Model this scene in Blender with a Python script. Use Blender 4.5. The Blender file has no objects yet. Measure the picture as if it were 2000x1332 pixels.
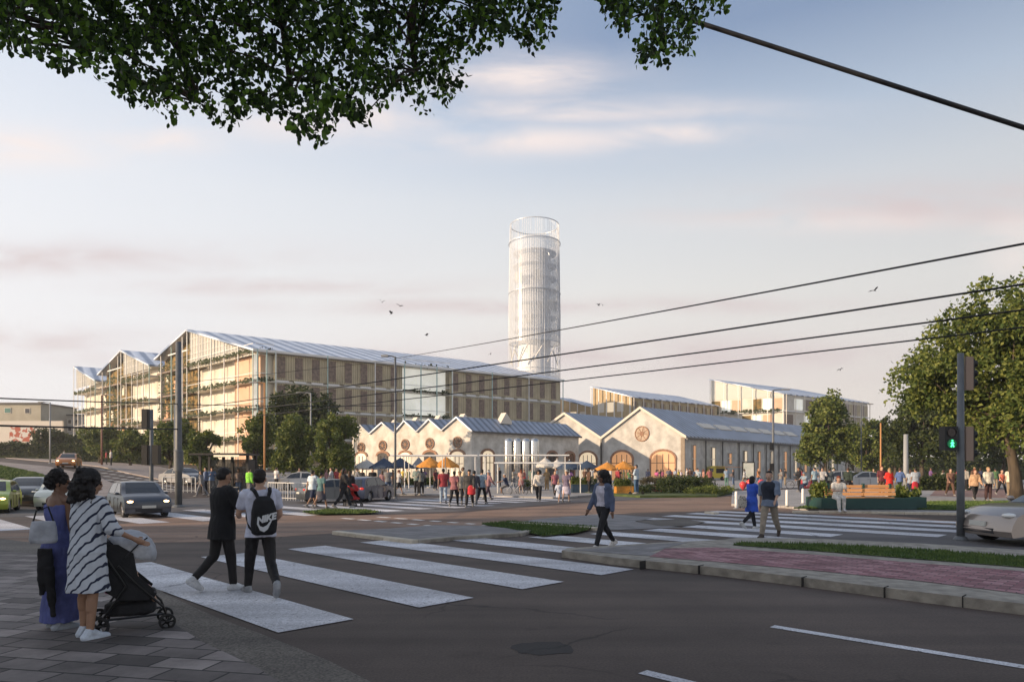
import bpy, bmesh, math, random
from mathutils import Vector, Matrix, noise as mnoise
random.seed(7)
SC = bpy.context.scene
COL = SC.collection
R = math.radians
F, H, YH = 1333.0, 1.65, 918.0
# ---------------------------------------------------------------- camera
cam = bpy.data.objects.new('camera', bpy.data.cameras.new('camera')); COL.objects.link(cam)
cam.location = (0, 0, H); cam.rotation_euler = (R(90), 0, 0)
cam.data.lens = 24; cam.data.sensor_width = 36; cam.data.shift_y = 0.126
cam.data.clip_start = 0.1; cam.data.clip_end = 3000
SC.camera = cam
SUN_AZ = Vector((-1.0, -0.35, 0)).normalized(); SUN_EL = R(13)
# ---------------------------------------------------------------- world
w = bpy.data.worlds.new('World'); SC.world = w; w.use_nodes = True
nt = w.node_tree; nt.nodes.clear()
N = nt.nodes.new; L = nt.links.new
wo = N('ShaderNodeOutputWorld'); bg = N('ShaderNodeBackground'); L(bg.outputs[0], wo.inputs[0])
sky = N('ShaderNodeTexSky'); sky.sky_type = 'NISHITA'; sky.sun_disc = False
sky.sun_elevation = SUN_EL
sky.sun_rotation = math.atan2(SUN_AZ.x, SUN_AZ.y)
sky.air_density = 1.0; sky.dust_density = 2.0; sky.ozone_density = 1.5
tc = N('ShaderNodeTexCoord'); sep = N('ShaderNodeSeparateXYZ'); L(tc.outputs['Generated'], sep.inputs[0])
def wmath(op, a, b=None, c=None):
    m = N('ShaderNodeMath'); m.operation = op
    for i, v in enumerate((a, b, c)):
        if v is None: continue
        if isinstance(v, (int, float)): m.inputs[i].default_value = v
        else: L(v, m.inputs[i])
    return m.outputs[0]
def wramp(fac, pts):
    r = N('ShaderNodeValToRGB'); e = r.color_ramp.elements
    while len(e) < len(pts): e.new(0.5)
    for k, (p, c) in zip(e, pts): k.position = p; k.color = (*c, 1) if len(c) == 3 else c
    L(fac, r.inputs[0]); return r.outputs[0]
def wmix(f, a, b, t='MIX'):
    m = N('ShaderNodeMix'); m.data_type = 'RGBA'; m.blend_type = t
    for s, v in ((m.inputs[0], f), (m.inputs[6], a), (m.inputs[7], b)):
        if isinstance(v, (int, float)): s.default_value = v
        elif isinstance(v, tuple): s.default_value = (*v, 1)
        else: L(v, s)
    return m.outputs[2]
# thin evening haze: the band of air near the horizon is paler and warmer than the clear sky above it
elev = wmath('MAXIMUM', sep.outputs[2], 0.0)
hz = wramp(elev, [(0.0, (9.0, 8.0, 7.4)), (0.10, (8.8, 8.0, 7.5)), (0.24, (8.2, 8.0, 7.7)), (0.36, (6.9, 7.2, 7.6)), (0.44, (4.9, 5.8, 7.1)), (0.53, (2.5, 3.4, 5.1)), (1.0, (2.0, 2.7, 4.0))])
hz = wmix(wmath('MINIMUM', wmath('MAXIMUM', wmath('MULTIPLY_ADD', sep.outputs[0], -1.0, 0.12), 0.0), 0.6), hz, (6.9, 7.1, 7.6))
side = wmath('MULTIPLY_ADD', sep.outputs[0], -0.28, 1.0)
hz = wmix(1.0, hz, side, 'MULTIPLY')
base = wmix(0.88, sky.outputs[0], hz)
# clouds: soft banks in given directions (u, v = tangent coordinates ahead), broken up by noise
ys = wmath('MAXIMUM', sep.outputs[1], 0.05)
u_ = wmath('DIVIDE', sep.outputs[0], ys); v_ = wmath('DIVIDE', sep.outputs[2], ys)
cmb = N('ShaderNodeCombineXYZ'); L(wmath('MULTIPLY', u_, 3.0), cmb.inputs[0]); L(wmath('MULTIPLY', v_, 11.0), cmb.inputs[1])
n1 = N('ShaderNodeTexNoise'); n1.inputs['Scale'].default_value = 1.5; n1.inputs['Detail'].default_value = 9; n1.inputs['Roughness'].default_value = 0.58; n1.inputs['Distortion'].default_value = 0.4
L(cmb.outputs[0], n1.inputs['Vector'])
def bank(px, py, a, b):
    du = wmath('MULTIPLY', wmath('SUBTRACT', u_, (px-1000)/F), F/a); dv = wmath('MULTIPLY', wmath('SUBTRACT', v_, (YH-py)/F), F/b)
    q = wmath('ADD', wmath('MULTIPLY', du, du), wmath('MULTIPLY', dv, dv))
    return wmath('EXPONENT', wmath('MULTIPLY', q, -1.0))
def total(bs):
    t_ = None
    for p_ in bs:
        k = bank(*p_); t_ = k if t_ is None else wmath('MAXIMUM', t_, k)
    return t_
lum = total([(1020, 150, 190, 45), (1130, 215, 330, 26), (1010, 275, 300, 30), (1330, 262, 170, 26), (700, 235, 260, 45), (40, 290, 170, 40), (1620, 430, 260, 22), (300, 270, 120, 30), (1985, 470, 70, 60)])
drk = total([(120, 505, 420, 34), (1830, 400, 330, 42), (1960, 380, 160, 30), (1130, 598, 620, 17), (60, 665, 260, 26), (560, 560, 330, 20), (1330, 700, 560, 40), (560, 700, 500, 22), (1560, 420, 240, 16)])
nf = wramp(n1.outputs[0], [(0.30, (0, 0, 0)), (0.62, (1, 1, 1))])
f1 = wmath('MULTIPLY', wmath('MULTIPLY', lum, nf), 0.85); f2 = wmath('MULTIPLY', wmath('MULTIPLY', drk, nf), 0.85)
fin = wmix(f2, wmix(f1, base, (8.6, 7.5, 7.1)), (6.1, 5.15, 5.2))
L(fin, bg.inputs[0]); bg.inputs[1].default_value = 0.092
# ---------------------------------------------------------------- sun
sd = bpy.data.lights.new('sun', 'SUN'); sd.energy = 5.0; sd.angle = R(0.6); sd.color = (1.0, 0.75, 0.50)
so = bpy.data.objects.new('sun', sd); COL.objects.link(so)
v = Vector((SUN_AZ.x*math.cos(SUN_EL), SUN_AZ.y*math.cos(SUN_EL), math.sin(SUN_EL)))
so.rotation_euler = v.to_track_quat('Z', 'Y').to_euler(); so.location = (-40, -20, 40)
SC.view_settings.view_transform = 'Standard'; SC.view_settings.look = 'None'
SC.view_settings.exposure = 0.35; SC.view_settings.gamma = 1.0
SC.view_settings.use_curve_mapping = False
# ---------------------------------------------------------------- materials
MATS = {}
def mat(name, col, rough=0.8, metal=0.0, col2=None, scale=3.0, bump=0.0, bscale=None, detail=4, spec=0.5, emit=None, estr=0.0,
        coord='Object', contrast=(0.35, 0.65), alpha=None, stretch=None):
    if name in MATS: return MATS[name]
    m = bpy.data.materials.new(name); m.use_nodes = True; MATS[name] = m
    t = m.node_tree; p = t.nodes['Principled BSDF']
    p.inputs['Base Color'].default_value = (*col, 1); p.inputs['Roughness'].default_value = rough
    p.inputs['Metallic'].default_value = metal; p.inputs['Specular IOR Level'].default_value = spec
    if emit: p.inputs['Emission Color'].default_value = (*emit, 1); p.inputs['Emission Strength'].default_value = estr
    if alpha is not None: p.inputs['Alpha'].default_value = alpha
    if col2 or bump:
        tcn = t.nodes.new('ShaderNodeTexCoord'); src = tcn.outputs[coord]
        if stretch:
            mp = t.nodes.new('ShaderNodeMapping'); mp.inputs['Scale'].default_value = stretch
            t.links.new(src, mp.inputs[0]); src = mp.outputs[0]
    if col2:
        nz = t.nodes.new('ShaderNodeTexNoise'); nz.inputs['Scale'].default_value = scale; nz.inputs['Detail'].default_value = detail
        t.links.new(src, nz.inputs['Vector'])
        cr = t.nodes.new('ShaderNodeValToRGB'); e = cr.color_ramp.elements
        e[0].position, e[1].position = contrast; e[0].color = (*col, 1); e[1].color = (*col2, 1)
        t.links.new(nz.outputs[0], cr.inputs[0]); t.links.new(cr.outputs[0], p.inputs['Base Color'])
    if bump:
        nb = t.nodes.new('ShaderNodeTexNoise'); nb.inputs['Scale'].default_value = bscale or scale*4; nb.inputs['Detail'].default_value = 4
        t.links.new(src, nb.inputs['Vector'])
        b = t.nodes.new('ShaderNodeBump'); b.inputs['Strength'].default_value = bump; b.inputs['Distance'].default_value = 0.02
        t.links.new(nb.outputs[0], b.inputs['Height']); t.links.new(b.outputs[0], p.inputs['Normal'])
    return m
def glassmat(name, tint, tr=0.6, rough=0.05):
    if name in MATS: return MATS[name]
    m = bpy.data.materials.new(name); m.use_nodes = True; MATS[name] = m
    t = m.node_tree; t.nodes.clear()
    o = t.nodes.new('ShaderNodeOutputMaterial'); mx = t.nodes.new('ShaderNodeMixShader'); mx.inputs[0].default_value = 1-tr
    a = t.nodes.new('ShaderNodeBsdfTransparent'); g = t.nodes.new('ShaderNodeBsdfPrincipled')
    g.inputs['Base Color'].default_value = (*tint, 1); g.inputs['Roughness'].default_value = rough; g.inputs['Specular IOR Level'].default_value = 0.8
    t.links.new(a.outputs[0], mx.inputs[1]); t.links.new(g.outputs[0], mx.inputs[2]); t.links.new(mx.outputs[0], o.inputs[0])
    return m
# ---------------------------------------------------------------- geometry helpers
class MB:
    def __init__(s): s.v = []; s.f = []; s.mi = []; s.sm = False
    def add(s, vs, fs, k=0):
        n = len(s.v); s.v += [tuple(x) for x in vs]
        for f in fs: s.f.append(tuple(i+n for i in f)); s.mi.append(k)
        return s
    def box(s, x0, x1, y0, y1, z0, z1, M=None, k=0):
        vs = [Vector((x, y, z)) for z in (z0, z1) for y in (y0, y1) for x in (x0, x1)]
        if M is not None: vs = [M @ p for p in vs]
        return s.add(vs, [(0, 2, 3, 1), (4, 5, 7, 6), (0, 1, 5, 4), (2, 6, 7, 3), (0, 4, 6, 2), (1, 3, 7, 5)], k)
    def prism(s, pts, d0, d1, M, k=0):
        """polygon pts (a,z) in the wall plane, between local depths d0,d1; M maps local (a,depth,z)"""
        n = len(pts)
        vs = [M @ Vector((a, d0, z)) for a, z in pts] + [M @ Vector((a, d1, z)) for a, z in pts]
        fs = [tuple(range(n)), tuple(range(2*n-1, n-1, -1))] + [(i, (i+1) % n + 0, (i+1) % n + n, i+n)[::-1] for i in range(n)]
        return s.add(vs, fs, k)
    def tube(s, pts, rad, seg=8, k=0, caps=True):
        pts = [Vector(p) for p in pts]
        rr = rad if isinstance(rad, (list, tuple)) else [rad]*len(pts)
        vs = []; fs = []; up = None
        for i, p in enumerate(pts):
            d = (pts[min(i+1, len(pts)-1)] - pts[max(i-1, 0)]).normalized()
            if up is None:
                up = Vector((0, 0, 1)) if abs(d.z) < 0.9 else Vector((1, 0, 0))
            a = d.cross(up).normalized(); b = a.cross(d).normalized(); up = b
            for j in range(seg):
                t = 2*math.pi*j/seg; vs.append(p + (a*math.cos(t)+b*math.sin(t))*rr[i])
        for i in range(len(pts)-1):
            for j in range(seg):
                j2 = (j+1) % seg; fs.append((i*seg+j, i*seg+j2, (i+1)*seg+j2, (i+1)*seg+j))
        if caps: fs += [tuple(range(seg))[::-1], tuple(range((len(pts)-1)*seg, len(pts)*seg))]
        return s.add(vs, fs, k)
    def lathe(s, prof, c=(0, 0, 0), seg=16, k=0, M=None):
        vs = []; fs = []; n = len(prof)
        for i in range(seg):
            t = 2*math.pi*i/seg
            for r, z in prof:
                p = Vector((c[0]+r*math.cos(t), c[1]+r*math.sin(t), c[2]+z))
                vs.append(M @ p if M is not None else p)
        for i in range(seg):
            for j in range(n-1):
                i2 = (i+1) % seg; fs.append((i*n+j, i2*n+j, i2*n+j+1, i*n+j+1))
        return s.add(vs, fs, k)
    def ball(s, c, r, seg=10, k=0, sc=(1, 1, 1), M=None):
        prof = [(max(1e-4, math.sin(math.pi*j/6))*1.0, -math.cos(math.pi*j/6)) for j in range(7)]
        T = Matrix.Translation(c) @ (M or Matrix()) @ Matrix.Diagonal((r*sc[0], r*sc[1], r*sc[2], 1))
        return s.lathe(prof, seg=seg, k=k, M=T)
    def build(s, name, mats, parent=None, smooth=False, **kw):
        me = bpy.data.meshes.new(name); me.from_pydata(s.v, [], s.f)
        if not isinstance(mats, (list, tuple)): mats = [mats]
        for m in mats: me.materials.append(m)
        if len(mats) > 1: me.polygons.foreach_set('material_index', s.mi)
        if smooth: me.polygons.foreach_set('use_smooth', [True]*len(me.polygons))
        me.update()
        o = bpy.data.objects.new(name, me); COL.objects.link(o)
        if parent is not None: o.parent = parent
        if kw: tag(o, **kw)
        return o
def tag(o, label=None, cat=None, group=None, kind=None):
    if label: o['label'] = label
    if cat: o['category'] = cat
    if group: o['group'] = group
    if kind: o['kind'] = kind
    return o
def thing(name, label, cat, loc=(0, 0, 0), rz=0, group=None):
    o = bpy.data.objects.new(name, None); COL.objects.link(o)
    o.location = loc; o.rotation_euler = (0, 0, rz); o.empty_display_size = 0.2
    return tag(o, label, cat, group)
def copy_tree(o, parent=None):
    c = o.copy(); COL.objects.link(c); c.parent = parent
    for ch in list(o.children): copy_tree(ch, c)
    return c
def wallM(o, ang):
    """local x along the wall, local y = outward normal (to the right-hand side is inward)"""
    return Matrix.Translation(o) @ Matrix.Rotation(ang, 4, 'Z')
# ---------------------------------------------------------------- terrain: flat square, street ramp, gentler ramp (three planes)
def tval(x, y): return -0.95*x + 0.15*y
T1, T2 = 24.0, 50.0
def terr(x, y):
    t = tval(x, y)
    return 0.0 if t <= T1 else (0.075*(t-T1) if t <= T2 else 0.075*(T2-T1)+0.035*(t-T2))
def G(px, py, lift=0.0):
    ax = (px-1000)/F; az = (YH-py)/F
    lo, hi = 1.0, 600.0
    f = lambda Y: H+az*Y-terr(ax*Y, Y)-lift
    Y = lo
    while Y < hi and f(Y) > 0: Y *= 1.03
    a, b = Y/1.03, Y
    for _ in range(40):
        m = (a+b)/2
        if f(m) > 0: a = m
        else: b = m
    return Vector((ax*b, b, terr(ax*b, b)))
def WP(px, py, Y): return Vector(((px-1000)*Y/F, Y, H+(YH-py)*Y/F))
def drape(bm, off):
    for T in (T1, T2):
        # plane -0.95x+0.15y=T
        n = Vector((-0.95, 0.15, 0)); co = n*(T/n.length_squared)
        bmesh.ops.bisect_plane(bm, geom=bm.verts[:]+bm.edges[:]+bm.faces[:], plane_co=co, plane_no=n)
    for v_ in bm.verts: v_.co.z = terr(v_.co.x, v_.co.y)+off
def sheet(name, pts, m, off, kind='structure', px=True, thick=0.0, parent=None, **kw):
    """a flat area on the ground; thick > 0 gives it real side faces down to the ground (kerb height)"""
    P = [G(*p) for p in pts] if px else [Vector((p[0], p[1], 0)) for p in pts]
    A = sum(P[i].x*P[(i+1) % len(P)].y-P[(i+1) % len(P)].x*P[i].y for i in range(len(P)))
    if A < 0: P = P[::-1]
    bm = bmesh.new()
    vs = [bm.verts.new((p.x, p.y, 0)) for p in P]
    f = bm.faces.new(vs)
    drape(bm, off)
    if thick:
        be = [e for e in bm.edges if e.is_boundary]
        r = bmesh.ops.extrude_edge_only(bm, edges=be)
        for v_ in [g for g in r['geom'] if isinstance(g, bmesh.types.BMVert)]: v_.co.z -= thick
    bmesh.ops.triangulate(bm, faces=bm.faces[:])
    me = bpy.data.meshes.new(name); bm.to_mesh(me); bm.free(); me.materials.append(m)
    o = bpy.data.objects.new(name, me); COL.objects.link(o); o.parent = parent
    if kind: o['kind'] = kind
    tag(o, **kw)
    return o
def rs2xy(s, r): return (s*0.705-r*0.709, s*0.709+r*0.705)
def brickmat(name, c1, c2, mortar, w_, h_, rot, msize=0.01, rough=0.85, bump=0.4, dirt=0.25, offset=0.5):
    m = bpy.data.materials.new(name); m.use_nodes = True; MATS[name] = m
    t = m.node_tree; p = t.nodes['Principled BSDF']; p.inputs['Roughness'].default_value = rough
    n = t.nodes.new; l = t.links.new
    tc_ = n('ShaderNodeTexCoord'); mp = n('ShaderNodeMapping'); mp.inputs['Rotation'].default_value = (0, 0, rot); l(tc_.outputs['Object'], mp.inputs[0])
    b = n('ShaderNodeTexBrick'); b.offset = offset; b.inputs['Scale'].default_value = 1; b.inputs['Brick Width'].default_value = w_; b.inputs['Row Height'].default_value = h_
    b.inputs['Mortar Size'].default_value = msize; b.inputs['Mortar Smooth'].default_value = 0.3; b.inputs['Bias'].default_value = 0.0
    b.inputs['Color1'].default_value = (*c1, 1); b.inputs['Color2'].default_value = (*c2, 1); b.inputs['Mortar'].default_value = (*mortar, 1)
    l(mp.outputs[0], b.inputs['Vector'])
    nz = n('ShaderNodeTexNoise'); nz.inputs['Scale'].default_value = 1.3; nz.inputs['Detail'].default_value = 8; nz.inputs['Roughness'].default_value = 0.7; l(tc_.outputs['Object'], nz.inputs['Vector'])
    cr = n('ShaderNodeMapRange'); cr.inputs[1].default_value = 0.3; cr.inputs[2].default_value = 0.7; cr.inputs[3].default_value = 1-dirt; cr.inputs[4].default_value = 1+dirt; l(nz.outputs[0], cr.inputs[0])
    mx = n('ShaderNodeMix'); mx.data_type = 'RGBA'; mx.blend_type = 'MULTIPLY'; mx.inputs[0].default_value = 1; l(b.outputs['Color'], mx.inputs[6]); l(cr.outputs[0], mx.inputs[7])
    l(mx.outputs[2], p.inputs['Base Color'])
    n3 = n('ShaderNodeTexNoise'); n3.inputs['Scale'].default_value = 60; n3.inputs['Detail'].default_value = 3; l(tc_.outputs['Object'], n3.inputs['Vector'])
    ad = n('ShaderNodeMath'); ad.operation = 'MULTIPLY_ADD'; ad.inputs[1].default_value = 0.25; l(n3.outputs[0], ad.inputs[0])
    iv = n('ShaderNodeMath'); iv.operation = 'SUBTRACT'; iv.inputs[0].default_value = 1; l(b.outputs['Fac'], iv.inputs[1]); l(iv.outputs[0], ad.inputs[2])
    bu = n('ShaderNodeBump'); bu.inputs['Strength'].default_value = bump; bu.inputs['Distance'].default_value = 0.012; l(ad.outputs[0], bu.inputs['Height']); l(bu.outputs[0], p.inputs['Normal'])
    return m
def roadmat(name, c1, c2, worn=None, speck=0.25, rough=0.75):
    m = bpy.data.materials.new(name); m.use_nodes = True; MATS[name] = m
    t = m.node_tree; p = t.nodes['Principled BSDF']; n = t.nodes.new; l = t.links.new
    tc_ = n('ShaderNodeTexCoord')
    a = n('ShaderNodeTexNoise'); a.inputs['Scale'].default_value = 0.35; a.inputs['Detail'].default_value = 8; a.inputs['Roughness'].default_value = 0.65; l(tc_.outputs['Object'], a.inputs['Vector'])
    cr = n('ShaderNodeValToRGB'); e = cr.color_ramp.elements; e[0].position = .35; e[1].position = .65; e[0].color = (*c1, 1); e[1].color = (*c2, 1); l(a.outputs[0], cr.inputs[0])
    s = n('ShaderNodeTexNoise'); s.inputs['Scale'].default_value = 45; s.inputs['Detail'].default_value = 3; l(tc_.outputs['Object'], s.inputs['Vector'])
    mr = n('ShaderNodeMapRange'); mr.inputs[1].default_value = .3; mr.inputs[2].default_value = .7; mr.inputs[3].default_value = 1-speck; mr.inputs[4].default_value = 1+speck; l(s.outputs[0], mr.inputs[0])
    mx = n('ShaderNodeMix'); mx.data_type = 'RGBA'; mx.blend_type = 'MULTIPLY'; mx.inputs[0].default_value = 1; l(cr.outputs[0], mx.inputs[6]); l(mr.outputs[0], mx.inputs[7])
    out = mx.outputs[2]
    # streaks worn by tyres along the driving direction
    mp = n('ShaderNodeMapping'); mp.inputs['Rotation'].default_value = (0, 0, R(45)); mp.inputs['Scale'].default_value = (0.05, 1.1, 1); l(tc_.outputs['Object'], mp.inputs[0])
    st = n('ShaderNodeTexNoise'); st.inputs['Scale'].default_value = 1; st.inputs['Detail'].default_value = 5; l(mp.outputs[0], st.inputs['Vector'])
    m3 = n('ShaderNodeMapRange'); m3.inputs[1].default_value = .35; m3.inputs[2].default_value = .65; m3.inputs[3].default_value = .72; m3.inputs[4].default_value = 1.28; l(st.outputs[0], m3.inputs[0])
    mx2 = n('ShaderNodeMix'); mx2.data_type = 'RGBA'; mx2.blend_type = 'MULTIPLY'; mx2.inputs[0].default_value = 1; l(out, mx2.inputs[6]); l(m3.outputs[0], mx2.inputs[7]); out = mx2.outputs[2]
    # cracks: edges of large cells, present only in patches
    dn = n('ShaderNodeTexNoise'); dn.inputs['Scale'].default_value = 1.6; dn.inputs['Detail'].default_value = 5; l(tc_.outputs['Object'], dn.inputs['Vector'])
    va = n('ShaderNodeMix'); va.data_type = 'VECTOR'; va.inputs[0].default_value = .35; l(tc_.outputs['Object'], va.inputs[4]); l(dn.outputs['Color'], va.inputs[5])
    vo = n('ShaderNodeTexVoronoi'); vo.feature = 'DISTANCE_TO_EDGE'; vo.inputs['Scale'].default_value = .75; l(va.outputs[1], vo.inputs['Vector'])
    ck = n('ShaderNodeMapRange'); ck.inputs[1].default_value = 0.0; ck.inputs[2].default_value = .016; ck.inputs[3].default_value = .38; ck.inputs[4].default_value = 1; l(vo.outputs['Distance'], ck.inputs[0])
    pm_ = n('ShaderNodeTexNoise'); pm_.inputs['Scale'].default_value = .22; pm_.inputs['Detail'].default_value = 3; l(tc_.outputs['Object'], pm_.inputs['Vector'])
    pr = n('ShaderNodeMapRange'); pr.inputs[1].default_value = .50; pr.inputs[2].default_value = .58; l(pm_.outputs[0], pr.inputs[0])
    cm_ = n('ShaderNodeMix'); cm_.data_type = 'RGBA'; l(pr.outputs[0], cm_.inputs[0]); cm_.inputs[6].default_value = (1, 1, 1, 1); l(ck.outputs[0], cm_.inputs[7])
    m5 = n('ShaderNodeMix'); m5.data_type = 'RGBA'; m5.blend_type = 'MULTIPLY'; m5.inputs[0].default_value = 1; l(out, m5.inputs[6]); l(cm_.outputs[2], m5.inputs[7]); out = m5.outputs[2]
    # oil drips and old repairs
    ol_ = n('ShaderNodeTexNoise'); ol_.inputs['Scale'].default_value = 1.1; ol_.inputs['Detail'].default_value = 6; ol_.inputs['Roughness'].default_value = .6; l(tc_.outputs['Object'], ol_.inputs['Vector'])
    om = n('ShaderNodeMapRange'); om.inputs[1].default_value = .62; om.inputs[2].default_value = .74; om.inputs[3].default_value = 1; om.inputs[4].default_value = .62; l(ol_.outputs[0], om.inputs[0])
    m6 = n('ShaderNodeMix'); m6.data_type = 'RGBA'; m6.blend_type = 'MULTIPLY'; m6.inputs[0].default_value = 1; l(out, m6.inputs[6]); l(om.outputs[0], m6.inputs[7]); out = m6.outputs[2]
    if worn:
        cn = n('ShaderNodeTexNoise'); cn.inputs['Scale'].default_value = worn[1]; cn.inputs['Detail'].default_value = 9; cn.inputs['Roughness'].default_value = .75; l(tc_.outputs['Object'], cn.inputs['Vector'])
        c2_ = n('ShaderNodeValToRGB'); e = c2_.color_ramp.elements; e[0].position = worn[2]; e[1].position = worn[2]+.05; e[0].color = (1, 1, 1, 1); e[1].color = (0, 0, 0, 1); l(cn.outputs[0], c2_.inputs[0])
        m4 = n('ShaderNodeMix'); m4.data_type = 'RGBA'; l(c2_.outputs[0], m4.inputs[0]); l(out, m4.inputs[6]); m4.inputs[7].default_value = (*worn[0], 1)
        # factor 1 where noise low -> worn through
        l(m4.outputs[2], p.inputs['Base Color'])
    else: l(out, p.inputs['Base Color'])
    p.inputs['Roughness'].default_value = rough; p.inputs['Specular IOR Level'].default_value = 0.35
    bu = n('ShaderNodeBump'); bu.inputs['Strength'].default_value = .35; bu.inputs['Distance'].default_value = .01; l(s.outputs[0], bu.inputs['Height']); l(bu.outputs[0], p.inputs['Normal'])
    return m
M_ASPH = roadmat('asphalt', (0.058, 0.043, 0.036), (0.096, 0.072, 0.060))
M_ASPH2 = roadmat('asphalt_grey', (0.085, 0.08, 0.082), (0.125, 0.118, 0.118))
M_PAINT = roadmat('road_paint', (0.45, 0.45, 0.48), (0.64, 0.64, 0.66), worn=((0.14, 0.135, 0.14), 16, 0.37), speck=0.3)
M_TRAM = roadmat('tram_surface', (0.19, 0.118, 0.08), (0.27, 0.175, 0.125), speck=.3)
M_PLAZA = brickmat('plaza_paving', (0.30, 0.29, 0.28), (0.38, 0.36, 0.35), (0.2, 0.19, 0.18), 1.2, 0.6, 0.3)
M_SLAB = brickmat('paving_slab', (0.07, 0.06, 0.056), (0.27, 0.235, 0.22), (0.02, 0.02, 0.02), 0.52, 0.29, R(12), 0.012, bump=.6, dirt=.45)
M_PINK = brickmat('pink_brick_paving', (0.19, 0.07, 0.085), (0.40, 0.22, 0.235), (0.10, 0.07, 0.07), 0.24, 0.12, R(45), 0.010, dirt=.45)
M_KERB = mat('kerb_stone', (0.22, 0.20, 0.17), .9, col2=(0.36, 0.33, 0.28), scale=5, bump=.5, detail=8)
M_GRAVEL = roadmat('kerb_concrete', (0.085, 0.075, 0.064), (0.145, 0.128, 0.108), speck=.55)
M_ISLE = brickmat('island_paving', (0.17, 0.165, 0.165), (0.23, 0.22, 0.22), (0.1, 0.1, 0.1), .4, .4, R(45), .008, offset=0)
M_EARTH = mat('lawn_soil', (0.05, 0.075, 0.02), .95, col2=(0.085, 0.12, 0.03), scale=2, bump=.6)
# ground sheet: asphalt of the crossing, reaching the horizon
gm = bmesh.new()
vs = [gm.verts.new(p) for p in ((-700, -60, 0), (700, -60, 0), (700, 900, 0), (-700, 900, 0))]
gm.faces.new(vs); drape(gm, 0.0)
gme = bpy.data.meshes.new('ground'); gm.to_mesh(gme); gm.free(); gme.materials.append(M_ASPH)
go = bpy.data.objects.new('ground', gme); COL.objects.link(go); tag(go, kind='structure')
# foreground pavement and its gravelly kerb strip
sheet('kerb_strip', [(-400, 1050), (0, 1052), (160, 1072), (262, 1105), (322, 1160), (420, 1205), (522, 1243), (640, 1290), (720, 1330), (900, 1420), (600, 1800), (-900, 1800)], M_GRAVEL, 0.008)
pv = sheet('pavement', [(-400, 1064), (0, 1075), (120, 1090), (215, 1130), (300, 1195), (400, 1258), (500, 1305), (600, 1370), (700, 1470), (500, 1900), (-1200, 1900)], M_SLAB, 0.016)
# crosswalk built on the real stripe grid (s across the stripes, r along them)
def stripes(name, rng):
    mb = MB(); jit = random.Random(3)
    for n_, r0, r1 in rng:
        s0 = 3.23+1.78*(n_-1); s1 = s0+.88
        q = [rs2xy(s0, r0), rs2xy(s0, r1), rs2xy(s1, r1), rs2xy(s1, r0)]
        mb.add([(x, y, 0.0+terr(x, y)) for x, y in q], [(0, 3, 2, 1)])
    o = mb.build(name, M_PAINT); bmo = bmesh.new(); bmo.from_mesh(o.data); drape(bmo, 0.010); bmesh.ops.recalc_face_normals(bmo, faces=bmo.faces[:])
    for f_ in bmo.faces:
        if f_.normal.z < 0: f_.normal_flip()
    bmo.to_mesh(o.data); bmo.free(); tag(o, kind='structure')
stripes('crosswalk', [(1, 6.55, 13.2), (2, 6.55, 13.3), (3, 6.55, 13.35), (4, 6.55, 13.4), (5, 6.2, 12.3), (6, 6, 11.5), (7, 6, 11.0), (8, 6.0, 10.6), (9, 6.3, 10.45),
                      (10, 4.4, 13.3), (11, 4.4, 13.4), (12, 4.4, 13.5), (13, 4.6, 13.6)])
stripes('crosswalk', [(k, 22.6+(.25 if k % 2 else 0), 29.5) for k in range(-1, 12)])
stripes('crosswalk', [(k, 24.2, 31) for k in range(12, 16)])
# lane marks in the foreground road
def strip(name, a, b, wd, m=None, off=0.005):
    A, B = G(*a), G(*b); d = (B-A).normalized(); n = Vector((-d.y, d.x, 0))*wd/2
    P = [A-n, B-n, B+n, A+n]
    return sheet(name, [(p.x, p.y) for p in P], m or M_PAINT, off, px=False)
strip('lane_marking', (1508, 1223), (2060, 1312), .13); strip('lane_marking', (1255, 1312), (1500, 1372), .13)
# tramway band across the junction, rails and dashes
def band(name, s_r, m, off, **kw):
    return sheet(name, [rs2xy(s, r) for s, r in s_r], m, off, px=False, **kw)
sheet('tramway', [(-400, 1030), (0, 1024), (75, 1037), (180, 1030), (340, 1010), (600, 1006), (760, 1006), (900, 1001), (1100, 985), (1300, 972), (1428, 968), (1500, 975), (1560, 985), (1700, 1004), (1870, 1018), (1860, 1024), (1600, 1004), (1430, 996), (1350, 999), (1240, 1001), (1120, 1010), (1000, 1022), (890, 1034), (812, 1044), (700, 1040), (655, 1041), (400, 1058), (200, 1062), (0, 1062), (-400, 1064)], M_TRAM, 0.004)
M_RAIL = mat('rail_steel', (0.12, 0.10, 0.09), .45, metal=.8)
for a, b in (((-60, 1040), (700, 1026)), ((-60, 1051), (640, 1038)), ((-40, 1030), (560, 1014))):
    strip('tram_rail', a, b, .09, M_RAIL, .009)
M_DASH = mat('fresh_paint', (0.78, 0.76, 0.72), .7)
def dashes(a, b, n_, wpx, wd=.22):
    mb = []
    for i in range(n_):
        t = i/(n_-1); x = a[0]+(b[0]-a[0])*t; y = a[1]+(b[1]-a[1])*t; sl = (b[1]-a[1])/(b[0]-a[0])
        strip('tram_dash', (x, y), (x+wpx*(1-.35*t), y+sl*wpx*(1-.35*t)), wd, M_DASH, .009)
dashes((669, 1012), (895, 1031.5), 8, 21); dashes((738, 1009.5), (945, 1025), 7, 22)
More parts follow.
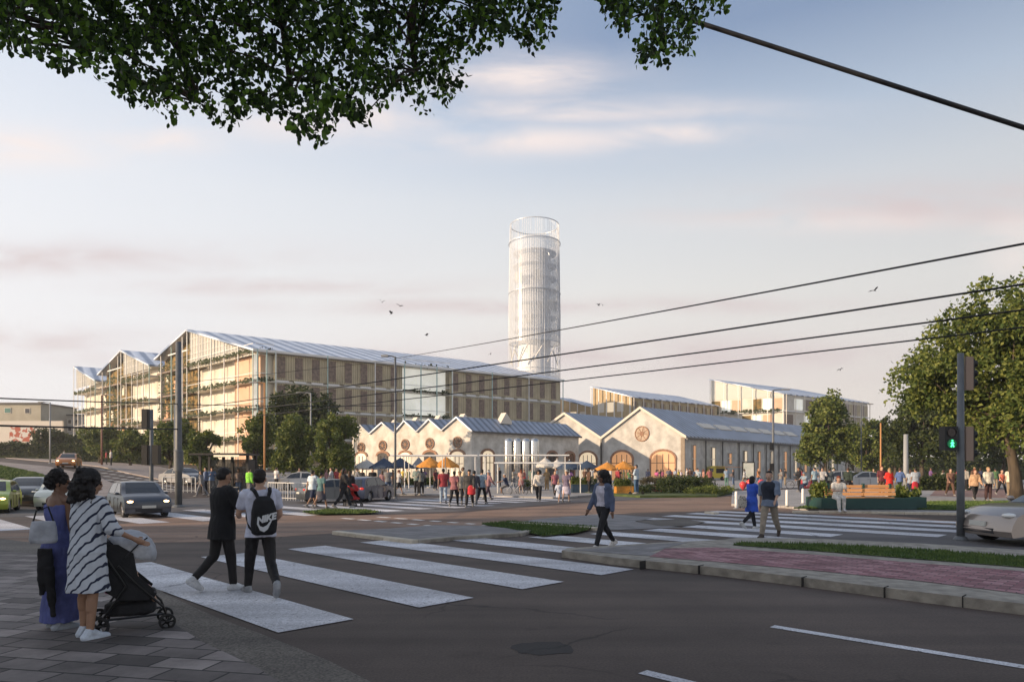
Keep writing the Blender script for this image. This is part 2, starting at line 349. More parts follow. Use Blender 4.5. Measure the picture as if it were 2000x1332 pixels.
# refuge island of the first crossing: paving, grass and pale kerb stones
sheet('refuge_paving', [(655, 1040), (760, 1036), (850, 1029), (940, 1030), (1035, 1040), (1010, 1046), (905, 1051), (812, 1060)], M_ISLE, 0.06, thick=.06)
sheet('refuge_lawn', [(940, 1027), (995, 1022), (1165, 1033), (1125, 1044), (1060, 1050), (1035, 1044)], M_EARTH, .05)
sheet('refuge_paving', [(995, 1022), (1060, 1013), (1180, 1003), (1280, 1011), (1240, 1019), (1330, 1030), (1210, 1035), (1165, 1034)], M_ISLE, .012)
sheet('refuge_gravel', [(1240, 1018), (1330, 1014), (1378, 1020), (1352, 1027), (1290, 1028)], M_GRAVEL, .02)
# right-hand island with kerb, pink bricks and grass
isl = [(1097, 1088), (1108, 1083), (1290, 1071), (1415, 1065), (1440, 1061), (1600, 1063), (1800, 1073), (2100, 1094), (2100, 1213), (1800, 1176), (1560, 1144), (1400, 1124), (1200, 1103)]
sheet('traffic_island', isl, M_KERB, 0.13, thick=.14)
sheet('island_paving', [(1115, 1087.5), (1290, 1074), (1345, 1071), (1270, 1092), (1330, 1103), (1240, 1098)], M_ISLE, .136)
def lift_px(p, z):  # pixel of a surface point raised z above flat ground -> ground footprint
    k = (YH-p[1])/F; Y = (z-H)/k; return ((p[0]-1000)*Y/F, Y)
sheet('brick_path', [lift_px(p, .14) for p in [(1268, 1086), (1300, 1070), (1400, 1068), (1600, 1083), (1800, 1099), (2060, 1119), (2060, 1166), (1800, 1134), (1560, 1110), (1400, 1096)]], M_PINK, .137, px=False)
LAWN_IS = [lift_px(p, .14) for p in [(1430, 1064), (1445, 1059.5), (1600, 1062), (1800, 1073), (2060, 1092), (2060, 1112), (1800, 1092), (1600, 1076)]]
sheet('island_lawn', LAWN_IS, M_EARTH, .142, px=False)
M_GROUT = mat('kerb_joint', (.03, .028, .025), .9)
# kerb segments seen as dark joints in the stone
for px_, py_ in ((1250, 1112), (1364, 1121), (1566, 1146), (1727, 1167), (1880, 1186), (2030, 1205)):
    a = G(px_, py_); sl = Vector((-.709, -.705, 0))*-1
    mb = MB(); M_ = wallM((a.x, a.y, 0), math.atan2(.705, .709)); mb.box(-.006, .16, -.006, .006, 0.0, .139, M_); mb.build('kerb_joint', M_GROUT, None, kind='structure')
# asphalt of the far lanes and the plaza
sheet('far_lane', [(-300, 1012), (0, 1010), (340, 1004), (560, 1004), (760, 1003), (900, 998), (1100, 982), (1428, 967), (1428, 958), (1240, 964), (1100, 975), (700, 970), (480, 968), (330, 975), (0, 985), (-300, 985)], M_ASPH2, .003)
sheet('plaza', [(520, 966), (600, 967), (870, 968), (1090, 974), (1240, 963), (1430, 957), (1640, 952), (2600, 958), (3500, 919.5), (1000, 921), (350, 925), (420, 950)], M_PLAZA, .10, thick=.11)
sheet('pavement', [(1428, 988), (1530, 992), (1600, 1000), (1900, 1006), (2200, 1020), (2700, 965), (1640, 955), (1430, 962)], M_PLAZA, .11, thick=.11)
sheet('far_lane', [(1380, 1024), (1600, 1004), (1850, 1018), (2300, 1040), (2300, 1110), (2000, 1087), (1800, 1072), (1600, 1062), (1440, 1060)], M_ASPH2, .002)
M_RED = brickmat('red_path', (0.22, 0.13, 0.11), (0.28, 0.17, 0.14), (.15, .1, .09), .5, .25, 0.2)
sheet('footpath', [(1815, 972), (2300, 986), (2500, 962), (1830, 957)], M_RED, .118)
# street climbing on the left
M_WALK = brickmat('street_pavement', (0.26, 0.22, 0.205), (0.32, 0.275, 0.25), (.2, .17, .16), 1.0, .5, R(-40))
sheet('pavement', [(-300, 877), (0, 887), (100, 892.5), (240, 905), (330, 917), (420, 935), (390, 945), (345, 944), (250, 925), (130, 905), (0, 893.5), (-300, 884)], M_WALK, .09, thick=.1)
sheet('median', [(-300, 893), (0, 903), (110, 915), (195, 933), (250, 960), (190, 975), (110, 950), (85, 960), (0, 945), (-300, 925)], M_WALK, .06, thick=.07)
sheet('median_lawn', [(-300, 900), (0, 911), (70, 925), (120, 943), (60, 948), (0, 936), (-300, 918)], M_EARTH, .09)
for row in range(5):
    for i in range(9):
        x = 196+i*17+row*5; y = 917+row*5.5+i*2.6+row*1.2
        if y < 960: strip('road_stud', (x, y), (x+6, y+.9), .5, M_DASH, .02)
strip('lane_marking', (205, 914.5), (335, 938), .9, mat('yellow_paint', (.5, .33, .14), .7), .02)
# plots of grass on the far side
LAWN_R = [(1548, 1000), (1600, 989), (1700, 990), (1830, 985), (1990, 985), (2200, 992), (2200, 1008), (1890, 1003), (1700, 1000)]
sheet('lawn', LAWN_R, M_EARTH, .14)
LAWN_M = [(590, 1003), (640, 998), (712, 999), (745, 1003), (700, 1006), (620, 1007)]
sheet('lawn', LAWN_M, M_EARTH, .06)
LAWN_C = [(940, 1027), (995, 1022), (1165, 1033), (1125, 1044), (1060, 1050), (1035, 1044)]
# kerb stones as separate blocks
def kerbline(pts, m, n_, hgt=.09, wd=.22):
    P = [G(*p) for p in pts]
    for i in range(len(P)-1):
        A, B = P[i], P[i+1]; d = B-A; k = max(1, round(d.length/1.0)); ang = math.atan2(d.y, d.x)
        for j in range(k):
            a = A+d*(j/k); mb = MB(); mb.box(.006, d.length/k-.006, -wd/2, wd/2, -.02, hgt, None)
            o = mb.build('kerb_stone', m); o.location = (a.x, a.y, terr(a.x, a.y)); o.rotation_euler = (0, 0, ang); o['kind'] = 'structure'
            bv = o.modifiers.new('b', 'BEVEL'); bv.width = .02; bv.segments = 2
M_KLIT = mat('sunlit_kerb', (0.46, 0.40, 0.31), .85, col2=(0.58, 0.52, 0.42), scale=6, bump=.3)  # paler, warmer copy of the kerb stone: low sun put into the colour
kerbline([(655, 1043), (812, 1062)], M_KLIT, 5); kerbline([(995, 1024.5), (1130, 1033), (1168, 1036)], M_KLIT, 5)
kerbline([(1548, 1001.5), (1700, 1003), (1900, 1006)], M_KLIT, 5); kerbline([(1380, 1003), (1400, 1005)], M_KLIT, 1)
kerbline([(812, 1061), (905, 1052.5), (1010, 1047), (1035, 1041)], M_KERB, 4)
# grass blades
def grass(name, poly, h0, dens, z0, m, px=True, sc=1.0):
    P = [G(*p) if px else Vector((p[0], p[1], 0)) for p in poly]; r = random.Random(5)
    x0, x1 = min(p.x for p in P), max(p.x for p in P); y0, y1 = min(p.y for p in P), max(p.y for p in P)
    def inside(x, y):
        c = False
        for i in range(len(P)):
            a, b = P[i], P[i-1]
            if (a.y > y) != (b.y > y) and x < (b.x-a.x)*(y-a.y)/(b.y-a.y)+a.x: c = not c
        return c
    mb = MB(); A = (x1-x0)*(y1-y0)
    for _ in range(int(min(60000, A*dens))):
        x, y = r.uniform(x0, x1), r.uniform(y0, y1)
        if not inside(x, y): continue
        a = r.uniform(0, 6.28); h = h0*r.uniform(.5, 1.3); w_ = .012*sc; z = z0+terr(x, y)
        dx, dy = math.cos(a)*w_, math.sin(a)*w_; lx, ly = r.uniform(-.4, .4)*h, r.uniform(-.4, .4)*h
        mb.add([(x-dx, y-dy, z), (x+dx, y+dy, z), (x+lx, y+ly, z+h)], [(0, 1, 2)], 0)
    mb.build(name, m, kind='stuff')
M_GRASS = mat('grass_blade', (0.05, 0.10, 0.02), .8, col2=(0.11, 0.16, 0.035), scale=3)
grass('grass', LAWN_IS, .055, 900, .14, M_GRASS, px=False)
grass('grass', LAWN_R, .07, 300, .14, M_GRASS, sc=2)
grass('grass', LAWN_M, .07, 500, .06, M_GRASS, sc=2)
grass('grass', LAWN_C, .07, 700, .05, M_GRASS, sc=1.5)
grass('grass', [(0, 911), (70, 925), (120, 943), (60, 948), (0, 936)], .1, 120, .09, M_GRASS, sc=4)
# round patch of fresh, darker tar in the near lane
dc = G(1062, 1265); rp = random.Random(4)
sheet('road_patch', [(dc.x+.30*math.cos(t)*rp.uniform(.8, 1.1), dc.y+.26*math.sin(t)*rp.uniform(.8, 1.1)) for t in [2*math.pi*i/18 for i in range(18)]], roadmat('fresh_tar', (0.022, 0.02, 0.02), (0.034, 0.031, 0.03)), .003, px=False)
# ================================================================ buildings
M_PLAST = mat('aged_plaster', (0.50, 0.465, 0.40), .9, col2=(0.74, 0.70, 0.63), scale=.9, detail=9, bump=.3, bscale=12)
M_PLAST2 = mat('grey_plaster', (0.44, 0.42, 0.385), .9, col2=(0.64, 0.62, 0.57), scale=.8, detail=9, bump=.3, bscale=12)
M_BRICK = brickmat('red_brick', (0.30, 0.14, 0.08), (0.36, 0.19, 0.11), (0.3, 0.24, 0.18), .26, .09, 0, .01)
M_TRIM = mat('white_trim', (0.70, 0.64, 0.55), .7)
M_DARKW = mat('dark_window', (0.05, 0.045, 0.045), .15, spec=.8)
M_WARMW = mat('lit_window', (0.5, 0.25, 0.12), .4, emit=(1.0, 0.50, 0.22), estr=.33)
M_WARMP = mat('lit_window_pale', (0.6, 0.5, 0.4), .4, emit=(1.0, 0.78, 0.5), estr=.5)
M_DOORW = mat('timber_door', (0.30, 0.15, 0.08), .6, col2=(0.42, 0.22, 0.12), scale=4)
M_GUT = mat('gutter_metal', (0.10, 0.095, 0.09), .5, metal=.4)
def ribmat(name, c1, c2, w_, rough=.45, metal=.3):
    """standing seam metal: dark joint lines across the slope, measured along the object's x axis"""
    m = bpy.data.materials.new(name); m.use_nodes = True; MATS[name] = m
    t = m.node_tree; p = t.nodes['Principled BSDF']; n = t.nodes.new; l = t.links.new
    tc_ = n('ShaderNodeTexCoord'); wv = n('ShaderNodeTexWave'); wv.bands_direction = 'X'; wv.inputs['Scale'].default_value = .314/w_; wv.inputs['Distortion'].default_value = 0
    l(tc_.outputs['Object'], wv.inputs['Vector'])
    nz = n('ShaderNodeTexNoise'); nz.inputs['Scale'].default_value = .5; nz.inputs['Detail'].default_value = 6; l(tc_.outputs['Object'], nz.inputs['Vector'])
    cr = n('ShaderNodeValToRGB'); e = cr.color_ramp.elements; e[0].position = .15; e[1].position = .6; e[0].color = (*c1, 1); e[1].color = (*c2, 1); l(wv.outputs['Color'], cr.inputs[0])
    mr = n('ShaderNodeMapRange'); mr.inputs[1].default_value = .3; mr.inputs[2].default_value = .7; mr.inputs[3].default_value = .8; mr.inputs[4].default_value = 1.15; l(nz.outputs[0], mr.inputs[0])
    mx = n('ShaderNodeMix'); mx.data_type = 'RGBA'; mx.blend_type = 'MULTIPLY'; mx.inputs[0].default_value = 1; l(cr.outputs[0], mx.inputs[6]); l(mr.outputs[0], mx.inputs[7])
    l(mx.outputs[2], p.inputs['Base Color']); p.inputs['Roughness'].default_value = rough; p.inputs['Metallic'].default_value = metal
    bu = n('ShaderNodeBump'); bu.inputs['Strength'].default_value = .6; bu.inputs['Distance'].default_value = .08; l(wv.outputs['Color'], bu.inputs['Height']); l(bu.outputs[0], p.inputs['Normal'])
    return m
M_ROOF = ribmat('seamed_zinc_roof', (0.19, 0.215, 0.26), (0.38, 0.42, 0.50), 1.1)
M_ROOFB = ribmat('banded_pale_roof', (0.18, 0.25, 0.38), (0.64, 0.70, 0.80), 2.4, .4, .1)
M_BRONZE = ribmat('bronze_mesh_panel', (0.38, 0.325, 0.215), (0.50, 0.43, 0.295), .35, .5, .35)
M_BROWN = mat('brown_shutter', (0.15, 0.11, 0.085), .6, col2=(0.26, 0.19, 0.15), scale=3)
M_WBEAM = mat('white_steel', (0.78, 0.77, 0.74), .5)
M_MINT = mat('pale_green_post', (0.42, 0.58, 0.55), .5)
M_CREAM = mat('cream_inner_wall', (0.60, 0.55, 0.46), .8, col2=(0.74, 0.70, 0.62), scale=.4)
M_PEACH = mat('peach_inner_wall', (0.60, 0.38, 0.25), .8, col2=(0.68, 0.47, 0.33), scale=.4)
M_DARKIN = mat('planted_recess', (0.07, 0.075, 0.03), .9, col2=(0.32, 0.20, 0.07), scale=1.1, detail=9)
M_GLASS = glassmat('facade_glass', (0.75, 0.78, 0.75), .72, .06)
M_SKYG = mat('sky_glow_glazing', (.86, .87, .80), .4, col2=(.55, .58, .50), scale=.45, emit=(1, .97, .88), estr=.33)  # faint glow added so the glazing looks as bright as reflected sky
M_MESHG = glassmat('gable_mesh', (0.72, 0.71, 0.64), .35, .3)
M_LEAFB = mat('balcony_plant', (0.03, 0.04, 0.02), .9, col2=(0.07, 0.085, 0.03), scale=5)
def lineat(C, d, px):
    """distance along C + t*d (ground plan) at which the photo column px is met"""
    q = (px-1000)/F
    return (q*C[1]-C[0])/(d[0]-q*d[1])
def vp(px): a = Vector(((px-1000)/F, 1.0)); return a.normalized()
def zof(py, Y): return H+(YH-py)*Y/F
def shrub_row(mb, M_, a0, a1, b, z, r, n_, hh=.35):
    mb.box(a0-.2, a1+.2, b-.09, b+.09, z-.18, z+.02, M_)
    for _ in range(n_):
        a = r.uniform(a0, a1); s = r.uniform(.08, .26)
        for k in range(3):
            x, y, zz = a+r.uniform(-.3, .3), b+r.uniform(-.15, .15), z+r.uniform(-hh, hh)
            t = r.uniform(0, 3.1); c, d = math.cos(t)*s, math.sin(t)*s
            mb.add([M_ @ Vector(p) for p in ((x-c, y, zz-d), (x+d, y+.1, zz-c), (x+c, y, zz+d), (x-d, y-.1, zz+c))], [(0, 1, 2, 3)])
# ---------------------------------------------------------------- the long office block with saw-tooth roofs
C0 = Vector((-35.9, 95.6)); dL = vp(2860); dG = -vp(-460)*-1
dG = vp(-460)
root = thing('office_building', 'long office block with blue striped saw-tooth roofs and bronze panelled side', 'building', (C0.x, C0.y, 0))
LEN = lineat(C0, dL, 1093); EZ = 18.5
# parts are placed in world space through ML / MG and then parented with the root's offset removed
off = Matrix.Translation((-C0.x, -C0.y, 0))
angL = math.atan2(dL.y, dL.x); ML = off @ wallM((C0.x, C0.y, 0), angL)     # x along long side, +y = into the building
angG = math.atan2(dG.y, dG.x); MG = off @ wallM((C0.x, C0.y, 0), angG)     # x along gable side, -y = into the building
rnd = random.Random(11)
def localpart(name, build, ang, m, parent=root, origin=(0, 0, 0), smooth=False):
    """geometry in wall-aligned local axes, so that seams run with the wall"""
    mb = MB(); build(mb); o = mb.build(name, m, parent, smooth); o.location = origin; o.rotation_euler = (0, 0, ang); return o
lev = [2.2, 6.3, 10.4, 14.4, 18.5]
segs = [(0, lineat(C0, dL, 535), 'glass'), (lineat(C0, dL, 535), lineat(C0, dL, 785), 'panel'), (lineat(C0, dL, 785), lineat(C0, dL, 878), 'open'), (lineat(C0, dL, 878), LEN, 'panel')]
localpart('wall', lambda mb: mb.box(.3, LEN-.1, 2.2, 24, -1, EZ-.4), angL, M_CREAM)
for li in range(5):
    z = lev[li]
    localpart('floor_slab', lambda mb: mb.box(-.15, LEN+.1, -.05, 2.3, z-.35, z-.02), angL, M_CREAM)
for a0, a1, kind in segs:
    if kind == 'panel':
        nb = max(2, round((a1-a0)/2.6)); st = (a1-a0)/nb
        for li in range(4):
            z0, z1 = lev[li]+.1, lev[li+1]-.4
            for i in range(nb):
                p = localpart('facade_panel', lambda mb: mb.box(a0+i*st, a0+(i+1)*st-.03, -.18, .02, z0, z1), angL, M_BRONZE)
                if True:
                    localpart('shutter', lambda mb: mb.box(a0+i*st+.45, a0+i*st+1.55, -.24, -.185, z0+.3, z1-.25), 0, M_BROWN, p)
            # projecting shade shelf, one steel bar per floor and bay group
            for i in range(0, nb):
                localpart('shade_bar', lambda mb: mb.box(a0+i*st+.1, a0+(i+.72)*st, -1.0, -.72, lev[li+1]-.30, lev[li+1]-.04), angL, M_WBEAM)
        for i in range(0, nb+1, 3):
            localpart('post', lambda mb: mb.box(a0+i*st-.06, a0+i*st+.06, -1.05, -.93, 0, EZ), angL, M_MINT if i % 2 else M_WBEAM)
    else:
        for i in range(4 if kind == 'open' else 3):
            x = a0+(a1-a0)*i/(3 if kind == 'open' else 2)
            localpart('post', lambda mb: mb.box(x-.07, x+.07, -1.0, -.86, 0, EZ), angL, M_MINT)
        for li in range(5):
            z = lev[li]
            localpart('rail', lambda mb: mb.box(a0, a1, -.12, -.05, z+.85, z+.95), angL, M_WBEAM)
            mb = MB(); shrub_row(mb, ML, a0+.3, a1-.3, -.2, z+.1, rnd, int((a1-a0)*2), .32); o = mb.build('balcony_plant', M_LEAFB, root)
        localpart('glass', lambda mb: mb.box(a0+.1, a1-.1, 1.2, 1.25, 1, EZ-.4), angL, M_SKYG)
# gable side: three bays measured from the photograph's ridges and valleys
pts = []
for px, py in ((500, 683), (371, 644), (308, 701), (297, 712), (241.5, 684), (196, 731), (191, 742), (149, 715.5)):
    t = lineat(C0, dG, px); Y = C0.y+t*dG.y; pts.append((t, zof(py, Y)))
GL = pts[-1][0]
bays = [(pts[0], pts[1], pts[2]), (pts[3], pts[4], pts[5]), (pts[6], pts[7], (GL+.5, pts[7][1]))]
for bi, (A, B, D) in enumerate(bays):
    # bright right half: recessed cream wall, slabs, posts, glazed triangle on top
    wall = localpart('wall', lambda mb: mb.box(A[0]+.1, B[0]-.1, -12, -1.6, -1, A[1]-.5), angG, M_CREAM)
    if bi == 0: localpart('wall', lambda mb: mb.box(.4, lineat(C0, dG, 447), -1.6, -.9, -1, EZ-.5), angG, M_PEACH)
    n_ = 5
    for li in range(5):
        z = lev[li]
        localpart('floor_slab', lambda mb: mb.box(A[0], B[0], -1.7, .35, z-.3, z), angG, M_CREAM)
        if li: 
            mb = MB(); shrub_row(mb, MG, A[0]+.5, B[0]-.3, .42, z-.05, rnd, int((B[0]-A[0])*3.2), .30); mb.build('balcony_plant', M_LEAFB, root)
            localpart('rail', lambda mb: mb.box(A[0], B[0], .38, .43, z+.8, z+.88), angG, M_WBEAM)
    for i in range(n_+1):
        x = A[0]+(B[0]-A[0])*i/n_; zt = A[1]+(B[1]-A[1])*i/n_
        localpart('post', lambda mb: mb.box(x-.06, x+.06, .4, .52, 0, zt), angG, M_WBEAM if i else M_MINT)
    mb = MB(); mb.prism([(A[0], A[1]-.6), (B[0], A[1]-.6), (B[0], B[1]-.15)], -.1, 0, MG); mb.build('gable_glass', M_MESHG, root)
    mb = MB(); mb.prism([(A[0]+.2, A[1]-.6), (B[0], A[1]-.6), (B[0], B[1]-.35)], -5, -2.5, MG); mb.build('gable_wall', M_CREAM, root)
    for i in range(1, 16):
        pass
    mb = MB()
    for i in range(1, 22):
        x = A[0]+(B[0]-A[0])*i/22; zt = A[1]-.6+(B[1]-A[1]+.4)*i/22; mb.box(x-.035, x+.035, .01, .08, A[1]-.6, zt, MG)
    for k in range(1, 5):
        zz = A[1]-.6+k*1.2; f_ = (zz-A[1]+.6)/(B[1]-A[1]+.4)
        if f_ < 1: mb.box(A[0]+(B[0]-A[0])*f_, B[0], .02, .07, zz-.03, zz+.03, MG)
    mb.build('gable_lattice', M_WBEAM, root)
    # dark planted left half under the steep slope
    if bi < 2:
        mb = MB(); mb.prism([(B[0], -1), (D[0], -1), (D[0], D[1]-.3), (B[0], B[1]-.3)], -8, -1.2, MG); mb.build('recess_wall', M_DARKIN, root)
        for li in range(5): localpart('floor_slab', lambda mb: mb.box(B[0], D[0], -1.3, .1, lev[li]-.25, lev[li]), angG, M_BROWN)
        mb = MB()
        for li in range(6): shrub_row(mb, MG, B[0]+.4, D[0]-.4, -.1, 2+li*3.3, rnd, 55, 1.5)
        mb.build('balcony_plant', M_LEAFB, root)
        for i in range(3):
            x = B[0]+(D[0]-B[0])*(i+.5)/3; zt = B[1]+(D[1]-B[1])*(i+.5)/3
            localpart('post', lambda mb: mb.box(x-.07, x+.07, .2, .34, 0, zt), angG, M_MINT if i == 1 else M_WBEAM)
        localpart('tie_beam', lambda mb: mb.box(B[0], B[0]+(D[0]-B[0])*.6, .2, .34, B[1]-3.4, B[1]-3.2), angG, M_WBEAM)
        for _ in range(9):
            x = rnd.uniform(B[0]+.5, D[0]-1); z = rnd.uniform(5, 17)
            localpart('window', lambda mb: mb.box(x, x+.8, -1.15, -1.0, z, z+2), angG, M_WARMP if rnd.random() < .4 else M_WARMW)
# roofs: each a shell swept along the long direction
def sweep(name, prof, length, m, lead=.6, th=.3, bars=0):
    """prof: (t along gable side, z) points; swept along dL"""
    o2 = C0+dG*prof[0][0]
    mb = MB(); R_ = Matrix.Rotation(-angL, 3, 'Z')
    P = []
    for t, z in prof:
        q = dG*(t-prof[0][0]); v_ = R_ @ Vector((q.x, q.y, 0)); P.append(Vector((v_.x, v_.y, z)))
    n_ = len(P); vs = []
    for dx in (-lead, length):
        for p in P: vs.append(p+Vector((dx, 0, 0)))
        for p in P: vs.append(p+Vector((dx, 0, -th)))
    fs = []
    for i in range(n_-1):
        fs += [(i, i+1, 2*n_+i+1, 2*n_+i), (n_+i+1, n_+i, 3*n_+i, 3*n_+i+1), (i, n_+i, n_+i+1, i+1), (2*n_+i, 2*n_+i+1, 3*n_+i+1, 3*n_+i)]
    fs += [(0, 2*n_, 3*n_, n_), (n_-1, 2*n_-1, 4*n_-1, 3*n_-1)]
    mb.add(vs, fs); o = mb.build(name, m, root); o.location = (o2.x-C0.x, o2.y-C0.y, 0); o.rotation_euler = (0, 0, angL)
    return o
sweep('roof', [(-.8, 18.45), (pts[1][0], pts[1][1])], LEN+.4, M_ROOFB)
sweep('roof', [pts[1], (pts[2][0], pts[2][1])], LEN+.4, M_ROOFB)
sweep('roof', [pts[3], pts[4]], LEN, M_ROOFB); sweep('roof', [pts[4], pts[5]], LEN, M_ROOFB); sweep('roof', [pts[6], pts[7]], LEN, M_ROOFB)
localpart('fascia', lambda mb: mb.box(-.6, LEN+.4, -.95, -.8, EZ-.35, EZ+.0), angL, M_WBEAM)
# ---------------------------------------------------------------- tower
TY = 165.0; tx = (1044-1000)/F*TY; tr = 49.5/F*TY
ttop = zof(440, TY)
root = thing('glass_tower', 'tall round tower wrapped in a pale steel and glass screen behind the office block', 'tower', (tx, TY, 0))
M_TCORE = mat('tower_core', (0.66, 0.67, 0.69), .5, col2=(0.78, 0.79, 0.80), scale=.25)
M_TSCREEN = glassmat('tower_screen', (0.70, 0.74, 0.80), .48, .15)
M_TST = mat('tower_steel', (0.46, 0.49, 0.53), .4, metal=.2)
MB().lathe([(tr*.64, -1), (tr*.64, ttop-8.5), (tr*.5, ttop-6.5), (.01, ttop-6.5)], seg=40).build('core', M_TCORE, root, True)
zlow = zof(672, TY)
o = MB().lathe([(tr*.99, zlow), (tr, zlow+10), (tr*.98, ttop-13), (tr*.95, ttop-4.2)], seg=64).build('screen', M_TSCREEN, root, True)
for k in range(72):
    t = 2*math.pi*k/72; c, s = math.cos(t), math.sin(t)
    zt = ttop-.2
    if k % 6 == 5: zt -= 3
    z0 = zlow-2 if k % 2 else -1
    MB().tube([(c*tr*1.0, s*tr*1.0, z0), (c*tr*1.02, s*tr*1.02, (zlow+ttop)/2-8), (c*tr*.965, s*tr*.965, zt)], .04, 4).build('mullion', M_TST, root)
for z, rr in ((ttop-.2, .965), (zlow+24, 1.02), (zlow+12, 1.02), (zlow, 1.0), (zlow-6.5, .98)):
    mb = MB(); mb.lathe([(tr*rr-.10, z-.08), (tr*rr+.04, z-.08), (tr*rr+.04, z+.08), (tr*rr-.10, z+.08), (tr*rr-.10, z-.08)], seg=48); mb.build('ring_beam', M_TST, root)
for k in range(7):
    z = zlow+3+k*3.1
    mb = MB(); mb.lathe([(tr*.61, z-.1), (tr*.86, z-.1), (tr*.86, z+.06), (tr*.61, z+.06)], seg=40); mb.build('floor_plate', M_TCORE, root)
MB().lathe([(tr*.97, -1), (tr*.97, zlow-7)], seg=56).build('base_screen', M_TSCREEN, root, True)
for k in range(10):
    t = k*.63+.2; z = zlow-5
    MB().tube([(math.cos(t)*tr*.95, math.sin(t)*tr*.95, z), (math.cos(t+.45)*tr*.95, math.sin(t+.45)*tr*.95, z+4.2)], .16, 5).build('brace', M_WBEAM, root)
r2 = random.Random(5)
for k in range(16):
    t = -math.pi/2+r2.uniform(-1.2, 1.2); z = zlow+r2.choice([4, 7.3, 10.6, 14, 17, 19])+r2.uniform(-.3, .3); M_ = Matrix.Rotation(t, 4, 'Z')
    MB().box(tr*.87, tr*.90, -.7, .7, z, z+2.2, M_).build('panel', M_CREAM if k % 3 else M_GLASS, root)
# ---------------------------------------------------------------- generic pitched hall
def arch_pts(a, z0, w_, h_, n_=8, rise=None):
    rise = w_/2 if rise is None else rise
    return [(a-w_/2, z0), (a+w_/2, z0)]+[(a+w_/2*math.cos(math.pi*i/n_), z0+h_-rise+rise*math.sin(math.pi*i/n_)) for i in range(n_+1)]
def opening(root, M_, a, z0, w_, h_, m, sgn, rise=None, brick=True, name='window', frames=2, dep=0.0):
    P = arch_pts(a, z0, w_, h_, 8, rise)
    mb = MB(); mb.prism(P, dep+.05*sgn, dep+.1*sgn, M_); wdw = mb.build(name, m, root)
    if brick:
        rise = w_/2 if rise is None else rise; n_ = 10; o1, o2 = [], []
        for i in range(n_+1):
            c, s = math.cos(math.pi*i/n_), math.sin(math.pi*i/n_)
            o1.append((a+w_/2*c, z0+h_-rise+rise*s)); o2.append((a+(w_/2+.32)*c, z0+h_-rise+(rise+.32)*s))
        mb = MB()
        for i in range(n_): mb.prism([o1[i], o2[i], o2[i+1], o1[i+1]], .0, .16*sgn, M_)
        if h_-rise > 1.2 and rise > .5:
            for sg in (-1, 1):
                e0, e1 = sorted((a+sg*w_/2, a+sg*(w_/2+.25))); mb.prism([(e0, z0), (e1, z0), (e1, z0+h_-rise), (e0, z0+h_-rise)], 0, .14*sgn, M_)
        mb.build('brick_arch', M_BRICK, root)
    if frames:
        mb = MB()
        for i in range(1, frames):
            x = a-w_/2+w_*i/frames; mb.box(x-.04, x+.04, min(dep+.1*sgn, dep+.16*sgn), max(dep+.1*sgn, dep+.16*sgn), z0, z0+h_*.9, M_)
        mb.box(a-w_/2+.02, a+w_/2-.02, min(dep+.1*sgn, dep+.15*sgn), max(dep+.1*sgn, dep+.15*sgn), z0+h_*.6, z0+h_*.6+.08, M_)
        mb.build('frame', M_DARKW, wdw)
    return wdw
def roundwin(root, M_, a, z, r_, sgn, frame=M_BRICK, glass=M_DARKW):
    mb = MB(); n_ = 20
    for i in range(n_):
        t0, t1 = 2*math.pi*i/n_, 2*math.pi*(i+1)/n_
        mb.prism([(a+r_*math.cos(t0), z+r_*math.sin(t0)), (a+(r_+.14)*math.cos(t0), z+(r_+.14)*math.sin(t0)), (a+(r_+.14)*math.cos(t1), z+(r_+.14)*math.sin(t1)), (a+r_*math.cos(t1), z+r_*math.sin(t1))], 0, .14*sgn, M_)
    w_ = mb.build('round_window', frame, root)
    mb = MB(); mb.prism([(a+r_*math.cos(2*math.pi*i/n_), z+r_*math.sin(2*math.pi*i/n_)) for i in range(n_)], .03*sgn, .07*sgn, M_); mb.build('pane', glass, w_)
    mb = MB()
    for k in range(4):
        t = k*math.pi/4+.2; c, s = math.cos(t), math.sin(t); q = .035
        mb.prism([(a+c*r_-s*q, z+s*r_+c*q), (a-c*r_-s*q, z-s*r_+c*q), (a-c*r_+s*q, z-s*r_-c*q), (a+c*r_+s*q, z+s*r_-c*q)], .07*sgn, .11*sgn, M_)
    mb.prism([(a+r_*.35*math.cos(2*math.pi*i/10), z+r_*.35*math.sin(2*math.pi*i/10)) for i in range(10)], .075*sgn, .12*sgn, M_)
    mb.build('tracery', frame, w_)
def hall(rootname, label, C, dg, dl, tpts, length, mwall, eave, ov=.35, group=None):
    """tpts: list of (t_left_valley? ...) valleys/peaks alternating starting at the right eave; gable front runs along dg from C, side wall along dl"""
    root = thing(rootname, label, 'building', (C.x, C.y, 0), group=group)
    ag, al = math.atan2(dg.y, dg.x), math.atan2(dl.y, dl.x)
    Mg = Matrix.Rotation(ag, 4, 'Z'); Ml = Matrix.Rotation(al, 4, 'Z')
    return root, Mg, Ml, ag, al
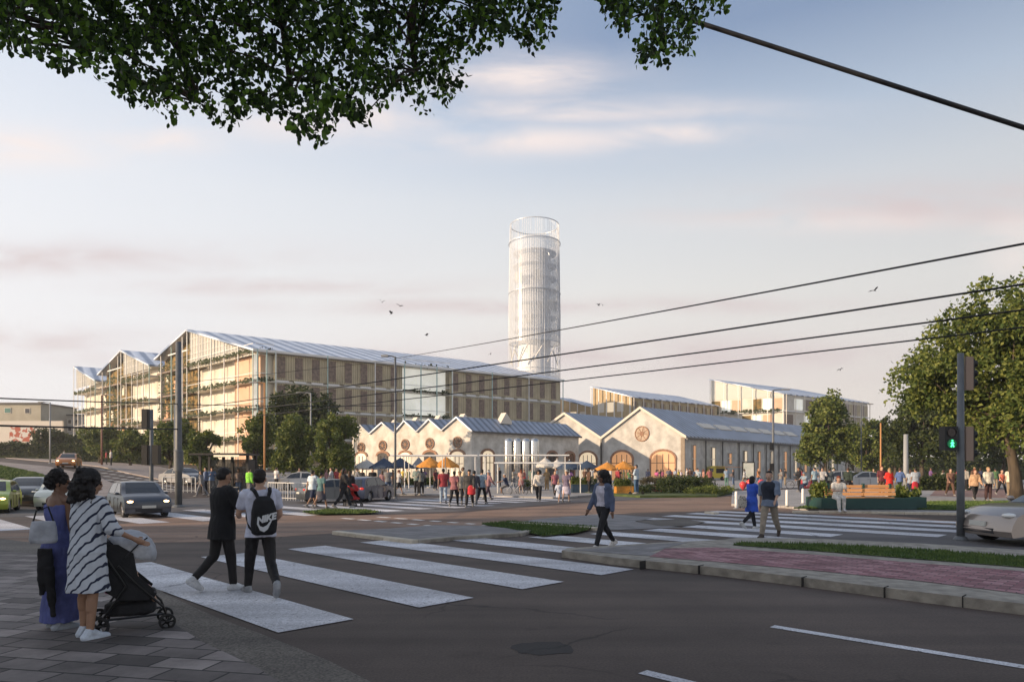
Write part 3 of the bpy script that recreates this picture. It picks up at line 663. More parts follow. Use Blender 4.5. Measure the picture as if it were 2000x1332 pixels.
def gable_walls_and_roofs(root, dg, dl, prof, length, mwall, ridge_over=.3, roofm=M_ROOF, trim=M_TRIM, trimsides=True):
    """prof alternates valley, peak, valley ... as (t,z) along dg. Walls are a closed solid; roofs are shells with thickness."""
    n_ = len(prof); D = Vector((dl.x, dl.y, 0))*length
    g3 = lambda t, z: Vector((dg.x*t, dg.y*t, z))
    base = [g3(prof[0][0], -1), g3(prof[-1][0], -1)]
    poly = [base[0]]+[g3(t, z) for t, z in prof]+[base[1]]
    m_ = len(poly); vs = poly+[p+D for p in poly]
    fs = [tuple(range(m_)), tuple(range(2*m_-1, m_-1, -1))]+[(i, i+m_, (i+1) % m_+m_, (i+1) % m_) for i in range(m_)]
    bm = bmesh.new(); V_ = [bm.verts.new(v_) for v_ in vs]
    for f in fs: bm.faces.new([V_[i] for i in f])
    bmesh.ops.recalc_face_normals(bm, faces=bm.faces[:])
    me = bpy.data.meshes.new('wall'); bm.to_mesh(me); bm.free(); me.materials.append(mwall)
    o = bpy.data.objects.new('wall', me); COL.objects.link(o); o.parent = root
    al = math.atan2(dl.y, dl.x); Ri = Matrix.Rotation(-al, 3, 'Z')
    for i in range(0, n_-1):
        (t0, z0), (t1, z1) = prof[i], prof[i+1]
        e0 = g3(t0, z0); e1 = g3(t1, z1); sl = (e1-e0).normalized()
        if i == 0: e0 = e0-sl*.45
        if i == n_-2: e1 = e1+sl*.45
        q0, q1 = Ri @ e0, Ri @ e1; up = Vector((0, 0, .04)); th = Vector((0, 0, .22)); a = Vector((-ridge_over, 0, 0)); b = Vector((length+.2, 0, 0))
        vs = [q0+a+up, q1+a+up, q1+b+up, q0+b+up]; vs += [v_+th for v_ in vs]
        mb = MB(); mb.add(vs, [(0, 1, 2, 3), (7, 6, 5, 4), (0, 4, 5, 1), (1, 5, 6, 2), (2, 6, 7, 3), (3, 7, 4, 0)]); r_ = mb.build('roof', roofm, root); r_.rotation_euler = (0, 0, al)
        if trim:
            a2 = Vector((-ridge_over-.08, 0, 0)); a3 = Vector((-ridge_over-.004, 0, 0)); lo = Vector((0, 0, -.12)); hi = Vector((0, 0, .30))
            vs = [q0+a2+lo, q1+a2+lo, q1+a2+hi, q0+a2+hi, q0+a3+lo, q1+a3+lo, q1+a3+hi, q0+a3+hi]
            mb = MB(); mb.add(vs, [(0, 3, 2, 1), (4, 5, 6, 7), (0, 1, 5, 4), (2, 3, 7, 6), (1, 2, 6, 5), (3, 0, 4, 7)]); r_ = mb.build('verge_board', trim, root); r_.rotation_euler = (0, 0, al)
    return o
# ---------------------------------------------------------------- old hall with five gables (left)
CY = 88.0; C1 = Vector(((921-1000)/F*CY, CY)); dg1 = vp(-1000); dl1 = vp(2375)
# vp(-1000) points away to the left
prof = [(0, zof(841, CY))]
for px, py in ((894, 815), (865, 842.5), (840, 820), (816, 845.5), (792, 823.6), (772, 847), (748, 828), (724, 849), (706, 835), (688, 851)):
    t = lineat(C1, dg1, px); prof.append((t, zof(py, C1.y+t*dg1.y)))
# regular gables: equal heights like the real sheds
zs_v = sum(z for i, (t, z) in enumerate(prof) if i % 2 == 0)/len(prof[::2]); zs_p = sum(z for i, (t, z) in enumerate(prof) if i % 2)/len(prof[1::2])
prof = [(t, (zs_v if i % 2 == 0 else zs_p)*.5+z*.5) for i, (t, z) in enumerate(prof)]
len1 = lineat(C1, dl1, 1130)
root = thing('old_market_hall', 'cream plastered old hall with five small gables and round windows, office block behind', 'building', (C1.x, C1.y, 0))
gable_walls_and_roofs(root, dg1, dl1, prof, len1, M_PLAST, trim=None)
Mg = Matrix.Rotation(math.atan2(dg1.y, dg1.x), 4, 'Z'); Ml = Matrix.Rotation(math.atan2(dl1.y, dl1.x), 4, 'Z')
for i in range(1, len(prof), 2):
    t, z = prof[i]
    roundwin(root, Mg, t, z-3.1, .62, 1)
    opening(root, Mg, t, 0, 2.0, 4.1, M_WARMP if i % 4 == 1 else M_DARKW, 1, rise=.45, frames=3)
for px in (952, 1078, 1112):
    a = lineat(C1, dl1, px); opening(root, Ml, a, .2, 1.9, 4.0, M_WARMP if px < 1000 else M_DARKW, -1, rise=.55, frames=3)
for i in range(1, len(prof)-1, 2):
    t, z = prof[i]; q = dg1*(t-.6)+dl1*(4 if i > 1 else 6.5)
    MB().prism([(0, -.3), (2.2, -.3), (2.2, .1), (1.1, 1.25)], -.5, .5, Matrix.Translation((q.x, q.y, z-.1)) @ Ml).build('roof_light', M_TRIM, root)
localp = lambda mb_f, ang, m, nm, root_: (lambda mb: (mb_f(mb), setattr(mb.build(nm, m, root_), 'rotation_euler', (0, 0, ang))))(MB())
localp(lambda mb: mb.box(-.2, len1+.2, -.55, -.38, zs_v-.25, zs_v-.05), math.atan2(dl1.y, dl1.x), M_GUT, 'gutter', root)
# ---------------------------------------------------------------- twin gabled warehouse (right)
CY = 100.0; C2 = Vector(((1337.5-1000)/F*CY, CY)); dg2 = vp(-900); dl2 = vp(2290)
prof2 = [(0, zof(853, CY))]
for px, py in ((1252, 797.5), (1176, 854), (1104, 808.5), (1030, 862)):
    t = lineat(C2, dg2, px); prof2.append((t, zof(py, C2.y+t*dg2.y)))
ev = prof2[0][1]; prof2 = [(t, ev+.1 if i % 2 == 0 and i < 4 else z) for i, (t, z) in enumerate(prof2)]
pk = (prof2[1][1]+prof2[3][1])/2
len2 = lineat(C2, dl2, 1650)
root = thing('warehouse', 'broad twin gabled warehouse with rosette window and arched doorways and long zinc roof', 'building', (C2.x, C2.y, 0))
gable_walls_and_roofs(root, dg2, dl2, prof2, len2, M_PLAST2)
Mg = Matrix.Rotation(math.atan2(dg2.y, dg2.x), 4, 'Z'); Ml = Matrix.Rotation(math.atan2(dl2.y, dl2.x), 4, 'Z')
t, z = prof2[1]; roundwin(root, Mg, lineat(C2, dg2, 1254), zof(847, C2.y+t*dg2.y), 1.05, 1, M_BRICK, mat('rosette_glass', (.30, .20, .13), .5, col2=(.5, .38, .27), scale=2))
for px, w_ in ((1215, 3.4), (1295, 3.7), (1148, 3.0)):
    a = lineat(C2, dg2, px); opening(root, Mg, a, 0, w_, 4.5, M_WARMW if px != 1148 else M_WARMP, 1, rise=1.2, name='doorway', frames=4)
for tt in (prof2[2][0], .25):
    localp(lambda mb: mb.box(tt-.3, tt+.3, .005, .18, 0, ev-.1), math.atan2(dg2.y, dg2.x), M_BRICK if tt < 1 else M_PLAST2, 'pilaster', root)
localp(lambda mb: mb.box(prof2[2][0]-.12, prof2[2][0]+.12, .19, .4, 0, ev), math.atan2(dg2.y, dg2.x), M_GUT, 'downpipe', root)
al2 = math.atan2(dl2.y, dl2.x)
localp(lambda mb: mb.box(-.3, len2+.2, -.62, -.42, ev-.42, ev-.22), al2, M_GUT, 'gutter', root)
for px in (1376, 1409, 1441, 1469, 1494, 1519, 1541, 1562, 1582, 1600, 1617, 1633):
    a = lineat(C2, dl2, px)
    localp(lambda mb: mb.box(a-.28, a+.28, -.14, -.003, 0, ev-.3), al2, M_PLAST2, 'pilaster', root)
    localp(lambda mb: mb.box(a-.07, a+.07, -.30, -.16, 0, ev-.2), al2, M_GUT, 'downpipe', root)
for k, (px, z0, z1, w_) in enumerate(((1355, 1.2, 5.4, 1.3), (1392, 1.4, 5.2, 1.7), (1425, 2.6, 4.4, 1.5), (1455, 1.3, 4.9, 1.7), (1482, 1.2, 4.9, 1.3), (1507, 1.4, 5, 1.5), (1533, 1.3, 5.1, 1.8), (1553, 1.2, 5.1, 1.4), (1572, 1.2, 5, 2), (1591, 1.2, 5, 2), (1609, 1.2, 5, 2.2), (1625, 1.2, 5, 2.2))):
    a = lineat(C2, dl2, px)
    MB().box(a-w_/2, a+w_/2, -.04, -.003, z0, z1, Ml).build('window', M_DARKW, root)
    MB().box(a-w_*.1, a+w_*.38, -.055, -.042, z0+.1, z1-.1, Ml).build('window', (M_WARMW, M_WARMP)[k % 2], root)
    localp(lambda mb: (mb.box(a-w_/2-.08, a-w_/2+.06, -.09, -.06, z0-.1, z1+.1), mb.box(a+w_/2-.06, a+w_/2+.08, -.09, -.06, z0-.1, z1+.1), mb.box(a-w_/2+.065, a+w_/2-.065, -.09, -.06, (z0+z1)/2, (z0+z1)/2+.1)), al2, M_TRIM, 'window_frame', root)
# slanted skylights on the long roof
e0 = Vector((0, 0, ev)); e1 = Vector((dg2.x*prof2[1][0], dg2.y*prof2[1][0], prof2[1][1])); 
for k in range(7):
    s = 10+k*5.6; c = e0.lerp(e1, .34); 
    a = Vector((dl2.x, dl2.y, 0)); up = (e1-e0).normalized(); nn = a.cross(up).normalized()
    if nn.z < 0: nn = -nn
    p = c+a*s+nn*.42
    P_ = [p, p+a*4.2, p+a*4.2+up*1.5, p+up*1.5]
    mb = MB(); mb.add(P_+[q-nn*.25 for q in P_], [(0, 1, 2, 3), (4, 7, 6, 5), (0, 4, 5, 1), (1, 5, 6, 2), (2, 6, 7, 3), (3, 7, 4, 0)]); mb.build('roof_light', M_TRIM, root)
# ---------------------------------------------------------------- blocks behind the warehouse
def block(name, label, corners, Y0, zt, base_dir, m_front, m_side, roofm, floors=3, open_side=False, bays=8):
    pass
def farblock(name, label, pxc, pyc, Yc, pxl, pyl, vpl, pxr, vpr, kind, ridge=None):
    C = Vector(((pxc-1000)/F*Yc, Yc)); dgl = vp(vpl); dll = vp(vpr)
    tl = lineat(C, dgl, pxl); tr_ = lineat(C, dll, pxr); zc = zof(pyc, Yc); zl = zof(pyl, C.y+tl*dgl.y)
    root = thing(name, label, 'building', (C.x, C.y, 0))
    gable_walls_and_roofs(root, dgl, dll, [(0, zc), (tl, zl)], tr_, M_CREAM if kind == 'glass' else mat('ochre_panel', (.42, .31, .17), .7, col2=(.5, .38, .22), scale=1), roofm=M_ROOFB, trim=None)
    ag, al = math.atan2(dgl.y, dgl.x), math.atan2(dll.y, dll.x)
    nb = 10
    for li in range(1, 5):
        z = zc-li*4
        if z < 1: break
        localp(lambda mb: mb.box(0, tr_, -.6, -.01, z-.15, z+.1), al, M_WBEAM, 'floor_band', root)
        if kind == 'glass':
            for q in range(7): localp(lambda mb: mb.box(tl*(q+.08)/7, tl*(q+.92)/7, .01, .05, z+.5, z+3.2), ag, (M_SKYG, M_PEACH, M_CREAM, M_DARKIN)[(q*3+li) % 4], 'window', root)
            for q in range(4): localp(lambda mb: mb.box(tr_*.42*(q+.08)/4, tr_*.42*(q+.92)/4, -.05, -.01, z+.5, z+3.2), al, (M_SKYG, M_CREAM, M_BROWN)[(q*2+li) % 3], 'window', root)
            localp(lambda mb: mb.box(0, tl, .01, .7, z-.2, z+.1), ag, M_WBEAM, 'floor_band', root)
        mb = MB(); rr = random.Random(li)
        shrub_row(mb, Matrix.Rotation(ag if kind == 'glass' else al, 4, 'Z'), .5, (tl if kind == 'glass' else tr_)-.5, .8 if kind == 'glass' else -.7, z+.2, rr, 90, .4)
        mb.build('balcony_plant', M_LEAFB, root)
    for i in range(nb+1):
        x = tr_*i/nb
        localp(lambda mb: mb.box(x-.08, x+.08, -.75, -.62, 0, zc), al, M_TRIM, 'post', root)
    for i in range(0, nb*2):
        x = tr_*i/nb/2+.4
        if i > nb*.8 or kind != 'glass':
            localp(lambda mb: mb.box(x, x+tr_/nb/2-.5, -.14, -.01, 1, zc-.8), al, M_BRONZE if i % 2 else M_BROWN, 'facade_panel', root)
    for i in range(6):
        x = tl*i/5
        localp(lambda mb: mb.box(x-.08, x+.08, .75, .9, 0, zc+(zl-zc)*i/5), ag, M_WBEAM, 'post', root)
    if kind == 'glass':
        mb = MB(); mb.prism([(.2, zc-.5), (tl-.1, zc-.5), (tl-.1, zl-.2)], .02, .1, Matrix.Rotation(ag, 4, 'Z')); mb.build('gable_glass', M_MESHG, root)
    else:
        for k in range(3):
            for j in range(2):
                x = tl*(.2+.25*k); z = zc-3-j*4
                localp(lambda mb: mb.box(x, x+1.6, .01, .06, z, z+2.2), ag, M_WARMP if (j+k) % 2 else M_TRIM, 'window', root)
    return root
farblock('workshop_block', 'low block with sunlit ochre end wall and blue striped roof behind the twin gables', 1233.6, 776, 150, 1158, 757.5, -900, 1400, 2600, 'ochre')
farblock('glazed_block', 'distant glazed block with planted balconies and pale lattice gable right of the ochre block', 1531, 770, 165, 1389, 743, -900, 1694, 2900, 'glass')
farblock('rear_shed', 'small low block with pale roof between the office block and the ochre block', 1160, 797, 170, 1085, 778, -2500, 1190, 2600, 'ochre')
# ---------------------------------------------------------------- houses on the far left
M_HOUSE = mat('pale_house_wall', (.42, .38, .29), .9, col2=(.50, .46, .36), scale=.4)
M_HOUSE2 = mat('grey_house_wall', (.42, .41, .38), .9, col2=(.50, .49, .45), scale=.4)
def house(name, label, px0, px1, pytop, Y, dep, m, wins, roofm=M_GUT):
    X0, X1 = (px0-1000)/F*Y, (px1-1000)/F*Y; z0 = terr((X0+X1)/2, Y)-2; zt = zof(pytop, Y)
    root = thing(name, label, 'house', ((X0+X1)/2, Y, z0)); w_ = (X1-X0)/2; h_ = zt-z0
    MB().box(-w_, w_, 0, dep, 0, h_).build('wall', m, root)
    MB().box(-w_-.3, w_+.3, -.4, dep+.3, h_+.003, h_+.35).build('roof', roofm, root)
    for (a, b, c, d, mm) in wins:
        x0, x1 = (a-1000)/F*Y-(X0+X1)/2, (b-1000)/F*Y-(X0+X1)/2; za, zb = zof(d, Y)-z0, zof(c, Y)-z0
        f = MB().box(x0-.12, x1+.12, -.1, -.003, za-.12, zb+.12).build('window', M_TRIM, root)
        MB().box(x0, x1, -.13, -.102, za, zb).build('pane', mm, f)
    return root
M_TEAL = mat('teal_shutter', (.06, .20, .17), .6)
house('house', 'ochre flat roofed house with a teal shuttered window at the left edge', -60, 80, 789, 170, 14, M_HOUSE, [(10, 21, 797, 806, M_TEAL), (50, 58, 798, 807, M_DARKW), (-30, -18, 797, 807, M_DARKW), (10, 18, 850, 860, M_DARKW)])
house('house', 'grey block of flats with rows of small windows, left of the tall office block', 84, 166, 812, 180, 16, M_HOUSE2, [(x, x+6, y, y+7, M_DARKW) for x in (95, 108, 121, 134, 148) for y in (820, 834, 848)])
wx = WP(0, 820, 150)
root = thing('mural_wall', 'long white wall with a red patterned mural below the ochre house', 'wall', ((60-1000)/F*150, 150, 0))
MB().box(-12, 7, 0, .5, 0, zof(822, 150)).build('wall', M_TRIM, root)
mur = MB().box(-4.6, 1.4, -.06, -.003, zof(862, 150), zof(831, 150)).build('mural', mat('mural_paint', (.70, .66, .60), .8, col2=(.45, .10, .05), scale=.9, detail=6, contrast=(.49, .53)), root)
# ---------------------------------------------------------------- added block out of view at left, there only to shade the foreground
def shade_block(label, x0, x1, y0, y1, h_, m):
    root = thing('added_shade_block', label, 'building', ((x0+x1)/2, (y0+y1)/2, 0), 0)
    a, b = (x1-x0)/2, (y1-y0)/2
    MB().box(-a, a, -b, b, -1, h_).build('wall', m, root); MB().box(-a-.4, a+.4, -b-.4, b+.4, h_+.003, h_+.4).build('roof', M_GUT, root)
    for k in range(int(h_/3.2)):
        for j in range(int(2*b/4)):
            y = -b+1.2+j*4
            MB().box(a+.003, a+.06, y, y+1.6, 1.2+k*3.2, 2.8+k*3.2).build('window', M_DARKW, root)
shade_block('added unseen block beyond the left edge of the pavement, shading the foreground', -50, -27, -45, 6.5, 14, M_HOUSE)
# ================================================================ trees and planting
M_BARK = mat('bark', (0.05, 0.038, 0.028), .95, col2=(0.11, 0.085, 0.06), scale=6, bump=.8, stretch=(1, 1, .2))
def leafmat(name, c1, c2, c3):
    m = bpy.data.materials.new(name); m.use_nodes = True; MATS[name] = m
    t = m.node_tree; p = t.nodes['Principled BSDF']; n = t.nodes.new; l = t.links.new
    at = n('ShaderNodeNewGeometry'); cr = n('ShaderNodeValToRGB'); e = cr.color_ramp.elements
    e.new(.5); e[0].color = (*c1, 1); e[1].color = (*c2, 1); e[2].color = (*c3, 1)
    l(at.outputs['Random Per Island'], cr.inputs[0]); l(cr.outputs[0], p.inputs['Base Color'])
    p.inputs['Roughness'].default_value = .55; p.inputs['Specular IOR Level'].default_value = .3
    o = t.nodes['Material Output']; tr = n('ShaderNodeBsdfTranslucent'); l(cr.outputs[0], tr.inputs[0])
    mx = n('ShaderNodeMixShader'); mx.inputs[0].default_value = .3; l(p.outputs[0], mx.inputs[1]); l(tr.outputs[0], mx.inputs[2]); l(mx.outputs[0], o.inputs[0])
    return m
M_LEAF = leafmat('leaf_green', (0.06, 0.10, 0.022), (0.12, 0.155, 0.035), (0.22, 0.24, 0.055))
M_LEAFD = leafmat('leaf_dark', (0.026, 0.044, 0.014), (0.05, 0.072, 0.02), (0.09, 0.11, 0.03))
M_LEAFF = leafmat('leaf_foreground', (0.015, 0.03, 0.008), (0.03, 0.065, 0.012), (0.16, 0.30, 0.03))  # third green brightened: sun through the leaves put into the colour
def leaf(mb, p, s, r, droop=0.0):
    a = r.uniform(0, 6.283); b = r.uniform(-1.1, 1.1)-droop
    d = Vector((math.cos(a)*math.cos(b), math.sin(a)*math.cos(b), math.sin(b)))
    q = Vector((r.gauss(0, 1), r.gauss(0, 1), r.gauss(0, 1))); w_ = d.cross(q).normalized(); nn = d.cross(w_)
    L_, W_ = s*r.uniform(.7, 1.25), s*.34
    n_ = len(mb.v)
    if s < .1:
        mb.v += [tuple(p), tuple(p+d*L_*.28+w_*W_*.95-nn*W_*.3), tuple(p+d*L_*.68+w_*W_*.9-nn*W_*.3), tuple(p+d*L_), tuple(p+d*L_*.68-w_*W_*.9-nn*W_*.3), tuple(p+d*L_*.28-w_*W_*.95-nn*W_*.3)]
        mb.f += [(n_, n_+1, n_+2, n_+3), (n_, n_+3, n_+4, n_+5)]; mb.mi += [0, 0]; return
    mb.v += [tuple(p), tuple(p+d*L_*.45+w_*W_-nn*W_*.3), tuple(p+d*L_), tuple(p+d*L_*.45-w_*W_-nn*W_*.3)]
    mb.f += [(n_, n_+1, n_+2), (n_, n_+2, n_+3)]; mb.mi += [0, 0]
def crown_points(r, lobes, n_, gap=.46, freq=.9, shell=.55):
    """points in the union of ellipsoid lobes, denser to the outside, thinned by noise so that gaps stay"""
    out = []; vol = [l[1]*l[1]*l[2] for l in lobes]; tot = sum(vol); sd = Vector((r.uniform(0, 99), r.uniform(0, 99), r.uniform(0, 99)))
    while len(out) < n_:
        x = r.uniform(0, tot)
        for (c, rx, rz), v_ in zip(lobes, vol):
            x -= v_
            if x <= 0: break
        a = Vector((r.gauss(0, 1), r.gauss(0, 1), r.gauss(0, 1))).normalized()*(r.random()**(1-shell))
        k = 1+.22*mnoise.noise(a*2.3+sd)
        p = Vector(c)+Vector((a.x*rx, a.y*rx, a.z*rz))*k
        if mnoise.noise(p*freq+sd)+.5 > gap: out.append(p)
    return out
def tree(label, loc, h, rad, trunk_h, n_, leafs, m, seed, group=None, lean=(0, 0), trad=.16, nlobe=9, name='tree', flat=.85, gap=.46, cat='tree'):
    r = random.Random(seed); root = thing(name, label, cat, loc, group=group)
    top = Vector((lean[0], lean[1], trunk_h)); ch = h-trunk_h*.75; cc = Vector((lean[0]*1.3, lean[1]*1.3, h-ch/2))
    lobes = [(cc, rad*.68, ch*.42)]
    for i in range(nlobe):
        a = i*2.4+r.uniform(-.4, .4); e = r.uniform(-.8, .95); rr = rad*.62*math.cos(e*.9)
        lobes.append((cc+Vector((math.cos(a)*rr, math.sin(a)*rr, e*ch*.36)), rad*r.uniform(.28, .44), ch*r.uniform(.15, .24)*flat))
    mb = MB()
    mb.tube([(0, 0, -.1), (lean[0]*.3, lean[1]*.3, trunk_h*.45), top, cc+Vector((0, 0, ch*.12))], [trad*1.25, trad, trad*.8, trad*.2], 8)
    for c, rx, rz in lobes[1:]:
        s = top.lerp(cc, r.uniform(-.1, .5)); mid = s.lerp(c, .5)+Vector((0, 0, r.uniform(-.2, .3)))
        mb.tube([s, mid, c], [trad*.45, trad*.28, trad*.1], 5)
    mb.build('trunk', M_BARK, root, True)
    mb = MB()
    for p in crown_points(r, lobes, n_, gap): leaf(mb, p, leafs, r, .2)
    mb.build('crown', m, root)
    return root
def gp(px, Y): x = (px-1000)/F*Y; return (x, Y, terr(x, Y))
def ttop(py, Y, base): return H+(YH-py)*Y/F-base
TG = 'trees in front of the long office block'
TR = 'trees at the right of the square'
tl = [  # px, Y, top py, radius px, label, material, leaves, seed, group
    (588, 80, 740, 66, 'tall dark tree rising behind the smaller street trees beside the bus stop', M_LEAFD, 9000, .42, TG),
    (573, 62, 803, 42, 'rounded street tree in front of the tall dark tree', M_LEAF, 5500, .30, TG),
    (650, 60, 800, 46, 'street tree nearest the old market hall, beside the seated crowd', M_LEAF, 5500, .30, TG),
    (503, 66, 800, 36, 'street tree right behind the bus shelter roof', M_LEAF, 4500, .32, TG),
    (398, 63, 842, 36, 'low bright street tree just left of the bus shelter', M_LEAF, 4500, .3, TG),
    (333, 70, 813, 40, 'street tree behind the tall traffic pole on the left', M_LEAF, 4500, .34, TG),
    (255, 82, 833, 34, 'second smallest street tree up the climbing street', M_LEAF, 3500, .36, TG),
    (195, 92, 828, 36, 'street tree near the red lamp post', M_LEAF, 3500, .38, TG),
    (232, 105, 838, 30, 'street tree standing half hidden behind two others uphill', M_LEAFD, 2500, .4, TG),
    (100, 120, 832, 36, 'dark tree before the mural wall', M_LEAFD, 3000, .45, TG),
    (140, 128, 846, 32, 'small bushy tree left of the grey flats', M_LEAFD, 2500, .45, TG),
    (1612, 75, 764, 58, 'broad tree covering the far end of the warehouse', M_LEAF, 9000, .36, TR),
    (1692, 88, 812, 40, 'slim tree between the broad tree and the orange pole', M_LEAF, 4500, .38, TR),
    (1748, 100, 820, 42, 'tree behind the orange pole', M_LEAFD, 4500, .42, TR),
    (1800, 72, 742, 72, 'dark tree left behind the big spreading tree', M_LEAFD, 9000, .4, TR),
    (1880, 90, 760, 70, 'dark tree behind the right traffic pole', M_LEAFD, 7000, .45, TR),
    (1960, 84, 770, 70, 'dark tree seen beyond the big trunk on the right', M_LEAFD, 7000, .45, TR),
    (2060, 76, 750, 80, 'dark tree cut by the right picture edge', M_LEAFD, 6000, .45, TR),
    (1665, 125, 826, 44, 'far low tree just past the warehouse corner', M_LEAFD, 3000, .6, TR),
]
for i, (px, Y, py, rp, lab, m, n_, ls, grp) in enumerate(tl):
    loc = gp(px, Y); h = ttop(py, Y, loc[2])
    th = h*.12 if grp == TG else h*.2
    tree(lab, loc, h*1.02, rp*1.12*Y/F, th, int(n_*1.5), ls, m, 20+i, grp, trad=.13+.01*h)
bt = G(1988, 984)
tree('big spreading tree with a leaning trunk on the right of the crossing', (bt.x, bt.y, .1), ttop(582, bt.y, 0), 5.2, 3.0, 42000, .22, M_LEAF, 77, TR, lean=(-.3, .2), trad=.25, nlobe=20, flat=1.15, gap=.46)
# hedges and low planting
def bush(name, label, cat, loc, sz, n_, ls, m, seed, group=None):
    r = random.Random(seed); mb = MB(); lob = [(Vector((0, 0, sz[2]*.45)), max(sz[0], .1)*.5, sz[2]*.5)]
    k = 7
    for i in range(k): lob.append((Vector((r.uniform(-.5, .5)*sz[0], r.uniform(-.5, .5)*sz[1], sz[2]*r.uniform(.3, .6))), min(sz[0], sz[1])*.35+.2, sz[2]*r.uniform(.3, .5)))
    mb.tube([(0, 0, -.05), (0, 0, sz[2]*.5)], .04, 5)
    for p in crown_points(r, lob, n_, .40, 1.6):
        if p.z > 0: leaf(mb, p, ls, r, -.3)
    o = mb.build(name, m, None); o.location = loc; tag(o, label, cat, group); return o
r0 = random.Random(8)
def hedge(label, px0, px1, Y, h, n_, m, ls, dep=1.4, name='hedge'):
    x0, x1 = (px0-1000)/F*Y, (px1-1000)/F*Y; r = random.Random(int(px0)); mb = MB()
    zb = terr((x0+x1)/2, Y); xc = (x0+x1)/2
    mb.box(x0-xc+.3, x1-xc-.3, .3, dep-.3, -1, h*.5)
    for _ in range(n_):
        x = r.uniform(x0, x1)-xc; y = r.uniform(0, dep); z = r.random()**.6*h*(.85+.25*mnoise.noise(Vector((x*.35, y, 3))))
        leaf(mb, Vector((x, y, z+terr(x+xc, Y)-zb)), ls, r)
    o = mb.build(name, m); o.location = (xc, Y, zb); tag(o, label, 'hedge'); return o
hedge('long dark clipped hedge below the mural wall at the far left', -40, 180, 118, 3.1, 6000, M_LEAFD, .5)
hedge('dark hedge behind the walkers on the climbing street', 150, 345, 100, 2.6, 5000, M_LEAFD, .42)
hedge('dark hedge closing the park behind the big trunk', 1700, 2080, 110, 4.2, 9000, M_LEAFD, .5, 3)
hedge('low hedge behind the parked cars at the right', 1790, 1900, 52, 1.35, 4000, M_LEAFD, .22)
hedge('strip of low planting at the foot of the old market hall', 775, 912, 70, .95, 4500, M_LEAF, .2, 1)
b_ = G(1335, 965); bush('bush', 'large dark leafy bush in the planted kerb bed before the warehouse', 'bush', (b_.x, b_.y, .1), (4.2, 2.2, 1.25), 7000, .12, M_LEAFD, 3)
b_ = G(1270, 966); bush('bush', 'low dark bush left of the red box', 'bush', (b_.x, b_.y, .1), (2.6, 1.6, .65), 2500, .1, M_LEAFD, 4)
b_ = G(1392, 968); bush('bush', 'low green bush at the right end of the kerb bed', 'bush', (b_.x, b_.y, .1), (2.6, 1.4, .6), 2500, .1, M_LEAF, 5)
b_ = G(1285, 958); bush('grass_clump', 'tan ornamental grass clump beside the large dark bush', 'plant', (b_.x, b_.y+1, .1), (1.5, 1.2, 1.1), 2200, .16, leafmat('dry_grass', (.22, .16, .08), (.32, .24, .12), (.4, .3, .16)), 6)
sheet('planted_bed', [(1130, 964), (1250, 972), (1400, 971), (1435, 963), (1330, 957), (1200, 958)], M_EARTH, .13, thick=.14)
# ---------------------------------------------------------------- overhanging branches of the street tree beside the viewer
def outline(px, pts):
    for (x0, y0), (x1, y1) in zip(pts, pts[1:]):
        if x0 <= px <= x1: return y0+(y1-y0)*(px-x0)/(x1-x0)
    return -999
OL = [(-500, 60), (0, 92), (60, 104), (100, 128), (190, 150), (215, 178), (270, 200), (330, 242), (390, 208), (430, 252), (510, 212), (545, 222), (570, 272), (625, 278), (660, 245), (700, 238), (735, 205), (795, 178), (830, 226), (862, 222), (905, 168), (900, 110), (940, 92), (1000, 78), (1040, 112), (1068, 76), (1092, 0), (1110, -40), (1150, -45), (1172, 5), (1200, 50), (1235, 70), (1250, 132), (1300, 128), (1350, 98), (1372, 62), (1412, 14), (1440, -60), (1600, -200)]
root = thing('street_tree', 'leafy branches of a big street tree hanging into the picture from above', 'tree', (-3.8, -1.6, 0))
base = Vector((-3.8, -1.6, 0))
r = random.Random(99); mb = MB(); cnt = 0; sd = Vector((4, 9, 2)); clus = []
while cnt < 48000:
    px = r.uniform(-420, 1450); lim = outline(px, OL); py = r.uniform(-330, 290)
    wob = -5+15*mnoise.noise(Vector((px*.02, 1, 5)))
    if py > lim+wob: continue
    dpx = lim+wob-py
    Y = 6.3+1.6*mnoise.noise(Vector((px*.004, py*.004, 1)))+r.uniform(-1.1, 1.1)
    q = mnoise.noise(Vector((px*.022, py*.022, Y*.8)))+.75*mnoise.noise(Vector((px*.07, py*.07, Y*1.2)))
    need = -.05 if dpx > 70 else .05
    if py < 0: need = -.1
    if q < need-(.0 if px < 900 else .0): continue
    p = WP(px, py, Y)-base
    for k in range(2):
        leaf(mb, p+Vector((r.uniform(-.05, .05), r.uniform(-.05, .05), r.uniform(-.05, .05))), r.uniform(.042, .07), r, .7); cnt += 1
    if r.random() < .02: clus.append(p)
mb.build('crown', M_LEAFF, root)
mb = MB()
mb.tube([(0, 0, 0), (.1, 0, 2.2), (.2, .2, 4.2)], [.34, .28, .24], 12)
limbs = [[(.2, .2, 4.1), WP(60, -420, 4)-base, WP(285, -10, 6.3)-base, WP(345, 90, 6.4)-base, WP(372, 150, 6.5)-base, WP(385, 200, 6.5)-base],
         [(.2, .2, 4.1), WP(300, -560, 4)-base, WP(520, -60, 6.2)-base, WP(555, 60, 6.3)-base, WP(570, 190, 6.5)-base],
         [(.2, .2, 4.1), WP(500, -700, 4)-base, WP(860, -160, 6.2)-base, WP(800, 40, 6.4)-base, WP(812, 140, 6.5)-base],
         [(.2, .2, 4.1), WP(700, -700, 4.4)-base, WP(1160, -140, 6.2)-base, WP(1290, -20, 6.4)-base, WP(1292, 90, 6.5)-base],
         [(.2, .2, 4.1), WP(0, -300, 4.4)-base, WP(130, -40, 6.0)-base, WP(180, 100, 6.4)-base]]
allp = []
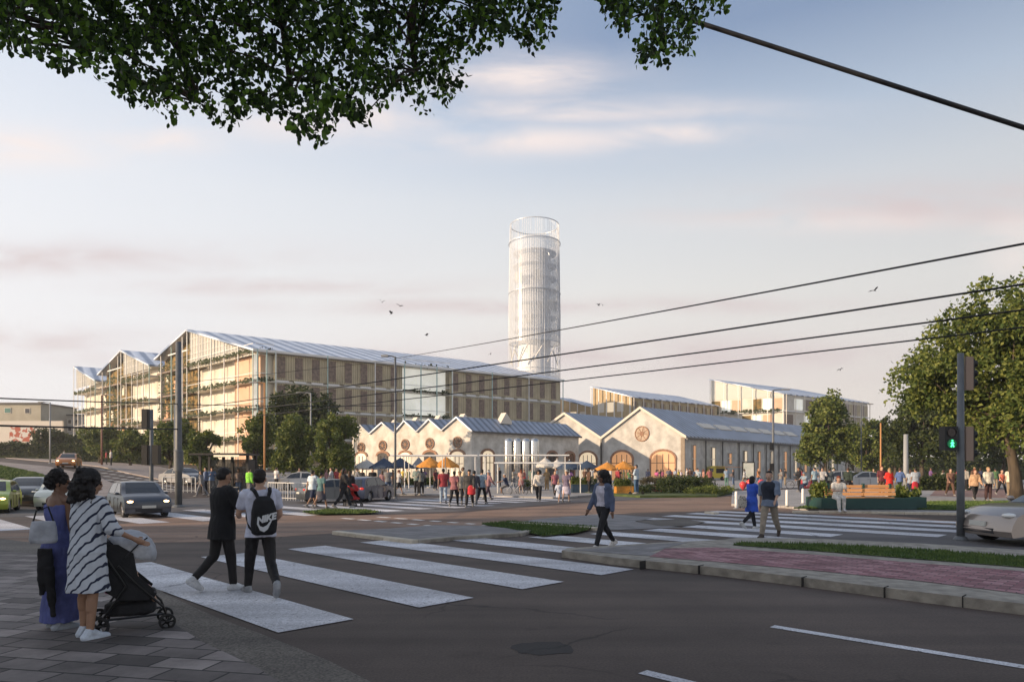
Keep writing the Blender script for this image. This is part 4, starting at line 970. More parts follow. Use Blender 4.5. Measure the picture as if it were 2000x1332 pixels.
for lb in limbs:
    n_ = len(lb); mb.tube(lb, [.16, .11]+[.045-.030*i/(n_-2) for i in range(n_-2)], 7); allp += [Vector(p) for p in lb[2:]]
    for a, b in zip(lb[2:], lb[3:]): allp += [Vector(a).lerp(Vector(b), t) for t in (.25, .5, .75)]
for c in clus[:330]:
    s = min(allp, key=lambda q: (q-c).length); mb.tube([s, s.lerp(c, .5)+Vector((0, 0, .06)), c], [.014, .009, .004], 4)
mb.build('trunk', M_BARK, root, True)
# ================================================================ people
def dgm(): return bpy.context.evaluated_depsgraph_get()
def remesh(mb, vox, smooth=4, noise=0.0, nf=10, zs=1.0):
    """one continuous surface out of the joined volumes"""
    me = bpy.data.meshes.new('tmp'); me.from_pydata(mb.v, [], mb.f); bm = bmesh.new(); bm.from_mesh(me)
    bmesh.ops.recalc_face_normals(bm, faces=bm.faces[:]); bm.to_mesh(me); bm.free()
    o = bpy.data.objects.new('tmp', me); COL.objects.link(o)
    m = o.modifiers.new('r', 'REMESH'); m.mode = 'VOXEL'; m.voxel_size = vox; m.use_smooth_shade = True
    if smooth: s = o.modifiers.new('s', 'SMOOTH'); s.factor = .5; s.iterations = smooth
    bpy.context.view_layer.update()
    out = bpy.data.meshes.new_from_object(o.evaluated_get(dgm())); bpy.data.objects.remove(o)
    if noise:
        cs = [v_.co.copy() for v_ in out.vertices]; ns = [v_.normal.copy() for v_ in out.vertices]; fl = []
        for c_, q in zip(cs, ns): fl += list(c_+q*(mnoise.noise(Vector((c_.x*nf, c_.y*nf, c_.z*nf*zs)))+.5*mnoise.noise(Vector((c_.x*nf, c_.y*nf, c_.z*nf*zs))*2.3))*noise)
        out.vertices.foreach_set('co', fl); out.update()
    out.materials.clear(); out.materials.append(None)
    return out
def cap(mb, a, ra, b, rb, seg=12):
    a, b = Vector(a), Vector(b); d = (b-a).normalized()
    mb.tube([a-d*ra*.55, a-d*ra*.25, a, a.lerp(b, .35), a.lerp(b, .7), b, b+d*rb*.25, b+d*rb*.55], [ra*.5, ra*.9, ra, ra+(rb-ra)*.28, ra+(rb-ra)*.66, rb, rb*.9, rb*.5], seg)
def loft(mb, rings, seg=18, X=None):
    vs, fs = [], []; n_ = len(rings)
    for z, hw, hd, yo in rings:
        for j in range(seg):
            t = 2*math.pi*j/seg; p = Vector((hw*math.copysign(abs(math.cos(t))**.85, math.cos(t)), yo+hd*math.copysign(abs(math.sin(t))**.85, math.sin(t)), z)); vs.append(X(p) if X else p)
    for i in range(n_-1):
        for j in range(seg): j2 = (j+1) % seg; fs.append((i*seg+j, i*seg+j2, (i+1)*seg+j2, (i+1)*seg+j))
    fs += [tuple(range(seg))[::-1], tuple(range((n_-1)*seg, n_*seg))]; mb.add(vs, fs)
POSES = {  # legs: (thigh forward, knee bend) left, right; arms: (forward, out, elbow, inward) left, right; lean, head turn, head nod
 'stand': dict(l=((2, 2), (-2, 2)), a=((3, 7, 12, 0), (0, 7, 10, 0)), lean=0, turn=0, nod=4),
 'stand2': dict(l=((6, 10), (-3, 0)), a=((12, 12, 95, 25), (0, 9, 20, 5)), lean=1, turn=15, nod=8),
 'chat': dict(l=((3, 4), (-3, 3)), a=((20, 18, 80, 10), (8, 20, 60, 10)), lean=0, turn=-15, nod=0),
 'phone': dict(l=((3, 4), (-4, 3)), a=((28, 8, 85, 22), (24, 8, 92, 25)), lean=3, turn=0, nod=22),
 'man2w': dict(l=((27, 6), (-22, 32)), a=((20, 12, 62, 18), (6, 14, 50, 18)), lean=3, turn=-20, nod=14),
 'walkA': dict(l=((24, 6), (-18, 22)), a=((-18, 8, 12, 0), (22, 8, 24, 4)), lean=3, turn=0, nod=4),
 'walkB': dict(l=((-20, 26), (24, 5)), a=((20, 8, 30, 4), (-16, 8, 14, 0)), lean=3, turn=10, nod=2),
 'man1': dict(l=((-9, 36), (10, 4)), a=((16, 12, 80, 15), (22, 8, 70, 12)), lean=2, turn=8, nod=22),
 'man2': dict(l=((20, 4), (-16, 34)), a=((20, 12, 62, 18), (6, 14, 50, 18)), lean=3, turn=0, nod=14),
 'wcen': dict(l=((22, 4), (-20, 18)), a=((-10, 13, 14, 0), (12, 13, 12, -3)), lean=1, turn=-12, nod=0),
 'push': dict(l=((3, 2), (-2, 3)), a=((10, 6, 20, 0), (12, 16, 48, -12)), lean=2, turn=-18, nod=4),
 'bag': dict(l=((2, 3), (-2, 2)), a=((6, 12, 80, -4), (4, 5, 8, 0)), lean=0, turn=-38, nod=2),
 'hug': dict(l=((16, 4), (-16, 34)), a=((34, 14, 80, 25), (30, 10, 60, 30)), lean=3, turn=22, nod=-6),
 'sit': dict(l=((84, 84), (80, 70)), a=((32, 8, 62, 25), (30, 8, 62, 25)), lean=12, turn=0, nod=22),
 'ride': dict(l=((70, 78), (62, 60)), a=((48, 10, 30, 0), (48, 10, 30, 0)), lean=14, turn=0, nod=0),
}
def skeleton(pose, fem):
    P = POSES[pose]; J = {}; sh = .168 if fem else .192; hp = .095 if fem else .09
    for k, sx in ((0, 1), (1, -1)):
        a, b = [R(v_) for v_ in P['l'][k]]
        h = Vector((sx*hp, 0, .93)); kn = h+Vector((sx*.005, -math.sin(a), -math.cos(a)))*.43; an = kn+Vector((0, -math.sin(a-b), -math.cos(a-b)))*.415
        f = min(.75, max(0, -(a-b)-R(8))*.8) if pose not in ('sit', 'ride') else 0
        fd = Vector((sx*.12, -math.cos(f), -math.sin(f))).normalized(); J[k, 'leg'] = (h, kn, an, fd, f)
    low = min(min(J[k, 'leg'][2].z-.075*math.cos(J[k, 'leg'][4]), (J[k, 'leg'][2]+J[k, 'leg'][3]*.15).z-.045) for k in (0, 1))
    ln = R(P['lean']); Rl = Matrix.Rotation(ln, 3, 'X'); piv = Vector((0, 0, .95))
    X = lambda p: Rl @ (Vector(p)-piv)+piv
    for k, sx in ((0, 1), (1, -1)):
        a, b, e, i = [R(v_) for v_ in P['a'][k]]
        s = X((sx*sh, 0, 1.405)); d = Vector((sx*math.sin(b), -math.sin(a)*math.cos(b), -math.cos(a)*math.cos(b)))
        el = s+d*.285; d2 = Vector((-sx*math.sin(i)+sx*math.sin(b)*.5, -math.sin(a+e)*math.cos(i), -math.cos(a+e)*math.cos(i))).normalized(); wr = el+d2*.25
        J[k, 'arm'] = (s, el, wr, d2)
    J['X'] = X; J['low'] = low
    T = Matrix.Rotation(R(P['turn']), 3, 'Z'); Nn = Matrix.Rotation(R(P['nod']), 3, 'X'); hc = X((0, -.01, 1.60))
    J['H'] = lambda p: hc+(T @ (Nn @ Vector(p)))
    return J
def torso(mb, J, fem, g=0.0, z0=.84, z1=1.56):
    if fem: r_ = [(.82, .13, .10, 0), (.90, .172, .12, .01), (.98, .155, .112, .0), (1.08, .118, .09, 0), (1.18, .130, .098, -.005), (1.28, .150, .118, -.012), (1.36, .158, .10, 0), (1.42, .135, .08, .005), (1.46, .075, .06, .01), (1.50, .052, .055, .01), (1.57, .05, .055, 0)]
    else: r_ = [(.82, .13, .10, 0), (.90, .162, .118, .01), (.98, .152, .112, 0), (1.08, .142, .105, 0), (1.18, .155, .11, 0), (1.28, .175, .122, -.005), (1.36, .182, .115, 0), (1.42, .160, .09, .005), (1.46, .085, .07, .01), (1.50, .062, .062, .01), (1.57, .058, .06, 0)]
    r_ = [q for q in r_ if z0 <= q[0] <= z1]
    loft(mb, [(z, w_+g, d+g, y) for z, w_, d, y in r_], 20, J['X'])
def hand(mb, wr, d, sx, fing):
    side = Vector((0, 1, 0)).cross(d); side = (side.normalized() if side.length > .2 else Vector((1, 0, 0))); th = d.cross(side).normalized()*-1
    if th.y > 0: th = -th
    pc = wr+d*.05
    mb.tube([wr-d*.02, wr+d*.02, pc, wr+d*.095], [.024, .030, .036, .030], 8)
    for i in range(4):
        o_ = th*(-.026+.0175*i); L_ = (.055, .068, .072, .062)[i]*1.1; b = wr+d*.085+o_; c = side*(-sx)*.3
        m1 = b+(d+c*.3).normalized()*L_*.5; m2 = m1+(d+c).normalized()*L_*.5
        mb.tube([b, m1, m2], [.0095*fing, .009*fing, .007*fing], 6)
    b = wr+d*.03+th*.028; m1 = b+(d*.5+th*.8).normalized()*.035; mb.tube([b, m1, m1+(d*.9+th*.2).normalized()*.03], [.012*fing, .0105*fing, .008*fing], 6)
def foot(mb, an, fd, f, g=0.0):
    up = Vector((0, 0, 1)); side = fd.cross(up).normalized(); un = side.cross(fd).normalized()
    heel = an-fd*.055-un*.045; ball = an+fd*.11-un*.052; toe = an+fd*.185-un*.058
    cap(mb, an+un*.02, .038+g, heel+un*.0, .034+g, 8); cap(mb, heel, .034+g, ball, .038+g*.8, 8); cap(mb, ball, .038+g, toe, .026+g, 8); cap(mb, an+fd*.02, .036+g, ball+un*.008, .03+g, 8)
CACHE = {}
def body_mesh(pose, fem, vox, fing):
    key = ('b', pose, fem, vox)
    if key in CACHE: return CACHE[key]
    J = skeleton(pose, fem); mb = MB(); torso(mb, J, fem)
    lf = .92 if fem else 1
    for k, sx in ((0, 1), (1, -1)):
        h, kn, an, fd, f = J[k, 'leg']; cap(mb, h, .082, kn, .052); cap(mb, kn, .052, an, .034)
        cap(mb, kn.lerp(an, .18)+Vector((0, .016, 0)), .046, kn.lerp(an, .45)+Vector((0, .014, 0)), .042); foot(mb, an, fd, f)
        s, el, wr, d = J[k, 'arm']; cap(mb, s, .047*lf, el, .036*lf); cap(mb, el, .036*lf, wr, .024*lf); hand(mb, wr, d, sx, fing)
        cap(mb, J['X']((sx*.05, .01, 1.45)), .045, s, .048)
    Hd = J['H']; MH = lambda c, r, sc: mb.add([Hd(Vector(c)+Vector((r*sc[0]*math.cos(t)*math.sin(q), r*sc[1]*math.sin(t)*math.sin(q), r*sc[2]*math.cos(q)))) for q in [math.pi*(i+.02)/8.04 for i in range(9)] for t in [2*math.pi*j/14 for j in range(14)]],
        [(i*14+j, i*14+(j+1) % 14, (i+1)*14+(j+1) % 14, (i+1)*14+j) for i in range(8) for j in range(14)]+[tuple(range(14))[::-1], tuple(range(112, 126))])
    MH((0, .012, .035), .1, (.76, .93, .88)); MH((0, -.022, -.035), .1, (.58, .62, .80)); MH((0, -.045, -.085), .03, (1.1, 1, .8))
    MH((0, -.098, -.012), .014, (.9, 1.1, 1.7)); MH((0, -.084, .022), .03, (1.6, .5, .5)); MH((0, -.084, -.055), .02, (1.3, .7, .6))
    for sx in (1, -1): MH((sx*.077, .012, -.01), .022, (.45, .9, 1.4)); MH((sx*.035, -.07, -.035), .025, (1, .8, 1))
    n0 = J['X']((0, .015, 1.44)); cap(mb, n0, .055 if not fem else .048, Hd((0, .012, -.05)), .05 if not fem else .044)
    me = remesh(mb, vox, 3); CACHE[key] = (me, J); return CACHE[key]
def cloth_mesh(kind, pose, fem, vox):
    key = (kind, pose, fem, vox)
    if key in CACHE: return CACHE[key]
    J = skeleton(pose, fem); mb = MB(); nz = .004; X = J['X']
    g = {'tee': .020, 'long': .022, 'jacket': .034, 'dress': .022, 'maxi': .014, 'tank': .012, 'shirt': .026, 'vest': .03, 'coat': .034, 'longtee': .03}.get(kind, .015)
    if kind in ('tee', 'long', 'jacket', 'tank', 'shirt', 'vest', 'dress', 'maxi', 'coat', 'longtee'):
        zt = 1.43 if kind in ('tank', 'maxi') else 1.465
        if kind in ('maxi',): zt = 1.37
        torso(mb, J, fem, g, .9 if kind not in ('tank',) else .98, zt)
        if kind in ('tee', 'shirt', 'longtee', 'long', 'jacket'):
            lo = {'longtee': .74, 'jacket': .88}.get(kind, .85); loft(mb, [(lo, .178+g, .135+g, 0), (.95, .165+g, .122+g, 0), (1.05, .14+g, .11+g, 0)], 20, X)
        sl = {'tee': (.62, 0), 'shirt': (1, .0), 'longtee': (.75, 0), 'dress': (1, .35), 'long': (1, 1), 'jacket': (1, 1), 'coat': (1, .95)}.get(kind)
        for k, sx in ((0, 1), (1, -1)):
            s, el, wr, d = J[k, 'arm']
            if sl:
                sx0 = X((sx*.07, .01, 1.43)); cap(mb, sx0, .05+g*.6, s, .055+g*.7)
                q = s.lerp(el, sl[0]); cap(mb, s, .054+g*.8, q, .046+g)
                if sl[1]: cap(mb, el, .045+g*.9, el.lerp(wr, sl[1]), .032+g*.9)
            elif kind == 'maxi':
                cap(mb, X((sx*.085, -.09, 1.33)), .02, X((sx*.095, -.02, 1.455)), .016); cap(mb, X((sx*.095, -.02, 1.455)), .016, X((sx*.08, .10, 1.33)), .018)
    if kind == 'dress':
        loft(mb, [(.50, .205, .17, 0), (.60, .20, .165, 0), (.75, .195, .155, 0), (.9, .185, .142, .01), (1.05, .175, .135, 0), (1.25, .175, .135, 0), (1.36, .175, .12, 0)], 24); nz = .008
    if kind == 'coat':
        loft(mb, [(.60, .22, .18, 0), (.75, .21, .165, 0), (.9, .195, .15, 0), (1.05, .16, .125, 0)], 24); nz = .006
    if kind == 'maxi':
        loft(mb, [(.10, .185, .165, 0), (.3, .18, .15, 0), (.6, .185, .145, 0), (.85, .195, .15, .01), (1.0, .165, .125, 0), (1.1, .13, .10, 0)], 26); nz = .009
    if kind == 'skirt':
        loft(mb, [(.48, .24, .20, 0), (.7, .215, .17, 0), (.9, .185, .14, .01), (1.03, .15, .118, 0)], 24); nz = .008
    if kind in ('trousers', 'shorts', 'slim'):
        e = .012 if kind == 'slim' else .022
        loft(mb, [(.83, .14, .115, 0), (.9, .168+e, .124+e*.6, .008), (.98, .158+e*.6, .116+e*.6, 0), (1.03, .148+e*.3, .108+e*.4, 0)], 20)
        for k in (0, 1):
            h, kn, an, fd, f = J[k, 'leg']; cap(mb, h, .086+e*.6, kn, .056+e)
            if kind == 'shorts': mb.v = mb.v; 
            else: cap(mb, kn, .056+e, an+(kn-an).normalized()*.03, .038+e); 
        if kind == 'shorts': pass
    if kind[:4] == 'shoe':
        for k in {'shoe_a': (0,), 'shoe_b': (1,)}.get(kind, (0, 1)): h, kn, an, fd, f = J[k, 'leg']; foot(mb, an, fd, f, .011)
        nz = 0
    me = remesh(mb, vox, 4, nz*1.9, 13, .38); CACHE[key] = (me, J); return CACHE[key]
def hair_mesh(style, pose, fem, vox):
    key = ('h', style, pose, fem, vox)
    if key in CACHE: return CACHE[key]
    J = skeleton(pose, fem); Hd = J['H']; mb = MB(); r = random.Random(3)
    def E(c, rx, ry, rz):
        mb.add([Hd(Vector(c)+Vector((rx*math.cos(t)*math.sin(q), ry*math.sin(t)*math.sin(q), rz*math.cos(q)))) for q in [math.pi*(i+.02)/8.04 for i in range(9)] for t in [2*math.pi*j/14 for j in range(14)]],
            [(i*14+j, i*14+(j+1) % 14, (i+1)*14+(j+1) % 14, (i+1)*14+j) for i in range(8) for j in range(14)]+[tuple(range(14))[::-1], tuple(range(112, 126))])
    nz, nf = .004, 30
    if style == 'short': E((0, .03, .055), .083, .088, .078); E((0, .05, .0), .078, .065, .07); E((0, -.018, .088), .066, .055, .034)
    if style == 'long': E((0, .035, .05), .09, .095, .085); E((0, .07, -.04), .092, .06, .12); E((0, .075, -.14), .085, .045, .10)
    if style == 'bun': E((0, .03, .045), .088, .095, .082); E((0, .05, .12), .06, .06, .055); nz = .008
    if style == 'pony': E((0, .03, .045), .084, .092, .08); E((0, .12, .0), .03, .04, .09)
    if style == 'puff':
        E((0, .03, .045), .10, .11, .095); E((.02, .07, .02), .105, .085, .10)
        for sx in (-1, 1): E((sx*.075, .03, .10), .062, .06, .06)
        nz, nf = .018, 34
    if style == 'curly':
        E((0, .04, .05), .135, .125, .12); E((0, .07, -.06), .15, .11, .14)
        for _ in range(70):
            t = r.uniform(0, 6.28); z = r.uniform(-.19, .14); q = .142 if z < .05 else .095
            if math.sin(t) < -.35 and z < .04: continue
            e_ = r.uniform(.018, .032); E((q*math.cos(t)*1.08, .055+q*math.sin(t)*.85, z), e_, e_, e_)
        nz, nf = .010, 40
    if style == 'cap': E((0, .012, .075), .088, .10, .062); E((0, -.10, .055), .06, .07, .012); nz = 0
    if style == 'hat': E((0, .01, .09), .085, .095, .07); E((0, .01, .055), .16, .17, .012); nz = 0
    me = remesh(mb, vox, 2, nz, nf); CACHE[key] = (me, J); return CACHE[key]
def cm(c, rough=.85):
    key = 'cloth_%d_%d_%d' % tuple(int(v_*255) for v_ in c)
    return mat(key, tuple(v_*.8 for v_ in c), rough, col2=tuple(min(1, v_*1.2) for v_ in c), scale=9, bump=.25, bscale=40)
SK = {'light': (.44, .27, .19), 'tan': (.33, .19, .12), 'brown': (.17, .09, .055), 'dark': (.09, .05, .032)}
def put(name, me, m, parent, z):
    o = bpy.data.objects.new(name, me); COL.objects.link(o); o.parent = parent; o.location = (0, 0, z)
    o.material_slots[0].link = 'OBJECT'; o.material_slots[0].material = m; return o
def person(label, loc, face, pose='stand', fem=False, h=1.72, top=('tee', (.5, .5, .5)), bottom=('trousers', (.05, .05, .08)), hair=('short', (.02, .015, .01)), skin='light',
           shoes=(.6, .6, .6), vox=.022, group=None, cat='person', z=None, extra=None, topmat=None):
    """face: heading in degrees, 0 = towards +X, 90 = away from the viewer"""
    root = thing('person', label, cat, loc, R(face+90), group)
    me, J = body_mesh(pose, fem, vox, 1.0 if vox < .01 else 1.25); s = h/1.72; dz = -J['low'] if z is None else z
    root.scale = (s, s, s)
    sk = mat('skin_'+skin, SK[skin], .55, col2=tuple(v_*1.15 for v_ in SK[skin]), scale=12)
    put('body', me, sk, root, dz)
    if top: put(top[0] if top[0] in ('dress', 'jacket', 'coat') else 'shirt', cloth_mesh(top[0], pose, fem, vox)[0], topmat or cm(top[1]), root, dz)
    if bottom: put('skirt' if bottom[0] == 'skirt' else 'trousers', cloth_mesh(bottom[0], pose, fem, vox)[0], cm(bottom[1]), root, dz)
    put('hair' if hair[0] not in ('cap', 'hat') else 'cap', hair_mesh(hair[0], pose, fem, vox)[0], cm(hair[1], .7), root, dz)
    for q_ in ('shoe_a', 'shoe_b'): put('shoe', cloth_mesh(q_, pose, fem, vox)[0], cm(shoes), root, dz)
    if vox < .01 or extra == 'eyes':
        em = mat('eye_dark', (.02, .015, .012), .2); mb = MB()
        for sx in (1, -1):
            mb2 = MB(); mb2.ball(J['H']((sx*.032, -.083, .0)), .009, 8); mb2.build('eye', em, root).location = (0, 0, dz)
        mb2 = MB(); mb2.ball(J['H']((0, -.099, -.052)), .011, 8, sc=(2, .5, .45)); mb2.build('lips', mat('lips', (.30, .10, .08), .5), root).location = (0, 0, dz)
    return root, J, dz, s
# ---------------------------------------------------------------- the five people in front
def wavymat():
    m = bpy.data.materials.new('wavy_striped_cotton'); m.use_nodes = True; t = m.node_tree; p = t.nodes['Principled BSDF']; n = t.nodes.new; l = t.links.new
    tc_ = n('ShaderNodeTexCoord'); mp = n('ShaderNodeMapping'); mp.inputs['Rotation'].default_value = (R(20), R(-42), 0); l(tc_.outputs['Object'], mp.inputs[0])
    wv = n('ShaderNodeTexWave'); wv.bands_direction = 'Z'; wv.inputs['Scale'].default_value = 3.9; wv.inputs['Distortion'].default_value = 2.2; wv.inputs['Detail'].default_value = 1; wv.inputs['Detail Scale'].default_value = 2.5
    l(mp.outputs[0], wv.inputs['Vector']); cr = n('ShaderNodeValToRGB'); e = cr.color_ramp.elements; e[0].position = .10; e[1].position = .16; e[0].color = (.02, .026, .06, 1); e[1].color = (.55, .59, .65, 1)
    l(wv.outputs['Color'], cr.inputs[0]); l(cr.outputs[0], p.inputs['Base Color']); p.inputs['Roughness'].default_value = .9; return m
V = .0065
a = G(116, 1228); person('person in a purple strapped top and long blue skirt holding a jacket, back turned', a, 62, 'bag', True, 1.64, ('maxi', (.085, .10, .27)), None, ('puff', (.008, .006, .006)), 'brown', (.35, .38, .42), V)
b = G(172, 1247); person('person in a white dress with navy wavy stripes and curly dark hair', b, 68, 'push', True, 1.64, ('dress', (.6, .6, .65)), None, ('curly', (.010, .008, .008)), 'tan', (.60, .66, .74), V, topmat=wavymat())
c = G(434, 1154); M1 = person('person all in black with a cap-like haircut looking down at a phone on the crosswalk', c, 52, 'man1', False, 1.69, ('longtee', (.010, .010, .012)), ('slim', (.009, .009, .011)), ('short', (.008, .006, .005)), 'tan', (.62, .63, .64), V)
d = G(509, 1163); M2 = person('person in a white T-shirt and black trousers carrying a black backpack', d, 122, 'man2w', False, 1.74, ('tee', (.60, .62, .74)), ('slim', (.009, .009, .011)), ('short', (.018, .011, .008)), 'light', (.30, .31, .32), V)
e = G(1178, 1072); W3 = person('person in a denim jacket, pale T-shirt and black trousers walking by the island tip', e, 215, 'wcen', True, 1.68, ('tank', (.50, .48, .55)), ('slim', (.012, .012, .015)), ('curly', (.010, .007, .006)), 'brown', (.70, .66, .62), .009)
# open denim jacket of the walker: sleeves and two front halves
def denim():
    J = W3[1]; mb = MB(); X = J['X']
    for k, sx in ((0, 1), (1, -1)):
        s, el, wr, dd = J[k, 'arm']; cap(mb, X((sx*.08, .02, 1.43)), .06, s, .07); cap(mb, s, .072, el, .062); cap(mb, el, .062, el.lerp(wr, .95), .05)
        cap(mb, X((sx*.135, -.02, 1.36)), .07, X((sx*.165, -.01, .98)), .07)
    cap(mb, X((.07, .07, 1.36)), .075, X((.08, .07, 1.0)), .08); cap(mb, X((-.07, .07, 1.36)), .075, X((-.08, .07, 1.0)), .08)
    me = remesh(mb, .009, 3, .005, 12); put('jacket', me, cm((.085, .11, .18)), W3[0], W3[2])
denim()
# phone, backpack, handbag, jacket over the arm: things of their own
J = M1[1]; wp = (J[0, 'arm'][2]+J[1, 'arm'][2])/2+Vector((0, -.12, .03)); T = Matrix.Translation(c) @ Matrix.Rotation(R(52+90), 4, 'Z') @ Matrix.Scale(M1[3], 4)
mb = MB(); mb.box(-.037, .037, -.08, .08, -.004, .004); o = mb.build('phone', mat('phone_black', (.01, .01, .01), .2)); o.matrix_world = T @ Matrix.Translation(wp+Vector((0, 0, M1[2]))) @ Matrix.Rotation(R(-35), 4, 'X')
tag(o, 'small black phone held by the person all in black', 'phone')
T = Matrix.Translation(d) @ Matrix.Rotation(R(122+90), 4, 'Z') @ Matrix.Scale(M2[3], 4)
root = thing('backpack', 'black backpack with a large white curved emblem on the back of the white T-shirt', 'backpack', d, R(122+90)); zb = M2[2]
M_BLK = cm((.010, .010, .012)); M_EMB = mat('emblem_white', (.62, .64, .66), .6)
mb = MB(); loft(mb, [(.90, .11, .055, .20), (.93, .155, .085, .205), (1.05, .165, .10, .21), (1.22, .155, .09, .205), (1.34, .125, .065, .19), (1.40, .07, .035, .17)], 20)
me = remesh(mb, .009, 4, .003, 12); put('bag', me, M_BLK, root, zb)
mb = MB(); loft(mb, [(.93, .10, .02, .285), (.96, .125, .045, .285), (1.10, .128, .05, .29), (1.16, .11, .03, .28)], 16); put('front_pocket', remesh(mb, .009, 4), M_BLK, root, zb)
for sx in (-1, 1):
    mb = MB(); mb.tube([(sx*.06, .16, 1.37), (sx*.095, .11, 1.46), (sx*.11, .03, 1.49), (sx*.12, -.06, 1.45), (sx*.125, -.135, 1.33), (sx*.15, -.10, 1.12), (sx*.16, .08, 1.0), (sx*.13, .15, .95)], [.022, .026, .026, .026, .024, .02, .014, .012], 8)
    put('strap', (lambda o_: (o_.data.materials.clear(), o_.data.materials.append(None), o_)[2])(mb.build('strap', M_BLK)).data, M_BLK, root, zb)
for o in list(COL.objects):
    if o.name.startswith('strap') and o.parent is None: bpy.data.objects.remove(o)
def text_mesh(s, size, m, name, parent, ex=.002, shear=.3, bold=.004):
    cu = bpy.data.curves.new('t', 'FONT'); cu.body = s; cu.size = size; cu.extrude = ex; cu.align_x = 'CENTER'; cu.shear = shear; cu.offset = bold
    o = bpy.data.objects.new('t', cu); COL.objects.link(o); bpy.context.view_layer.update()
    me = bpy.data.meshes.new_from_object(o.evaluated_get(dgm())); bpy.data.objects.remove(o); me.materials.clear(); me.materials.append(m)
    q = bpy.data.objects.new(name, me); COL.objects.link(q); q.parent = parent; return q
MX = Matrix.Translation((0, .345, 0)) @ Matrix.Rotation(R(180), 4, 'Z') @ Matrix.Rotation(R(90), 4, 'X')
tm = text_mesh('NIKE', .105, M_EMB, 'emblem_lettering', root, .003, .35, .006); tm.matrix_local = Matrix.Translation((0, 0, zb)) @ MX @ Matrix.Translation((0.0, 1.085, 0)) @ Matrix.Rotation(R(14), 4, 'Z') @ Matrix.Scale(1.05, 4)
def swoosh(k, z):
    up = [(-.10, .02), (-.085, -.035), (-.05, -.055), (.0, -.04), (.11, .06)]; lo = [(.11, .06), (.0, -.075*k), (-.05, -.095*k), (-.095, -.07*k), (-.115, -.01)]
    P_ = up+lo[1:]; mb = MB(); n_ = len(P_); mb.add([(x, y, z) for x, y in P_]+[(x, y, z-.004) for x, y in P_], [tuple(range(n_))[::-1], tuple(range(n_, 2*n_))]+[(i, (i+1) % n_, (i+1) % n_+n_, i+n_) for i in range(n_)]); return mb
o = swoosh(1.25, .0).build('emblem_curve', M_EMB, root); o.matrix_local = Matrix.Translation((0, 0, zb)) @ MX @ Matrix.Translation((0, 1.075, 0)) @ Matrix.Rotation(R(10), 4, 'Z')
o = swoosh(.62, .004).build('emblem_black_curve', M_BLK, root); o.matrix_local = Matrix.Translation((0, 0, zb)) @ MX @ Matrix.Translation((.01, 1.085, 0)) @ Matrix.Rotation(R(10), 4, 'Z') @ Matrix.Scale(.75, 4)  # black curve laid over the white emblem
# handbag and jacket on the left arm of the person with the puffed hair
hb = WP(85, 1035, 6.75); root = thing('handbag', 'pale grey handbag hanging beside the long blue skirt', 'handbag', (hb.x, hb.y, hb.z-.13), R(20))
mb = MB(); loft(mb, [(0, .11, .05, 0), (.03, .125, .06, 0), (.15, .115, .05, 0), (.22, .10, .03, 0)], 16); put('bag', remesh(mb, .008, 3), cm((.38, .40, .44)), root, 0)
mb = MB(); mb.tube([(-.09, 0, .2), (-.06, 0, .32), (.04, .0, .36), (.09, 0, .2)], .008, 6); mb.build('handle', M_BLK, root)
mb = MB(); loft(mb, [(-.25, .045, .03, 0), (-.05, .08, .045, 0), (.1, .07, .04, 0)], 16); cap(mb, (-.03, 0, -.1), .045, (-.03, 0, -.36), .028); cap(mb, (.04, 0, -.1), .05, (.07, .02, -.58), .025)
o = bpy.data.objects.new('folded_jacket', remesh(mb, .010, 3, .012, 8)); COL.objects.link(o); o.data.materials.clear(); o.data.materials.append(M_BLK); q = WP(88, 1090, 6.85); o.location = (q.x, q.y, q.z)
tag(o, 'black jacket hanging folded under the pale grey handbag', 'jacket')
# ---------------------------------------------------------------- stroller
sc_ = G(256, 1228); root = thing('stroller', 'black pushchair with a grey sun canopy beside the striped dress', 'stroller', sc_, R(30)); M_FR = mat('black_tube', (.012, .012, .013), .35, metal=.3)
# local: +x forward, y side
def wheel(x, y, r_):
    w_ = MB().lathe([(r_*.72, -.022), (r_, -.016), (r_, .016), (r_*.72, .022), (r_*.72, -.022)], (0, 0, 0), 24).build('wheel', mat('wheel_rubber', (.015, .015, .015), .8), root); w_.location = (x, y, r_); w_.rotation_euler = (R(90), 0, 0)
    mb = MB(); mb.lathe([(.001, -.02), (.025, -.02), (.025, .02), (.001, .02)], seg=12)
    for k in range(5): t = k*1.2566; mb.tube([(0, 0, 0), (math.cos(t)*r_*.75, math.sin(t)*r_*.75, 0)], .009, 5)
    mb.build('spoke_hub', M_FR, w_, True)
for x, y, r_ in ((-.30, .25, .105), (-.30, -.25, .105), (.34, .20, .085), (.34, -.20, .085)): wheel(x, y, r_)
for s in (1, -1):
    MB().tube([(-.30, .24*s, .11), (-.05, .25*s, .50), (-.22, .25*s, .80), (-.40, .24*s, 1.0)], .013, 8).build('frame_tube', M_FR, root)
    MB().tube([(.34, .20*s, .13), (.30, .21*s, .25), (.02, .25*s, .55), (-.12, .25*s, .72)], .013, 8).build('frame_tube', M_FR, root)
    MB().tube([(-.30, .22*s, .16), (.30, .2*s, .17)], .012, 8).build('frame_tube', M_FR, root)
MB().tube([(-.40, -.24, 1.0), (-.43, -.1, 1.02), (-.43, .1, 1.02), (-.40, .24, 1.0)], .017, 8).build('handlebar', M_FR, root)
MB().tube([(-.30, -.24, .105), (-.30, .24, .105)], .011, 8).build('axle', M_FR, root)
